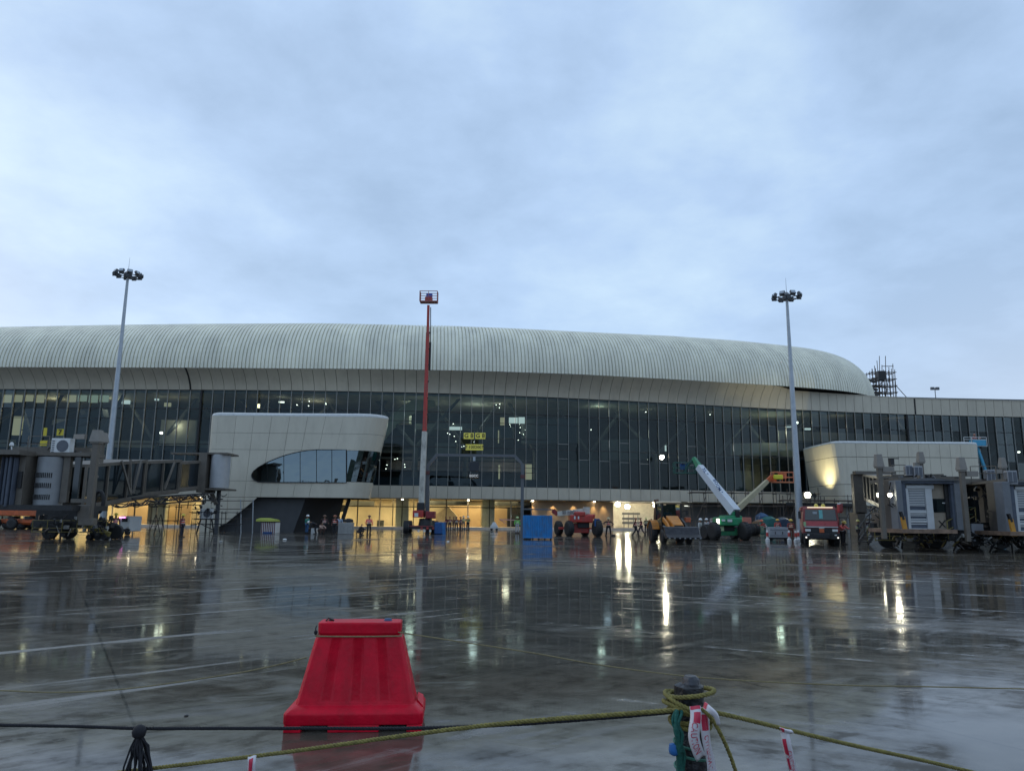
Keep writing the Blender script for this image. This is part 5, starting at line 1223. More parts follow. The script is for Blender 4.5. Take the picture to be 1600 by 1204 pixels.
def basket(T, c, wd, dp, hh, mt, rz=0.0, panel=None):
    R = Matrix.Rotation(rz, 3, 'Z'); c = Vector(c); o = MB().box(c, (wd, dp, .12), rz).build('basket_floor', mt, T, local=True)
    m_ = MB(); cs = [c + R @ Vector((x * wd / 2, y * dp / 2, 0)) for x, y in ((-1, -1), (1, -1), (1, 1), (-1, 1))]
    for a, b in zip(cs, cs[1:] + cs[:1]):
        for z in (hh * .5, hh): m_.beam(a + Vector((0, 0, z)), b + Vector((0, 0, z)), .06)
        m_.beam(a, a + Vector((0, 0, hh)), .06); q = (a + b) / 2; m_.beam(q, q + Vector((0, 0, hh)), .05)
    m_.build('basket_rail', mt, T, local=True)
    MB().box(c + R @ Vector((0, dp * .4, hh * .65)), (wd * .35, .3, hh * .55), rz).build('control_box', panel or M_DBLUE, T, local=True)
def boom_base(T, mt, L_=4.2, W_=2.6, rz=0.0, r=.62, cw=True):
    c = []
    MB().box((0, 0, .85), (L_ * .62, W_ * .42, .42)).taper((0, 0, .45), (L_ * .3, W_ * .3), (L_ * .45, W_ * .5), .25).build('chassis', mt, T, local=True, bevel=.04)
    for sx in (-1, 1):
        MB().beam((sx * L_ * .36, -W_ * .42, .66), (sx * L_ * .36, W_ * .42, .66), .24, .2).build('axle', mt, T, local=True)
        for sy in (-1, 1): wheel(T, (sx * L_ * .36, sy * W_ * .42, r), r, .42, PI / 2)
    MB().cyl((0, 0, 1.05), (0, 0, 1.35), .62, .58, 18).build('turntable_ring', M_BLKST, T, local=True)

# A: tall vertical boom lift in the middle
tA = G(664, 76); A1 = thing('boom_lift', 'red boom lift with cream mast raised straight up high above the roof', 'boom lift', tA + Vector((0, 0, 0)))
def LC(T, px, py, D): return P(px, py, D) - Vector(T.location)
m_ = MB().box((-.2, 0, .62), (2.6, 2.2, .30)); m_.build('chassis', mat('machine_maroon', (.20, .02, .025), .5, 0, .3, 3), A1, local=True, bevel=.04)
for px, D_2 in ((634, 75), (681, 75), (640, 78.6), (676, 78.6)):
    q = G(px, D_2) - Vector(A1.location); wheel(A1, (q.x, q.y, .62), .62, .52, .12)
for sy in (-1.1, 1.8): MB().beam(Vector((-1.9, sy, .6)), Vector((1.1, sy, .6)), .25, .2).build('axle', M_BLKST, A1, local=True)
MB().cyl((0, .3, .78), (0, .3, 1.5), .75, .62, 18).build('turntable_ring', M_BLKST, A1, local=True)
q0, q1 = LC(A1, 645, 808, 75.5), LC(A1, 662, 797, 75.5)
MB().box(((q0.x + q1.x) / 2, .2, (q0.z + q1.z) / 2), (q1.x - q0.x, 1.9, q1.z - q0.z)).build('engine_cover', M_RED, A1, local=True, bevel=.06)
q0, q1 = LC(A1, 670, 808, 75.5), LC(A1, 674, 800, 75.5); MB().box(((q0.x + q1.x) / 2, .2, (q0.z + q1.z) / 2), (.9, 1.6, .7)).build('counterweight', mat('machine_maroon', (.20, .02, .025)), A1, local=True, bevel=.05)
q = LC(A1, 650.5, 804, 74.4); MB().box(q, (.38, .03, .36)).build('notice_plate', M_WHITE, A1, local=True)
a, b = LC(A1, 657.5, 800, 76), LC(A1, 658, 785, 76); MB().beam(a, b, .75, .9).build('boom_knuckle', M_BLKST, A1, local=True, bevel=.05)
a = LC(A1, 658.5, 787, 76); b = LC(A1, 663.6, 674, 76); c_ = LC(A1, 668.5, 520, 76); d_ = LC(A1, 669.5, 477, 76)
MB().beam(a, b, .55, .7, .50, .62).build('boom_section', M_CREAM, A1, local=True, bevel=.03)
MB().beam(b, c_, .40, .5, .33, .42).build('boom_section', M_RED, A1, local=True, bevel=.02)
MB().beam(c_, d_, .25, .32).build('boom_section', M_RED, A1, local=True)
MB().tube([c_ + Vector((.3, 0, -1)), c_ + Vector((.28, 0, .5)), LC(A1, 673, 480, 76)], .05, 5).tube([c_ + Vector((.3, 0, -4)), c_ + Vector((.3, 0, -1))], .11, 5).build('hose', M_BLKST, A1, local=True)
for k in range(7):
    z_ = b.lerp(c_, k / 6); MB().box(z_ + Vector((.22, -.1, 0)), (.12, .2, .14)).build('clamp', M_BLKST, A1, local=True)
q = LC(A1, 670, 472, 76); basket(A1, q, 1.85, .9, 1.1, mat('basket_salmon', (.36, .12, .10), .5), 0, mat('control_blue', (.02, .09, .42), .5))
MB().box(q + Vector((0, 0, .22)), (.75, .8, .5)).build('jib_mount', M_RED, A1, local=True)
for k in range(6):
    q = LC(A1, 654 + k * 4.6, 829 - (k % 2) * 4, 74.2); MB().box(q, (.20, .06, .22)).build('chevron_plate', M_WHITE if k % 2 == 0 else M_RED, A1, local=True)

# B: red boom lift with stowed white boom, right of the container
B1 = thing('boom_lift', 'red boom lift with stowed white boom, parked right of the blue container', 'boom lift', G(903, 72))
for px, D_2, r_ in ((873, 73.5, .68), (889.5, 70.5, .70), (933.5, 69.5, .78), (914, 73, .62)):
    q = G(px, D_2) - Vector(B1.location); wheel(B1, (q.x, q.y, r_), r_, .5, .35, M_GREYST)
def pb(T, name, x0, x1, yt, yb, D, dep, mt, bevel=.04, taper=0):
    a, b = P(x0, yb, D) - Vector(T.location), P(x1, yt, D) - Vector(T.location)
    return MB().box(((a.x + b.x) / 2, a.y + dep / 2, (a.z + b.z) / 2), (b.x - a.x, dep, b.z - a.z)).build(name, mt, T, local=True, bevel=bevel)
pb(B1, 'chassis', 893, 920, 817, 832, 71.2, 1.6, M_RED); pb(B1, 'axle', 873, 893, 823, 826.5, 72, .4, M_RED, 0.01); pb(B1, 'axle', 920, 932, 824, 826.5, 71, .4, M_RED, 0.01)
pb(B1, 'turntable_ring', 903, 921, 816, 824, 70.9, 1.4, M_BLKST)
pb(B1, 'turntable_cover', 891, 927, 804, 816, 70.4, 2.4, M_RED, .12); pb(B1, 'engine_cover', 898, 915, 799, 806, 70.3, 2.2, M_RED, .1); pb(B1, 'engine_cover', 918, 930, 803, 810, 70.5, 2.0, M_RED, .1)
for x in (897, 903): pb(B1, 'badge', x, x + 2.2, 806, 810.5, 70.35, .04, M_WHITE, None)
a, b = LC(B1, 871, 802.5, 71.5), LC(B1, 914, 798, 71.5); 
o = MB().beam(a, b, .62, .44, .66, .50).build('boom_section', M_CREAM, B1, local=True, bevel=.03); 
pb(B1, 'boom_head', 912, 922, 792, 803, 71.0, .8, M_CREAM); a, b = LC(B1, 871, 803, 71.5), LC(B1, 863.5, 797, 71.5); MB().beam(a, b, .35, .4).build('jib', mat('machine_maroon', (.20, .02, .025)), B1, local=True)
tm = text_mesh('SS HIGH', .42, .005, True); tm.materials.append(M_GREYST); put('lettering', tm, B1, loc=LC(B1, 891, 800.4, 71.08), rot=(PI / 2, 0, 0))
q = LC(B1, 838, 800, 72); MB().beam(LC(B1, 864, 796, 72), LC(B1, 818, 795, 72), .12).beam(LC(B1, 830, 795, 72), LC(B1, 830, 804, 72), .08).beam(LC(B1, 864, 796, 72), LC(B1, 864, 803, 72), .08).build('basket_rail', M_GREYST, B1, local=True)
pb(B1, 'warning_cloth', 929, 937, 810, 822, 69.2, .1, M_DBLUE, .03)

# C: green boom lift with white raised boom
C1 = thing('boom_lift', 'green boom lift whose white boom slants up left towards the glass', 'boom lift', G(1140, 64))
for px, D_2, r_ in ((1104, 63.5, .62), (1116.5, 62, .72), (1164, 62, .74), (1148, 66, .6)):
    q = G(px, D_2) - Vector(C1.location); wheel(C1, (q.x, q.y, r_), r_, .5, .3, M_BLKST)
pb(C1, 'chassis', 1120, 1152, 824, 836, 63, 1.8, M_GREEN); pb(C1, 'axle', 1106, 1122, 829, 833, 63.5, .3, M_GREEN, .01); pb(C1, 'axle', 1150, 1163, 829, 833, 63.5, .3, M_GREEN, .01)
pb(C1, 'turntable_ring', 1131, 1148, 821, 829, 62.9, 1.5, M_BLKST); pb(C1, 'turntable_cover', 1125, 1160, 808, 821, 62.3, 2.4, M_GREEN, .12); pb(C1, 'engine_cover', 1133, 1160, 805, 811, 62.5, 2.0, M_GREEN, .1)
pb(C1, 'boom_tower', 1145, 1156, 797, 812, 62.6, .9, M_GREEN); pb(C1, 'boom_tower', 1150, 1156, 797, 810, 62.4, .3, M_BLKST)
pb(C1, 'panel', 1117, 1131, 822, 829, 62.6, .05, mat('pale_green_plate', (.4, .52, .3), .5), None); pb(C1, 'notice_plate', 1137, 1144, 811, 815, 62.2, .05, M_WHITE, None); pb(C1, 'notice_plate', 1128, 1133, 811, 814, 62.2, .05, M_WHITE, None)
pb(C1, 'rear_light_cover', 1120, 1124, 810, 818, 62.2, .1, glow('machine_lamp', (1, .95, .8), 3), None)
a, b, c_ = LC(C1, 1149, 800, 62.8), LC(C1, 1092.5, 729, 66), LC(C1, 1084, 715, 66.5)
o = MB().beam(a, b, .80, .72, .60, .55).build('boom_section', mat('boom_white', (.55, .58, .62), .4, 0, .06, 2), C1, local=True, bevel=.03)
MB().beam(b, c_, .45, .40, .3, .3).build('boom_section', M_GREEN, C1, local=True, bevel=.02)
d_ = (a - b).normalized(); angb = math.atan2((a - b).z, (a - b).x)
tm = text_mesh('BOOM SERVICES', .36, .005, True); tm.materials.append(M_DBLUE); put('lettering', tm, C1, loc=a.lerp(b, .40) + Vector((0, -.42, -.0)), rot=(PI / 2, -angb, 0))
tm = text_mesh('XL FIRST', .36, .005, True); tm.materials.append(M_DBLUE); put('lettering', tm, C1, loc=a.lerp(b, .80) + Vector((0, -.36, 0)), rot=(PI / 2, -angb, 0))
q = LC(C1, 1070, 739, 67); basket(C1, q, 1.9, .8, .95, mat('basket_dark_green', (.02, .09, .07), .5), 0)
MB().beam(c_, LC(C1, 1074, 728, 67), .16).beam(LC(C1, 1074, 728, 67), LC(C1, 1069, 740, 67), .16).build('jib', mat('basket_dark_green', (.02, .09, .07), .5), C1, local=True)
pb(C1, 'lamp_head', 1065, 1073, 721, 724, 67, .3, M_GREYST, None)

# D: orange boom lift behind with beige boom
D1 = thing('boom_lift', 'orange boom lift behind the green one, beige boom slanting up right', 'boom lift', G(1168, 82))
for px, D_2 in ((1174, 80), (1160, 83), (1181, 81)):
    q = G(px, D_2) - Vector(D1.location); wheel(D1, (q.x, q.y, .62), .62, .5, .3, M_ORANGE)
pb(D1, 'chassis', 1164, 1176, 818, 829, 80.5, 1.8, M_ORANGE); pb(D1, 'turntable_cover', 1162, 1174, 808, 818, 80.2, 1.8, mat('machine_salmon', (.5, .17, .12), .5))
a, b, c_ = LC(D1, 1150, 797, 81), LC(D1, 1199, 751, 82), LC(D1, 1206, 744, 82)
MB().beam(a, b, .62, .6, .45, .42).build('boom_section', mat('boom_khaki', (.42, .37, .24), .45), D1, local=True, bevel=.03)
MB().beam(b, c_, .4, .4).build('jib', M_ORANGE, D1, local=True)
q = LC(D1, 1225, 753, 82); basket(D1, q, 2.5, 1.0, 1.1, mat('basket_orange', (.62, .20, .09), .5), 0, M_ORANGE)
MB().box(LC(D1, 1216, 745, 81.3), (1.0, .3, .5)).build('tarpaulin', mat('tarpaulin_yellow', (.7, .62, .04), .6), D1, local=True, bevel=.1)
pb(D1, 'jib_bracket', 1205, 1213, 742, 752, 82, .4, M_ORANGE, .02)

# E: orange lifts under the left bridge
for k, (px, D2, lb) in enumerate(((20, 82, 'orange lift under the left bridge cab, left of two'), (46, 80, 'orange lift with cream boom stub under the left bridge, right of two'))):
    T = thing('boom_lift', lb, 'boom lift', G(px, D2)); 
    boom_base(T, M_ORANGE, 3.6, 2.2, r=.55)
    MB().box((0, 0, 1.75), (2.6, 1.6, .75)).taper((0, 0, 2.1), (2.2, 1.4), (1.2, 1.0), .35).build('engine_cover', M_ORANGE, T, local=True, bevel=.08)
    MB().beam((.9, -.2, 1.9), (2.3, -.2, 1.5 + k * .3), .5, .45).build('boom_section', M_CREAM if k else M_BLKST, T, local=True, bevel=.03)

# backhoe loader ---------------------------------------------------------------
K1 = thing('backhoe_loader', 'yellow and black backhoe loader facing us with its wide dark bucket lowered', 'backhoe', G(1050, 53.5), math.radians(4))
b_ = lambda n, c, s, mt, bv=.04, **k: MB().box(c, s, **k).build(n, mt, K1, local=True, bevel=bv)
M_JY = mat('loader_yellow', (.55, .20, .02), .42, 0, .2, 3, grime=.8)
b_('chassis', (0, .6, .78), (.9, 4.2, .4), M_BLKST)
MB().loft([[Vector((x * .42, -1.75, z)) for x, z in ((-1, .95), (1, .95), (.8, 1.35), (-.8, 1.35))], [Vector((x * .52, -.15, z)) for x, z in ((-1, .95), (1, .95), (.85, 1.95), (-.85, 1.95))]]).build('bonnet', M_JY, K1, local=True, bevel=.06)
b_('bonnet_grille', (0, -1.78, 1.12), (.6, .06, .3), M_BLKST, .01)
cabp = ((-.70, -.1), (.70, -.1), (.74, 1.35), (-.74, 1.35))
for x, y in cabp: MB().beam((x, y, 1.15), (x * .94, y * .98 + .03, 2.78), .09).build('cab_post', M_BLKST, K1, local=True)
MB().loft([[Vector((x * 1.02, y, 2.76)) for x, y in cabp], [Vector((x * 1.08, y + (-.1 if y < 0 else .1), 2.84)) for x, y in cabp], [Vector((x * .9, y, 2.95)) for x, y in cabp]]).build('cab_roof', mat('cab_roof_buff', (.45, .36, .24), .5), K1, local=True, bevel=.03)
CG = glass('cab_glass', (.45, .55, .55), .05)
MB().add([(-.66, -.1, 1.9), (.66, -.1, 1.9), (.62, -.09, 2.74), (-.62, -.09, 2.74)], [(0, 1, 2, 3)]).build('windscreen', CG, K1, local=True)
for s_ in (-1, 1): MB().add([(s_ * .71, -.05, 1.2), (s_ * .73, 1.3, 1.2), (s_ * .69, 1.3, 2.74), (s_ * .67, -.05, 2.74)], [(0, 1, 2, 3)]).build('side_window', CG, K1, local=True)
b_('cab_base', (0, .62, 1.05), (1.4, 1.4, .5), M_BLKST); b_('seat', (0, .75, 1.55), (.5, .5, .6), M_BLACK); b_('steering_console', (0, .15, 1.5), (.25, .25, .55), M_BLKST)
for s_ in (-1, 1):
    wheel(K1, (s_ * .98, 1.35, .74), .74, .44, 0, M_JY); wheel(K1, (s_ * .88, -1.05, .50), .50, .32, 0, M_JY)
    arc_ = [Vector((s_ * .98, 1.35 + .86 * math.cos(a), .74 + .86 * math.sin(a))) for a in [math.radians(k) for k in range(20, 165, 18)]]
    m_ = MB()
    for p, q in zip(arc_, arc_[1:]): m_.beam(p, q, .5, .05)
    m_.build('mudguard', M_JY, K1, local=True)
    m_ = MB().beam((s_ * .62, .1, 1.75), (s_ * .62, -1.1, 1.35), .14, .26).beam((s_ * .62, -1.1, 1.35), (s_ * .62, -2.15, .62), .14, .24); m_.build('loader_arm', M_JY if s_ < 0 else M_BLKST, K1, local=True)
    MB().cyl((s_ * .62, .0, 1.2), (s_ * .62, -1.3, 1.1), .06, .06, 8).build('hydraulic_ram', M_GALV, K1, local=True)
    b_('work_lamp', (s_ * .5, -.18, 2.70), (.18, .08, .10), mat('lamp_amber', (.6, .4, .2), .3), .01)
    MB().beam((s_ * .72, -.1, 2.2), (s_ * 1.05, -.25, 2.3), .04).box((s_ * 1.05, -.27, 2.15), (.16, .04, .32)).build('mirror', M_BLKST, K1, local=True)
bp_ = [(-2.15, .55 + .65), (-2.45, 1.15), (-2.62, .72), (-3.1, .50), (-3.05, .42), (-2.5, .40), (-2.18, .62)]
MB().loft([[Vector((x, y, z)) for y, z in bp_] for x in (-1.18, 1.18)]).build('bucket', mat('bucket_steel', (.04, .04, .045), .5, .4, .4, 4, bump=.4, bs=12), K1, local=True, bevel=.03)
for k in range(7): b_('bucket_tooth', (-1.05 + k * .35, -3.14, .44), (.08, .16, .06), M_GALV, .01)
MB().beam((-.3, 1.9, 1.1), (-.45, 2.3, 3.1), .3, .4).beam((-.45, 2.3, 3.1), (-.45, 2.7, 1.4), .22, .3).build('digging_arm', mat('digger_arm_brown', (.14, .07, .04), .5), K1, local=True, bevel=.03)
MB().cyl((-.25, 2.1, 1.5), (-.42, 2.2, 2.9), .06, .06, 8).build('hydraulic_ram', M_WHITE, K1, local=True)
MB().box((0, 2.05, .8), (2.2, .3, .3)).box((-1.0, 2.1, .45), (.16, .16, .9)).box((1.0, 2.1, .45), (.16, .16, .9)).build('stabiliser', M_JY, K1, local=True, bevel=.03)
MB().cyl((.5, -.6, 1.9), (.5, -.6, 2.4), .05, .05, 8).build('exhaust', M_BLKST, K1, local=True)
b_('orange_flag_box', (1.35, .6, 1.65), (.42, .3, .34), M_ORANGE); 
person('driver in dark blue sitting in the backhoe cab', 0, 0, 'squat', math.radians(4), None, (.03, .05, .09), DK, None, at=Vector(K1.location) + Matrix.Rotation(math.radians(4), 3, 'Z') @ Vector((-.1, .72, 1.45)), h=1.55)

# fire truck ---------------------------------------------------------------
T1 = thing('fire_truck', 'red fire truck seen head-on with yellow number plate and two roof beacons', 'fire truck', G(1285, 50.5), math.radians(-19))
t_ = lambda n, c, s, mt, bv=.04, par=None: MB().box(c, s).build(n, mt, par or T1, local=True, bevel=bv)
MTR = mat('truck_red', (.42, .03, .03), .3, 0, .1, 3, coat=.4, grime=.5); MTM = mat('truck_maroon', (.22, .03, .03), .35)
t_('chassis', (0, 2.6, .65), (1.0, 6.2, .3), M_BLKST)
MB().loft([[Vector((x * 1.12, y, .85)) for x, y in ((-1, .0), (1, .0), (1, 1.7), (-1, 1.7))], [Vector((x * 1.14, y, 1.62)) for x, y in ((-1, -.04), (1, -.04), (1, 1.7), (-1, 1.7))], [Vector((x * 1.04, y + (.16 if y < .5 else 0), 2.52)) for x, y in ((-1, 0), (1, 0), (1, 1.7), (-1, 1.7))]]).build('cab', MTM, T1, local=True, bevel=.06)
MB().prism([(-1.02, -.065, 1.32), (1.02, -.065, 1.32), (1.02, -.075, 1.64), (-1.02, -.075, 1.64)], (0, .04, 0)).build('front_panel', mat('truck_panel_coral', (.50, .09, .10), .3), T1, local=True)
MB().prism([(-1.0, -.06, 1.70), (1.0, -.06, 1.70), (.93, .115, 2.44), (-.93, .115, 2.44)], (0, .04, 0)).build('windscreen', M_DKGL, T1, local=True, bevel=.03)
MB().box((.02, -.02, 2.08), (.22, .02, .62)).build('windscreen_sticker', mat('sticker_aqua', (.18, .5, .5), .5), T1, local=True)
MB().box((-.35, -.0, 2.2), (.26, .02, .16)).build('windscreen_sticker', M_GALV, T1, local=True)
t_('trim_strip', (0, -.08, 1.27), (2.1, .05, .06), M_WHITE, .01); t_('grille', (0, -.04, 1.02), (1.9, .05, .36), M_BLKST, .02); t_('bumper', (0, -.16, .66), (2.24, .28, .42), M_BLKST)
o = t_('number_plate', (.02, -.32, .62), (.42, .03, .26), mat('plate_yellow', (.70, .42, .03), .4), .01)
t_('emblem', (.02, -.10, 1.02), (.30, .05, .26), M_ORANGE, .08)
t_('badge', (.02, -.10, 1.20), (.34, .02, .05), M_WHITE, .005)
for s_ in (-1, 1):
    hl_ = t_('headlight', (s_ * .84, -.09, 1.04), (.34, .08, .16), mat('headlight_lens', (.7, .7, .68), .15), .02)
    t_('fog_lamp', (s_ * .84, -.32, .74), (.14, .04, .08), mat('headlight_lens', (.7, .7, .68)), .01); t_('marker_lamp', (s_ * .98, -.32, .58), (.09, .04, .09), glow('marker', (1, .97, .9), 1.6), .01)
    MB().beam((s_ * 1.1, .0, 2.3), (s_ * 1.32, -.18, 2.3), .04).box((s_ * 1.32, -.2, 2.05 if s_ < 0 else 2.55), (.18, .06, .5)).build('mirror', M_BLKST if s_ < 0 else MTM, T1, local=True, bevel=.02)
    wheel(T1, (s_ * .95, .55, .50), .50, .3, 0, M_GREYST)
    for y in (4.2, 5.4): wheel(T1, (s_ * .92, y, .50), .50, .5, 0, M_GREYST)
    MB().cyl((s_ * .22 - .0, .35, 2.52), (s_ * .22 - .0, .35, 2.60), .14, .14, 12).lathe([(.13, 0), (.13, .10), (.08, .19), (.02, .21)], (s_ * .22, .35, 2.60), 12).build('beacon', mat('beacon_yellow', (.6, .5, .08), .3), T1, local=True, smooth=40)
t_('light_bar', (0, .12, 2.56), (1.6, .12, .07), glow('light_bar', (1, .85, .65), 1.0), .01)
t_('tank_body', (0, 4.2, 1.7), (2.2, 4.2, 1.9), MTM, .08)
MB().cyl((1.22, .1, 2.2), (1.22, .1, 2.75), .16, .16, 12).build('hose_reel', MTR, T1, local=True); t_('roof_lamp', (1.2, .05, 2.8), (.22, .12, .12), M_WHITE, .02)
t_('reflector', (-1.02, -.10, 1.46), (.16, .04, .28), mat('green_tag', (.3, .5, .25), .5), .01)

# blue container ---------------------------------------------------------------
D_c = 59.5; a, b = P(817.5, 841, D_c), P(863, 805, D_c); cw, ch = b.x - a.x, b.z
BC = thing('container', 'bright blue corrugated site container standing alone on the wet apron', 'container', ((a.x + b.x) / 2, D_c + 1, 0))
n = 12; pr_ = []
for k in range(n):
    x0 = -cw / 2 + .06 + (cw - .12) * k / n; w1 = (cw - .12) / n
    pr_ += [(x0, 0), (x0 + w1 * .35, 0), (x0 + w1 * .5, .05), (x0 + w1 * .85, .05)]
pr_.append((cw / 2 - .06, 0))
vs = [Vector((x, -1 + y, .17)) for x, y in pr_] + [Vector((x, -1 + y, ch - .05)) for x, y in pr_]; k_ = len(pr_)
MB().add(vs, [(i, i + 1, k_ + i + 1, k_ + i) for i in range(k_ - 1)]).build('corrugated_wall', M_BLUE, BC, local=True)
m_ = MB().box((0, 0.02, ch - .04), (cw, 2.0, .08))
for sx in (-1, 1):
    for sy in (-1, 1): m_.box((sx * (cw / 2 - .03), sy * .98, ch / 2 + .05), (.07, .07, ch - .1))
m_.box((0, -.99, .17), (cw, .08, .12)).box((0, .99, .17), (cw, .08, .12)); m_.build('frame', M_BLUE, BC, local=True, bevel=.01)
for sx in (-1, 1): MB().box((sx * (cw / 2 - .05), 0.02, ch / 2), (.03, 1.9, ch - .3)).build('side_wall', M_BLUE, BC, local=True)
MB().box((0, .95, ch / 2), (cw - .1, .03, ch - .3)).box((0, 0, .2), (cw - .1, 1.9, .05)).build('rear_wall', M_BLUE, BC, local=True)
for k in range(5): MB().cyl((-cw / 2 + .22 + k * (cw - .4) / 4, -.92, .07), (-cw / 2 + .34 + k * (cw - .4) / 4, -.92, .07), .07, .07, 10).build('caster', M_BLACK, BC, local=True)

# portal frame with display and hanging signs
D_p = 77.0
PF = thing('portal_frame', 'grey steel portal frame with chamfered corners carrying a black display', 'gantry', (P(743, 760, D_p).x, D_p, 0))
def pbeam(T, pts_, w_, mt, nm, D):
    m_ = MB()
    for (x0, y0), (x1, y1) in zip(pts_, pts_[1:]): m_.beam(P(x0, y0, D), P(x1, y1, D), w_, w_)
    return m_.build(nm, mt, T)
gl, gr = G(668, D_p), G(815.5, D_p)
MB().beam(gl, P(667.5, 728, D_p), .42, .42).build('column', M_GREYST, PF); MB().beam(gr, P(816.5, 725, D_p), .32, .32).build('column', M_GREYST, PF)
MB().beam(P(667.5, 728.5, D_p), P(683, 710, D_p), .32, .32).build('knee', M_GREYST, PF); MB().beam(P(816.5, 725.5, D_p), P(804, 711.5, D_p), .28, .28).build('knee', M_GREYST, PF)
MB().beam(P(682, 710.5, D_p), P(805, 712, D_p), .27, .27).build('cross_beam', M_GREYST, PF)
for px, y in ((668, 738), (816.5, 744)):
    q = P(px, y, D_p - .3); MB().box(q, (.42, .05, .36)).build('column_plate', mat('plate_maroon', (.12, .04, .04), .6), PF)
MB().beam(P(741, 713, D_p), P(741, 720, D_p), .25).build('hanger', M_GALV, PF)
q0, q1 = P(733.5, 736, D_p), P(749, 721.5, D_p); MB().box(((q0 + q1) / 2), (q1.x - q0.x, .35, q1.z - q0.z)).build('display_housing', mat('display_navy', (.012, .016, .025), .4), PF, bevel=.03)
q0, q1 = P(732, 746.5, D_p), P(749, 740, D_p); o = MB().box(((q0 + q1) / 2), (q1.x - q0.x, .3, q1.z - q0.z)).build('display', mat('display_black', (.005, .005, .006), .3), PF, bevel=.02)
tm = text_mesh('EGCC', .34, .005, True); tm.materials.append(glow('display_text', (.8, .9, 1), .55)); pp = ((q0 + q1) / 2) - Vector(PF.location); put('lettering', tm, o, loc=Vector((pp.x, pp.y - .16, pp.z)), rot=(PI / 2, 0, 0))
MSY = mat('sign_yellow_lit', (.66, .60, .10), .5, emit=(.8, .72, .1), es=.10)
SG = thing('gate_sign', 'pair of yellow signs reading G8 and G8 over a longer yellow sign', 'sign', (P(742, 690, 98).x, 95.5, 0))
def sgn(x0, x1, yt, yb, txt, ts):
    q0, q1 = P(x0, yb, 95.6), P(x1, yt, 95.6); o = MB().box(((q0 + q1) / 2), (q1.x - q0.x, .12, q1.z - q0.z)).build('sign_board', MSY, SG)
    tm = text_mesh(txt, ts, .005, True); tm.materials.append(M_BLKST); pp = ((q0 + q1) / 2) - Vector(SG.location); put('lettering', tm, o, loc=Vector((pp.x, pp.y - .07, pp.z)), rot=(PI / 2, 0, 0))
sgn(724.5, 740.5, 676, 685.5, 'G 8', .78); sgn(742.5, 758.5, 676, 685.5, 'G 8', .78); sgn(727.5, 755, 694, 703, '7 1002007', .55)
MB().beam(P(741.5, 674, 95.7), P(741.5, 704, 95.7), .12).beam(P(741.5, 674, 95.7), P(741.5, 674, 96.9), .1).beam(P(741.5, 700, 95.7), P(741.5, 700, 97.2), .1).build('bracket', M_GREYST, SG)
# ------------------------------------------------------------------ small site things
def rbox(name, label, cat, px0, px1, yt, D, dep, mt, bevel=.03, group=None, z0=0.0):
    a = G(px0, D); b = P(px1, yt, D); T = thing(name, label, cat, ((a.x + b.x) / 2, D + dep / 2, 0), 0, group)
    MB().box((0, 0, (b.z + z0) / 2), (b.x - a.x, dep, b.z - z0)).build('body', mt, T, local=True, bevel=bevel); return T, b.x - a.x, b.z
T, w1, h1 = rbox('concrete_block', 'square grey concrete block under the leaning strut of the pod', 'block', 527.5, 549.5, 816, 71, 1.2, M_CONC)
T2 = thing('sack', 'black plastic sack lying on top of the grey concrete block', 'sack', Vector(T.location) + Vector((.2, 0, h1)))
MB().lathe([(.05, 0), (.42, .02), (.48, .16), (.38, .30), (.12, .38), (.03, .36)], (0, 0, 0), 12).build('body', M_BLACK, T2, local=True, smooth=60)
T, w1, h1 = rbox('striped_bin', 'red and white striped round barrier bin heaped with a yellow-green sheet', 'bin', 407, 431, 815.5, 71, 1.4, M_WHITE)
for k in range(8): MB().box((-w1 / 2 + w1 * (k + .5) / 8, -.72, h1 / 2), (w1 / 20, .04, h1 * .96)).build('stripe', mat('stripe_maroon', (.14, .03, .04), .6), T, local=True)
MB().box((0, -.02, h1 + .02), (w1 * 1.05, 1.5, .08)).build('lid', M_DARK, T, local=True); MB().box((0, -.80, .08), (w1 * .6, .1, .14)).build('blue_footing', M_DBLUE, T, local=True)
T3 = thing('sheet', 'crumpled yellow-green sheet on top of the striped bin', 'sheet', Vector(T.location) + Vector((-.15, 0, h1 + .05)))
r_ = random.Random(4)
MB().loft([[Vector((x * 1.0 - .1, y * .6, 0)) for x, y in ((-1, -1), (.2, -1), (1, -.8), (1, 1), (-.2, 1), (-1, 1))], [Vector((x * .95 - .2, y * .5, .22 + r_.uniform(-.05, .08))) for x, y in ((-1, -1), (.2, -1), (1, -.8), (1, 1), (-.2, 1), (-1, 1))], [Vector((x * .4 - .4, y * .3, .34)) for x, y in ((-1, -1), (.2, -1), (1, -.8), (1, 1), (-.2, 1), (-1, 1))]]).build('cloth', mat('sheet_lime', (.30, .34, .05), .6, 0, .2, 5), T3, local=True, bevel=.05)
rbox('white_box', 'small white box on the ground before the crouching workers', 'box', 485.5, 495, 825, 71, .6, M_WHITE)
T, w1, h1 = rbox('cabinet_trolley', 'low light-grey cabinet on a trolley right of the green boom lift', 'cabinet', 1203.5, 1231, 823.5, 60, .9, mat('cabinet_grey', (.36, .39, .43), .45), z0=.3)
for s_ in (-1, 1):
    MB().cyl((s_ * w1 * .4, -.3, .14), (s_ * w1 * .4, -.2, .14), .13, .13, 12).build('wheel', M_BLACK, T, local=True); MB().box((s_ * w1 * .2, -.47, h1 * .6), (.05, .03, .2)).build('handle', M_BLKST, T, local=True)
for z in (h1 * .42, h1 * .8): MB().box((0, -.456, z), (w1 * .96, .015, .025)).build('door_seam', M_GREYST, T, local=True)
MB().box((0, 0, .24), (w1 * 1.05, .9, .1)).build('trolley_frame', M_BLKST, T, local=True)
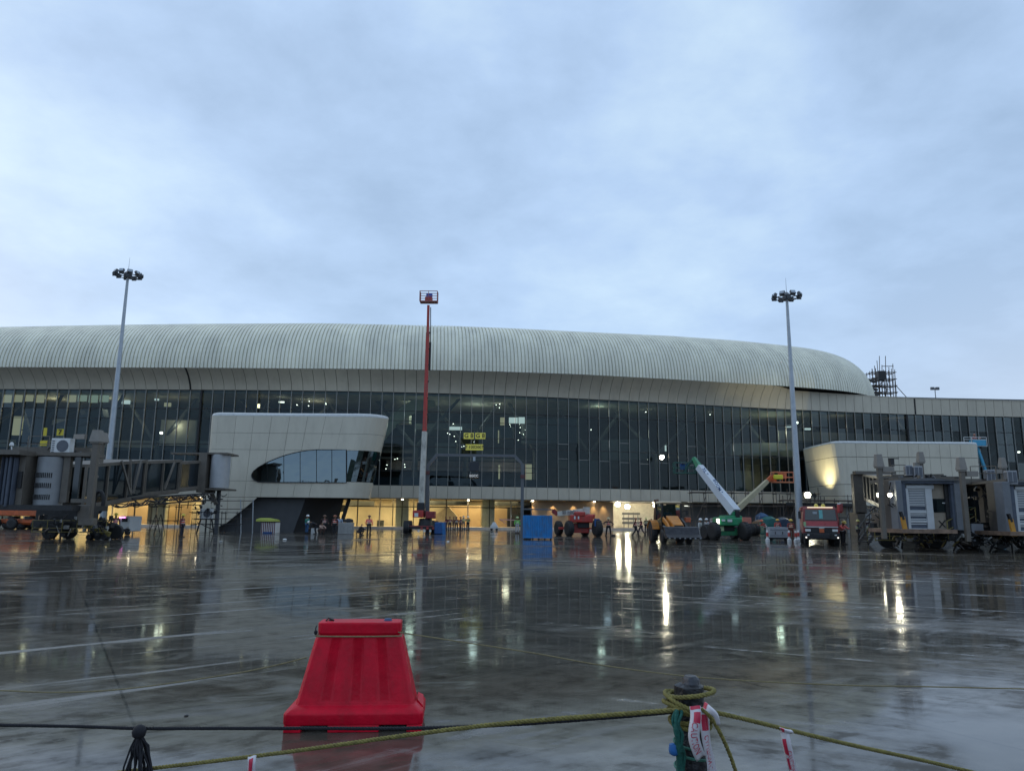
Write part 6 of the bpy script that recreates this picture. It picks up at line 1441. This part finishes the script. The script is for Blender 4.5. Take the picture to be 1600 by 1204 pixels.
for k, (px, D) in enumerate(((1199.5, 59), (1233.5, 59), (1244, 58), (1248, 60))):
    T = thing('traffic_post', ('white and red plastic post at the left end of the grey cabinet', 'white and red plastic post at the right end of the grey cabinet', 'white and red plastic post left of the light mast foot', 'white and red plastic post right of the light mast foot')[k], 'post', G(px, D), 0, 'red and white plastic posts')
    MB().lathe([(.17, 0), (.17, .2), (.08, .3), (.08, .85), (.04, .9)], (0, 0, 0), 10).build('body', M_WHITE, T, local=True, smooth=40); MB().lathe([(.09, .42), (.095, .44), (.095, .7), (.09, .72)], (0, 0, 0), 10).build('band', mat('post_red', (.5, .06, .05), .5), T, local=True)
T, w1, h1 = rbox('blue_cover', 'dark blue sheet draped beside the tall red boom lift', 'cover', 678.5, 695, 815.5, 73.5, 1.6, M_DBLUE, .12)
MB().prism([(w1 * .3, -.83, 0), (w1 * .62, -.9, 0), (w1 * .45, -.83, h1 * .98), (w1 * .2, -.83, h1)], (0, .06, 0)).build('fold', mat('cover_blue', (.02, .13, .33), .6), T, local=True)
# white tug with a pink lamp
T, w1, h1 = rbox('baggage_tug', 'small white tug with a glowing pink lamp under the left tunnel', 'tug', 184.5, 204, 806, 62, 2.0, M_WHITE, .08, z0=.28)
MB().box((0, -1.02, h1 * .8), (w1 * .5, .05, .3)).build('window', M_DKGL, T, local=True); MB().box((-w1 * .25, -1.03, h1 * .93), (.45, .06, .10)).build('pink_lamp', glow('pink_lamp', (1, .25, .8), 4), T, local=True)
for s_ in (-1, 1):
    q = T; MB().cyl((s_ * w1 * .32 - .12, -.95, .28), (s_ * w1 * .32 + .12, -.95, .28), .28, .28, 14).build('wheel', M_BLACK, T, local=True); MB().box((s_ * w1 * .36, -1.03, .62), (.16, .04, .12)).build('lamp', M_CREAM, T, local=True)
MB().box((.1, -1.05, .42), (w1 * .95, .12, .14)).build('bumper', M_BLKST, T, local=True)
# yellow-black striped wedge barrier and mast foot clutter
T = thing('striped_ramp', 'yellow and black striped trolley leaning by the left mast foot', 'trolley', G(153, 51))
MB().beam((-.95, 0, .95), (.75, 0, .35), .28, .28).build('body', mat('stripe_yellow_dark', (.16, .13, .03), .6, 0, .4, 6), T, local=True)
for k in range(4): MB().beam((-.7 + k * .38, -.27, 1.0 - k * .14), (-.5 + k * .38, -.27, .55 - k * .12), .12, .02).build('stripe', M_BLKST, T, local=True)
for s_ in (-.5, .5): MB().cyl((s_, -.3, .18), (s_, .3, .18), .18, .18, 12).build('wheel', M_BLACK, T, local=True)
T = thing('cable_drum', 'white cable drum at the foot of the left light mast', 'drum', G(163, 58)); MB().cyl((-.5, 0, .5), (.5, 0, .5), .5, .5, 14).build('body', M_WHITE, T, local=True)
# fence frames
T = thing('scaffold', 'tall thin tube frame standing left of the striped bin', 'scaffold', G(385, 72))
for px in (376.5, 394.5):
    a = G(px, 72) - Vector(T.location); b = P(px + (-.5 if px < 380 else 1), 780, 72) - Vector(T.location); MB().cyl(a, b, .055, .055, 8).build('standard', M_GALV, T, local=True)
for y in (782, 795, 810): 
    a = P(300, y, 72) - Vector(T.location); b = P(395, y, 72) - Vector(T.location); MB().cyl(a, b, .035, .035, 6).build('ledger', M_RUST, T, local=True)
def scaffold(label, p0, nx, ny, nz, sx, sy, sz, r=.035, mt=None, brace=True, planks=(), extra=0.0, seed=0, grp=None):
    T = thing('scaffold', label, 'scaffold', p0, 0, grp); mt = mt or M_RUST; rr = random.Random(seed)
    me_s = {}
    for i in range(nx + 1):
        for j in range(ny + 1):
            h = nz * sz + rr.uniform(0, extra); MB().cyl((i * sx, j * sy, 0), (i * sx + rr.uniform(-.03, .03), j * sy, h), r, r, 6).build('standard', mt, T, local=True)
    for k in range(1, nz + 1):
        for j in range(ny + 1): MB().cyl((-.3, j * sy, k * sz - .1), (nx * sx + .3, j * sy, k * sz - .1), r, r, 6).build('ledger', mt, T, local=True)
        for i in range(nx + 1): MB().cyl((i * sx, -.2, k * sz - .18), (i * sx, ny * sy + .2, k * sz - .18), r, r, 6).build('transom', mt, T, local=True)
    if brace:
        for i in range(0, nx, 2): MB().cyl((i * sx, -.04, .1), ((i + 1) * sx, -.04, nz * sz * .9), r, r, 6).build('brace', mt, T, local=True)
    for (i0, i1, k) in planks:
        for q in range(3): MB().box(((i0 + i1) * sx / 2, ny * sy * (q + .5) / 3, k * sz), ((i1 - i0) * sx, .22, .05)).build('plank', mat('plank_wood', (.14, .10, .07), .8), T, local=True)
    return T
q = G(1083, 101); scaffold('long tube scaffold along the dark ground floor behind the lifts', q, 9, 1, 3, 1.9, 1.2, 1.75, .05, M_RUST, True, ((2, 5, 2), (6, 9, 2), (0, 3, 3)), .8, 3)
q = G(1226, 97); scaffold('short tube scaffold under the right pod behind the fire truck', q, 5, 1, 2, 1.8, 1.2, 2.1, .05, M_RUST, True, ((0, 5, 2),), .9, 5)
q = P(1366, 619, 124); scaffold('tangled tube scaffold at the curved end of the roof', Vector((q.x, 124, q.z - .3)), 4, 2, 4, .95, 1.0, 1.15, .06, M_RUST, True, ((0, 1, 3), (0, 2, 1), (0, 2, 2)), 1.9, 8)
T = thing('scaffold', 'cluster of loose upright tubes and platform on the roof end scaffold', 'scaffold', (q.x, 122.5, q.z))
for px, yt, D in ((1374, 556, 122.5), (1383.5, 556, 122.5), (1368, 575, 122.5), (1395, 568, 122.5), (1398, 577, 122.5), (1378, 570, 122.5)):
    a = P(px + 1, 620, D); b = P(px, yt, D); MB().cyl(a, b, .07, .06, 6).build('standard', M_RUST, T)
q0, q1 = P(1371, 594, 122), P(1381, 580, 122); MB().box((q0 + q1) / 2, (q1.x - q0.x, 1.0, q1.z - q0.z)).build('sheeting', M_BLKST, T)
for y0, y1, x0, x1 in ((612, 592, 1362, 1384), (600, 609, 1366, 1390), (590, 592, 1362, 1399), (572, 572, 1378, 1396), (604, 604, 1364, 1400), (615, 614, 1362, 1402), (620, 600, 1416, 1398)): MB().cyl(P(x0, y0, 122.3), P(x1, y1, 122.3), .06, .06, 6).build('ledger', M_RUST, T)
q = P(1352, 617, 121); 
for k, (x0, y0, x1, y1) in enumerate(((1350, 591, 1368, 597), (1350, 603, 1370, 609), (1344, 611, 1372, 617))):
    MB().beam(P(x0, y0, 120), P(x1, y1, 122), .5, .28).build('platform', M_BLKST, T)
# thin mobile scaffold left of pod and step frames
q = G(233, 67); scaffold('open black tube frame under the left tunnel', q, 2, 1, 2, 1.1, 1.0, 1.25, .03, M_BLKST, False, (), .0, 6)
T = thing('step_ladder', 'pair of black trestle steps under the left tunnel', 'step ladder', G(245, 65))
for s_ in (-.45, .45):
    MB().beam((-.5, s_, 0), (0, s_, 1.7), .05).beam((.5, s_, 0), (0, s_, 1.7), .05).build('leg_frame', M_BLKST, T, local=True)
for k in range(4): MB().box((-.4 + k * .1, 0, .35 + k * .34), (.12, .9, .03)).build('tread', M_BLKST, T, local=True)
q = G(298, 66); scaffold('low black tube frame around the equipment by the left pod', q, 3, 1, 2, 1.3, .9, 1.0, .03, M_BLKST, False, (), .0, 7)
T = thing('signboard', 'white placard with a red line of lettering behind the green lift', 'sign', G(1113.5, 66)); q0, q1 = P(1109.5, 816, 66) - Vector(T.location), P(1118, 809.5, 66) - Vector(T.location)
MB().box((q0 + q1) / 2, (q1.x - q0.x, .04, q1.z - q0.z)).build('board', mat('placard', (.5, .46, .44), .5), T, local=True); MB().beam((0, .05, 0), (0, .05, q1.z), .06).build('post', M_GREYST, T, local=True)
tm = text_mesh('SAFETY', .13, .003, True); tm.materials.append(M_RED); put('lettering', tm, T, loc=((q0 + q1) / 2) + Vector((0, -.03, .05)), rot=(PI / 2, 0, 0))
# teal tarpaulins and stores behind the cabinet
for k, (x0, x1, y0, D, mt, lb) in enumerate(((1178, 1192, 812, 90, mat('stores_brown', (.16, .09, .05), .7, 0, .5, 8), 'stack of rust-brown stores behind the orange lift'), (1190, 1212, 806, 88, mat('tarp_teal', (.01, .11, .10), .6), 'dark teal tarpaulin heap behind the grey cabinet'), (1212, 1232, 808, 89, mat('tarp_navy', (.015, .035, .07), .6), 'navy covered stack behind the grey cabinet'), (1183, 1200, 801, 92, mat('tarp_blue', (.02, .07, .16), .6), 'blue sheet hung over the scaffold behind the stores'))):
    a, b = G(x0, D), P(x1, y0, D); T = thing('covered_stack', lb, 'stores', ((a.x + b.x) / 2, D, 0)); w1, h1 = b.x - a.x, b.z; rr = random.Random(k + 3)
    ring = lambda s, z: [Vector((x * w1 / 2 * s * rr.uniform(.9, 1.05), y * .8 * s, z + rr.uniform(-.1, .1) * (z > 0))) for x, y in ((-1, -1), (-.3, -1.1), (.4, -1), (1, -.9), (1, 1), (0, 1), (-1, 1))]
    MB().loft([ring(1, 0), ring(.98, h1 * .5), ring(.85, h1 * .85), ring(.35, h1)]).build('body', mt, T, local=True, bevel=.08)
# blue aerial basket and two men at the right wing
T = thing('aerial_basket', 'light blue work basket hanging before the far right glass', 'basket', P(1524, 694, 108)); T.location.z = 0
qz = P(1528, 697, 108).z; xs = P(1528, 697, 108).x - T.location.x
MB().box((xs, 0, qz + .45), (1.9, .9, .9)).build('panel', mat('basket_blue', (.05, .30, .48), .5), T, local=True); 
m_ = MB()
for z in (qz + .95, qz + 1.3): m_.beam((xs - 2.2, -.4, z), (xs + 1.1, -.4, z), .07)
for x in (-2.2, -1.1, 0, 1.1): m_.beam((xs + x, -.4, qz), (xs + x, -.4, qz + 1.3), .06)
m_.beam((xs - 2.2, -.4, qz), (xs + 1.1, -.4, qz), .1); m_.build('rail', M_WHITE, T, local=True); MB().beam((xs, .2, qz), (xs + 2.4, 0.2, 3), .3, .3).beam((xs + 2.4, .2, 3), (xs + 2.4, .2, 0), .3, .3).build('boom', mat('basket_blue', (.05, .30, .48), .5), T, local=True)
person('man in coral shirt standing in the blue basket at the far right glass', 0, 0, 'stand', 0, None, (.5, .2, .18), DK, (.45, .15, .08), at=Vector((P(1524, 690, 108).x, 108.1, qz + .05)))
person('man in dark red at the right end of the blue basket', 0, 0, 'hold', .4, DKR, (.2, .08, .07), DK, (.4, .15, .1), at=Vector((P(1532, 690, 108).x, 108.1, qz - .35)), h=1.6)
# low white machine near the glass and a litter of small things
T = thing('glass_carrier', 'small white wheeled glass carrier standing inside before the lit bays', 'trolley', G(772, 94)); MB().box((0, 0, .45), (.95, .5, .35)).taper((0, 0, .6), (.8, .4), (.3, .2), .45).build('body', M_WHITE, T, local=True, bevel=.03)
for s_ in (-.32, .32): MB().cyl((s_, -.2, .16), (s_, .2, .16), .16, .16, 10).build('wheel', M_BLACK, T, local=True)
T = thing('barrier_tape_line', 'pale pink tape stretched between pillars inside the lit bays', 'tape', P(800, 812, 99)); a, b = P(780, 811, 99.6), P(818, 813, 98.8)
MB().beam(a, b, .02, .12).beam(a + Vector((0, 0, .06)), P(790, 817, 99), .02, .1).build('tape', mat('tape_pink', (.6, .35, .33), .5), T)
# debris
for k, (px, y, s_, mt, lb) in enumerate(((445, 843, .16, M_WHITE, 'white scrap of paper on the wet apron before the striped bin'), (291, 1118, .022, M_BLACK, 'small black pebble above the black rope on the left'), (345, 846, .12, M_CONC, 'small grey lump on the wet apron before the pod base'), (700, 846, .12, M_WHITE, 'pale scrap on the apron in front of the blue cover'))):
    T = AZ(px, y, 0); o = MB().lathe([(s_ * .4, 0), (s_, s_ * .2), (s_ * .7, s_ * .5), (s_ * .1, s_ * .6)], (0, 0, 0), 7).build('debris', mt, None); o.location = T; tag(o, lb, 'litter')

# ------------------------------------------------------------------ foreground: red barrier
M_BAR = mat('barrier_red_plastic', (.56, .003, .022), .42, 0, .24, 4.5, bump=.22, bs=24, spec=.22, rvar=.14, grime=.35, gcol=(.20, .03, .03), gs=5)
bl0 = AZ(547, 1144, 0); RB = thing('plastic_barrier', 'red water-filled plastic traffic barrier standing alone in the foreground', 'barrier', Vector((bl0.x, bl0.y, 0)) + Vector((0, .28, 0)), math.radians(4))
sB = bl0.y / 1175.0 * 1.0
W0, W1, W2 = 207 * sB / 2, 180 * sB / 2, 128 * sB / 2
Hh = P(557, 968, bl0.y + .28).z; k_ = Hh / .93
def bring(w_, d_, z, groove=0.0, r=.03):
    o = []
    gx = [-.62, -.36, -.12, .12, .36, .62]
    fx = [-w_ + r]
    cs = [(-.50, .12), (0.0, .12), (.50, .12)]
    o.append((-w_, -d_ + r)); o.append((-w_ + r, -d_))
    for c, hw in cs:
        o += [((c - hw) * w_, -d_), ((c - hw * .7) * w_, -d_ + groove), ((c + hw * .7) * w_, -d_ + groove), ((c + hw) * w_, -d_)]
    o += [(w_ - r, -d_), (w_, -d_ + r), (w_, d_ - r), (w_ - r, d_)]
    for c, hw in cs[::-1]:
        o += [((c + hw) * w_, d_), ((c + hw * .7) * w_, d_ - groove), ((c - hw * .7) * w_, d_ - groove), ((c - hw) * w_, d_)]
    o += [(-w_ + r, d_), (-w_, d_ - r)]
    return [Vector((x, y, z * k_)) for x, y in o]
lv = [(W0 * .985, .275, .06), (W0, .28, .075), (W0 * 1.0, .28, .155), (W0 * .985, .27, .17), (W1 * 1.05, .215, .205), (W1, .20, .215)]
rg_ = [bring(a, b, c) for a, b, c in lv]
rg_ += [bring(W1 * .995, .198, .23, .0), bring(W1 * .985, .195, .245, .013), bring(W2 * 1.06, .125, .77, .013), bring(W2 * 1.04, .12, .79, 0), bring(W2 * .97, .115, .80), bring(W2 * .965, .115, .815), bring(W2 * .995, .125, .825), bring(W2, .125, .915), bring(W2 * .985, .118, .925)]
MB().loft(rg_).build('barrier_shell', M_BAR, RB, local=True, bevel=.006, smooth=35)
# feet between the fork slots
for x0, x1 in ((-W0 * .985, -W0 * .74), (-W0 * .36, W0 * .37), (W0 * .77, W0 * .985)):
    MB().box(((x0 + x1) / 2, 0, .031 * k_), (x1 - x0, .55, .062 * k_)).build('foot', M_BAR, RB, local=True, bevel=.006)
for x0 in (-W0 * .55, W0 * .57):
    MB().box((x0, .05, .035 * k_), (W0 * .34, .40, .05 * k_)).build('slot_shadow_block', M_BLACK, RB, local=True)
    MB().box((x0 + .05, -.20, .058 * k_), (W0 * .15, .03, .02)).build('grey_insert', M_CONC, RB, local=True)
# end connection lips
MB().prism([(W1 * 1.03, -.08, .215 * k_), (W0 * .985, -.12, .165 * k_), (W0 * .995, .08, .165 * k_), (W0 * .96, .12, .215 * k_), (W1 * 1.02, .10, .24 * k_)], (0.005, 0, .012)).build('end_lip', M_BAR, RB, local=True)
MB().box((W1 * .98, 0, .5), (.01, .01, .01))
m_ = MB().cyl((-W2 * .75, 0, .925 * k_), (-W2 * .75, 0, .933 * k_), .02, .02, 12).tube([(-W2 * .85, -.02, .925 * k_), (-W2 * .78, -.05, .955 * k_), (-W2 * .66, -.02, .93 * k_)], .008, 5)
m_.build('drain_plug', M_DARK, RB, local=True); MB().cyl((W2 * .66, 0, .92 * k_), (W2 * .66, 0, .945 * k_), .04, .03, 12).build('filler_cap', mat('cap_blue', (.03, .07, .15), .5), RB, local=True)

# ropes ---------------------------------------------------------------
M_ROPE = mat('rope_olive', (.20, .17, .045), .8, 0, .35, 60, bump=.4, bs=200)
M_ROPEB = mat('rope_black', (.008, .008, .012), .8, 0, .35, 60)
M_ROPET = mat('thin_twine', (.22, .18, .09), .8, 0, .35, 60)
def dense(pts, step=.012):
    pts = catmull([Vector(p) for p in pts], 12); o = [pts[0]]; acc = 0
    return resample(pts, step)
def rope(name, pts, r, mt, parent=None, pitch=.045, strands=3, label=None, cat=None, step=.007):
    c = dense(pts, step); m_ = MB(); L_ = len(c); fr_ = []
    x0 = None
    for i, p in enumerate(c):
        d = (c[min(i + 1, L_ - 1)] - c[max(i - 1, 0)]).normalized()
        if x0 is None: x0 = d.orthogonal().normalized()
        x0 = (x0 - d * x0.dot(d)).normalized(); fr_.append((x0.copy(), d.cross(x0)))
    for s_ in range(strands):
        q = [p + (f[0] * math.cos(2 * PI * (i * step / pitch + s_ / strands)) + f[1] * math.sin(2 * PI * (i * step / pitch + s_ / strands))) * r * .5 for i, (p, f) in enumerate(zip(c, fr_))]
        m_.tube(q, r * .56, 5)
    o = m_.build(name, mt, parent, smooth=80)
    if label: tag(o, label, cat)
    return o
# post
pt0 = P(1077, 1068, 1.95); PO = thing('rope_post', 'short black post wound with olive rope and green cloth in the foreground', 'post', (pt0.x, 1.95, 0))
zt = pt0.z; r_ = random.Random(6); rp_ = .036
rings = [[Vector((rp_ * (1 + .08 * math.sin(3 * a + z * 9)) * math.cos(a) + (z - zt) * -.02, rp_ * (1 + .06 * math.cos(2 * a + z * 7)) * math.sin(a), z)) for a in [2 * PI * k / 16 for k in range(16)]] for z in [0, .4, .8, zt - .25, zt - .15, zt - .1, zt - .06, zt - .02, zt - .004]]
rings.append([v * 1.0 + (Vector((0, 0, v.z)) - v) * .35 + Vector((0, 0, .006)) for v in rings[-1]]); rings.append([v + (Vector((0, 0, v.z)) - v) * .6 for v in rings[-1]])
MB().loft(rings).build('pole', mat('post_black_wrap', (.012, .012, .015), .45, 0, .5, 30, bump=.6, bs=50), PO, local=True, smooth=50)
MB().loft([[Vector((v.x * .7, v.y * .7, v.z + .0)) for v in rings[7]], [Vector((v.x * .6 + .006, v.y * .6, zt + .010)) for v in rings[7]], [Vector((v.x * .4 + .004, v.y * .4, zt + .020)) for v in rings[7]]]).build('wrapped_head', mat('grey_plastic_wrap', (.03, .032, .04), .35, 0, .4, 40, bump=.5, bs=60), PO, local=True, smooth=50)
def loop(cz, rx, tilt, tz, n=24, cx=0.0, wob=.0, ph=0.0):
    return [Vector((cx + rx * math.cos(a), rx * .95 * math.sin(a), cz + tilt * math.cos(a + ph) + wob * math.sin(2 * a))) for a in [2 * PI * k / n + tz for k in range(n + 1)]]
def lrope(nm, pts): return rope(nm, [p + Vector(PO.location) for p in pts], .0062, M_ROPE, PO, .03)
lrope('rope_coil', loop(zt - .020, .056, .008, 1.6, ph=.4, cx=.004)); lrope('rope_coil', loop(zt - .045, .060, -.022, 1.6, ph=.3, cx=.0)); lrope('rope_coil', loop(zt - .072, .052, .016, 1.0, ph=2.6))
lrope('rope_coil', loop(zt - .080, .050, .004, 0)); lrope('rope_coil', loop(zt - .091, .048, -.006, 0, ph=1)); lrope('rope_coil', loop(zt - .062, .056, .022, 2.0, ph=2.9, cx=-.008))
def S_(px, y, D): return P(px, y, D)
rope('guide_rope', [S_(-80, 1215, 2.5), S_(90, 1215, 2.45), S_(240, 1199, 2.4), S_(440, 1175, 2.28), S_(640, 1147, 2.15), S_(800, 1128, 2.05), S_(940, 1117, 1.98), S_(1062, 1108, 1.90)], .0062, M_ROPE, None, .035, label='olive yellow rope rising from lower left to the wound post', cat='rope')
rope('guide_rope', [S_(1090, 1110, 1.90), S_(1130, 1115, 1.93), S_(1230, 1139, 2.05), S_(1330, 1163, 2.15), S_(1450, 1189, 2.28), S_(1560, 1215, 2.4), S_(1700, 1245, 2.5)], .0060, M_ROPE, None, .035, label='olive yellow rope falling from the wound post to lower right', cat='rope')
rope('rope_tail', [S_(1096, 1106, 1.88), S_(1112, 1122, 1.87), S_(1128, 1150, 1.88), S_(1143, 1185, 1.9), S_(1156, 1225, 1.92)], .0052, M_ROPE, None, .03, label='loose olive rope end hanging down right of the wound post', cat='rope')
rope('black_rope', [S_(-100, 1131, 2.45), S_(0, 1132, 2.42), S_(120, 1134, 2.4), S_(214, 1137, 2.38), S_(330, 1137, 2.35), S_(500, 1137, 2.28), S_(640, 1137, 2.2), S_(780, 1132, 2.12), S_(900, 1124, 2.05), S_(1000, 1116, 1.99), S_(1060, 1110, 1.92)], .0055, M_ROPEB, None, .03, label='taut black rope crossing the foreground in front of the red barrier', cat='rope')
rope('twine', [S_(-60, 1079, 6.2), S_(0, 1078, 6.2), S_(90, 1081, 6.2), S_(200, 1075, 6.2), S_(350, 1054, 6.25), S_(420, 1041, 6.3), S_(481, 1026, 6.35)], .006, M_ROPET, None, .05, label='thin brown twine running left from the red barrier', cat='twine', step=.012)
rope('twine', [S_(622, 987, 6.5), S_(700, 999, 6.5), S_(830, 1019, 6.5), S_(950, 1040, 6.4), S_(1100, 1058, 6.4), S_(1300, 1069, 6.5), S_(1450, 1072, 6.6), S_(1620, 1076, 6.6)], .006, M_ROPET, None, .05, label='thin brown twine sagging right from the red barrier', cat='twine', step=.012)
q = []
for (x, y) in ((-W2 * 1.02, -.135), (W2 * 1.02, -.135), (W2 * 1.02, .13), (-W2 * 1.02, .13), (-W2 * 1.02, -.135)): q.append(Matrix.Rotation(RB.rotation_euler.z, 3, 'Z') @ Vector((x, y, .805 * k_)) + Vector(RB.location))
o = MB().tube([q[0].lerp(q[1], k / 6) + Vector((0, 0, -.004 * math.sin(PI * k / 6))) for k in range(7)] + q[2:], .007, 6).build('neck_twine', M_ROPET, None); tag(o, 'twine tied round the neck of the red barrier', 'twine')
o = MB().tube([q[0] + Vector((0, 0, .03)), q[0] + Vector((-.005, 0, .05)), q[0] + Vector((-.006, 0, .07)), q[0] + Vector((.004, 0, .09))], .005, 5).lathe([(.005, -.02), (.015, -.01), (.016, .012), (.006, .018)], q[0] + Vector((-.004, 0, .03)), 8).build('knot', M_ROPEB, None); tag(o, 'dark knot at the left shoulder of the red barrier', 'knot')
# black tassel of cord
TS = thing('cord_bundle', 'bundle of black cords hanging from a knot on the black rope', 'cord', S_(218, 1138, 2.36)); r_ = random.Random(2); s_ = 2.36 / 1175
MB().lathe([(.006, -.022), (.018, -.014), (.021, 0), (.016, .012), (.005, .018)], (0, 0, -.006), 10).build('knot', M_ROPEB, TS, local=True, smooth=60)
for k in range(16):
    x1 = r_.uniform(-.042, .042); w_ = r_.uniform(.3, 1.2)
    MB().tube([(r_.uniform(-.006, .006), r_.uniform(-.01, .01), -.01), (x1 * .55 * w_, r_.uniform(-.02, .02), -.05), (x1 * .9, r_.uniform(-.02, .02), -.10), (x1 * 1.1 + r_.uniform(-.01, .01), r_.uniform(-.02, .02), -.17), (x1 * 1.0, r_.uniform(-.02, .02), -.24 - r_.uniform(0, .06))], r_.uniform(.0025, .005), 5).build('strand', M_ROPEB, TS, local=True, smooth=60)
# caution tape
MT_W = mat('tape_white', (.60, .57, .60), .35, 0, .08, 20); MT_R = mat('tape_red', (.50, .02, .06), .4, 0, .1, 20)
def tape(name, label, pts, w_, side, txt=None, flip=False, blobs=(), tstart=.25, tsize=.02, parts_at=None):
    """pts: centre line (world); side: width direction; a twisted plastic ribbon with printing"""
    pts = catmull([Vector(p) for p in pts], 8); T = thing(name, label, 'tape', pts[0]); org = Vector(T.location); side = Vector(side).normalized(); n = len(pts)
    L_ = [0]
    for a, b in zip(pts, pts[1:]): L_.append(L_[-1] + (b - a).length)
    def frm(u):
        u = min(max(u, 0), L_[-1]); i = max(k for k in range(n - 1) if L_[k] <= u) if u > 0 else 0; t_ = (u - L_[i]) / max(1e-6, L_[i + 1] - L_[i]); d = (pts[i + 1] - pts[i]).normalized()
        tw = .35 * math.sin(u * 17 + len(label)); s2 = (side - d * side.dot(d)).normalized(); nrm = s2.cross(d); s3 = s2 * math.cos(tw) + nrm * math.sin(tw); return pts[i].lerp(pts[i + 1], t_), d, s3, d.cross(s3)
    def at(u, v, off=0.0):
        p, d, s3, nn_ = frm(u); cr = .004 * math.sin(v / w_ * 5 + u * 30); k = -1 if nn_.y > 0 else 1
        return p + s3 * v + nn_ * k * (off + cr) - org
    K2 = int(L_[-1] / .006) + 2; m_ = MB(); vs = []
    for i in range(K2):
        u = L_[-1] * i / (K2 - 1); vs += [at(u, w_ * (j / 4 - .5)) for j in range(5)]
    m_.add(vs, [(i * 5 + j, i * 5 + j + 1, i * 5 + j + 6, i * 5 + j + 5) for i in range(K2 - 1) for j in range(4)])
    rb = m_.build('ribbon', MT_W, T, local=True, smooth=80); rb.modifiers.new('thick', 'SOLIDIFY').thickness = .0004
    for (u0, u1, v0, v1) in blobs:
        vs = []; kk = max(2, int((u1 - u0) / .004))
        for i in range(kk + 1):
            for j in range(5): vs.append(at(u0 + (u1 - u0) * i / kk, v0 + (v1 - v0) * j / 4, .0007))
        MB().add(vs, [(i * 5 + j, i * 5 + j + 1, i * 5 + j + 6, i * 5 + j + 5) for i in range(kk) for j in range(4)]).build('red_print', MT_R, rb, local=True, smooth=80)
    if txt:
        me = text_mesh(txt, tsize, 0.0, False)
        for v in me.vertices: v.co.x *= .82
        xs = [v.co.x for v in me.vertices]; mn = min(xs)
        for v in me.vertices:
            u = tstart + (v.co.x - mn); vv = v.co.y * (-1 if flip else 1); v.co = at(u, vv, .0009)
        me.materials.clear(); me.materials.append(MT_R); put('lettering', me, rb)
    return T
X_ = Vector((1, 0, 0))
tape('caution_tape', 'red and white CAUTION tape hanging down the front of the wound post', [S_(1086, 1102, 1.86), S_(1087, 1120, 1.85), S_(1084, 1150, 1.85), S_(1090, 1172, 1.86), S_(1096, 1184, 1.87)], .026, X_, 'CAUTION', False, ((.0, .008, -.012, .012), (.014, .036, -.004, .012)), .036, .021)
tape('caution_tape', 'longer red and white tape printed CAUTION in reverse beside the first', [S_(1098, 1104, 1.88), S_(1101, 1125, 1.88), S_(1105, 1160, 1.88), S_(1110, 1190, 1.89), S_(1113, 1222, 1.9)], .024, X_, 'CAUTION C', True, ((.016, .052, -.010, .008),), .062, .019)
tape('caution_tape', 'short white tape end folded out right over the knot on the post', [S_(1100, 1100, 1.86), S_(1110, 1108, 1.84), S_(1120, 1118, 1.84), S_(1124, 1130, 1.85)], .014, X_ + Vector((0, 0, .8)), None, False, ((.0, .012, -.006, .006),))
tape('caution_tape', 'strip of CAUTION tape knotted on the right sloping rope', [S_(1226, 1139, 2.03), S_(1229, 1160, 2.02), S_(1235, 1185, 2.03), S_(1243, 1222, 2.05)], .022, X_, 'CAUTION C', False, ((.022, .06, -.009, .0), (.07, .10, -.009, -.004)), .05, .018)
tape('caution_tape', 'tape bow on the knot of the right sloping rope', [S_(1218, 1138, 2.03), S_(1227, 1141, 2.01), S_(1238, 1143, 2.02)], .010, Vector((.2, 0, 1)), None, False, ((.008, .02, -.004, .004),))
tape('caution_tape', 'short red and white tape end on the left sloping rope', [S_(394, 1180, 2.28), S_(393, 1192, 2.27), S_(391, 1222, 2.28)], .024, X_, None, False, ((.008, .07, -.009, .004),))
# green cloth strip down the left of the post
m_ = MB(); cl = [S_(1058, 1108, 1.90), S_(1056, 1130, 1.89), S_(1060, 1155, 1.89), S_(1062, 1180, 1.9), S_(1064, 1225, 1.92)]
m_.tube(catmull(cl, 6), [.0050 + .0012 * math.sin(k * .9) + .00025 * k for k in range(25)], 7).tube([v + Vector((.008 + .003 * math.sin(k * .8), -.004, 0)) for k, v in enumerate(catmull(cl, 6))], .004, 6).tube([v + Vector((-.005 + .003 * math.sin(k * .6 + 2), .002, 0)) for k, v in enumerate(catmull(cl, 6))], .0032, 6); o = m_.build('green_cloth', mat('cloth_green', (.01, .09, .07), .8, 0, .3, 60, bump=.4, bs=90), None, smooth=70); tag(o, 'twisted green cloth strip tied down the left side of the post', 'cloth')
for y in (1160, 1178, 1198):
    q_ = P(1077, y, 1.95); zz = q_.z; mm_ = MB().tube([Vector((PO.location.x + .041 * math.cos(a), 1.95 + .041 * math.sin(a), zz + .006 * math.cos(a + y))) for a in [2 * PI * k / 18 for k in range(18)]], .0035, 5, closed=True); mm_.build('green_cord', mat('cord_green', (.05, .16, .12), .7), PO)
MB().lathe([(.004, -.014), (.011, -.01), (.013, 0), (.011, .012), (.004, .014)], S_(1053, 1170, 1.9), 8).build('plastic_tie', mat('cap_bright_blue', (.02, .12, .35), .4), PO, smooth=50)
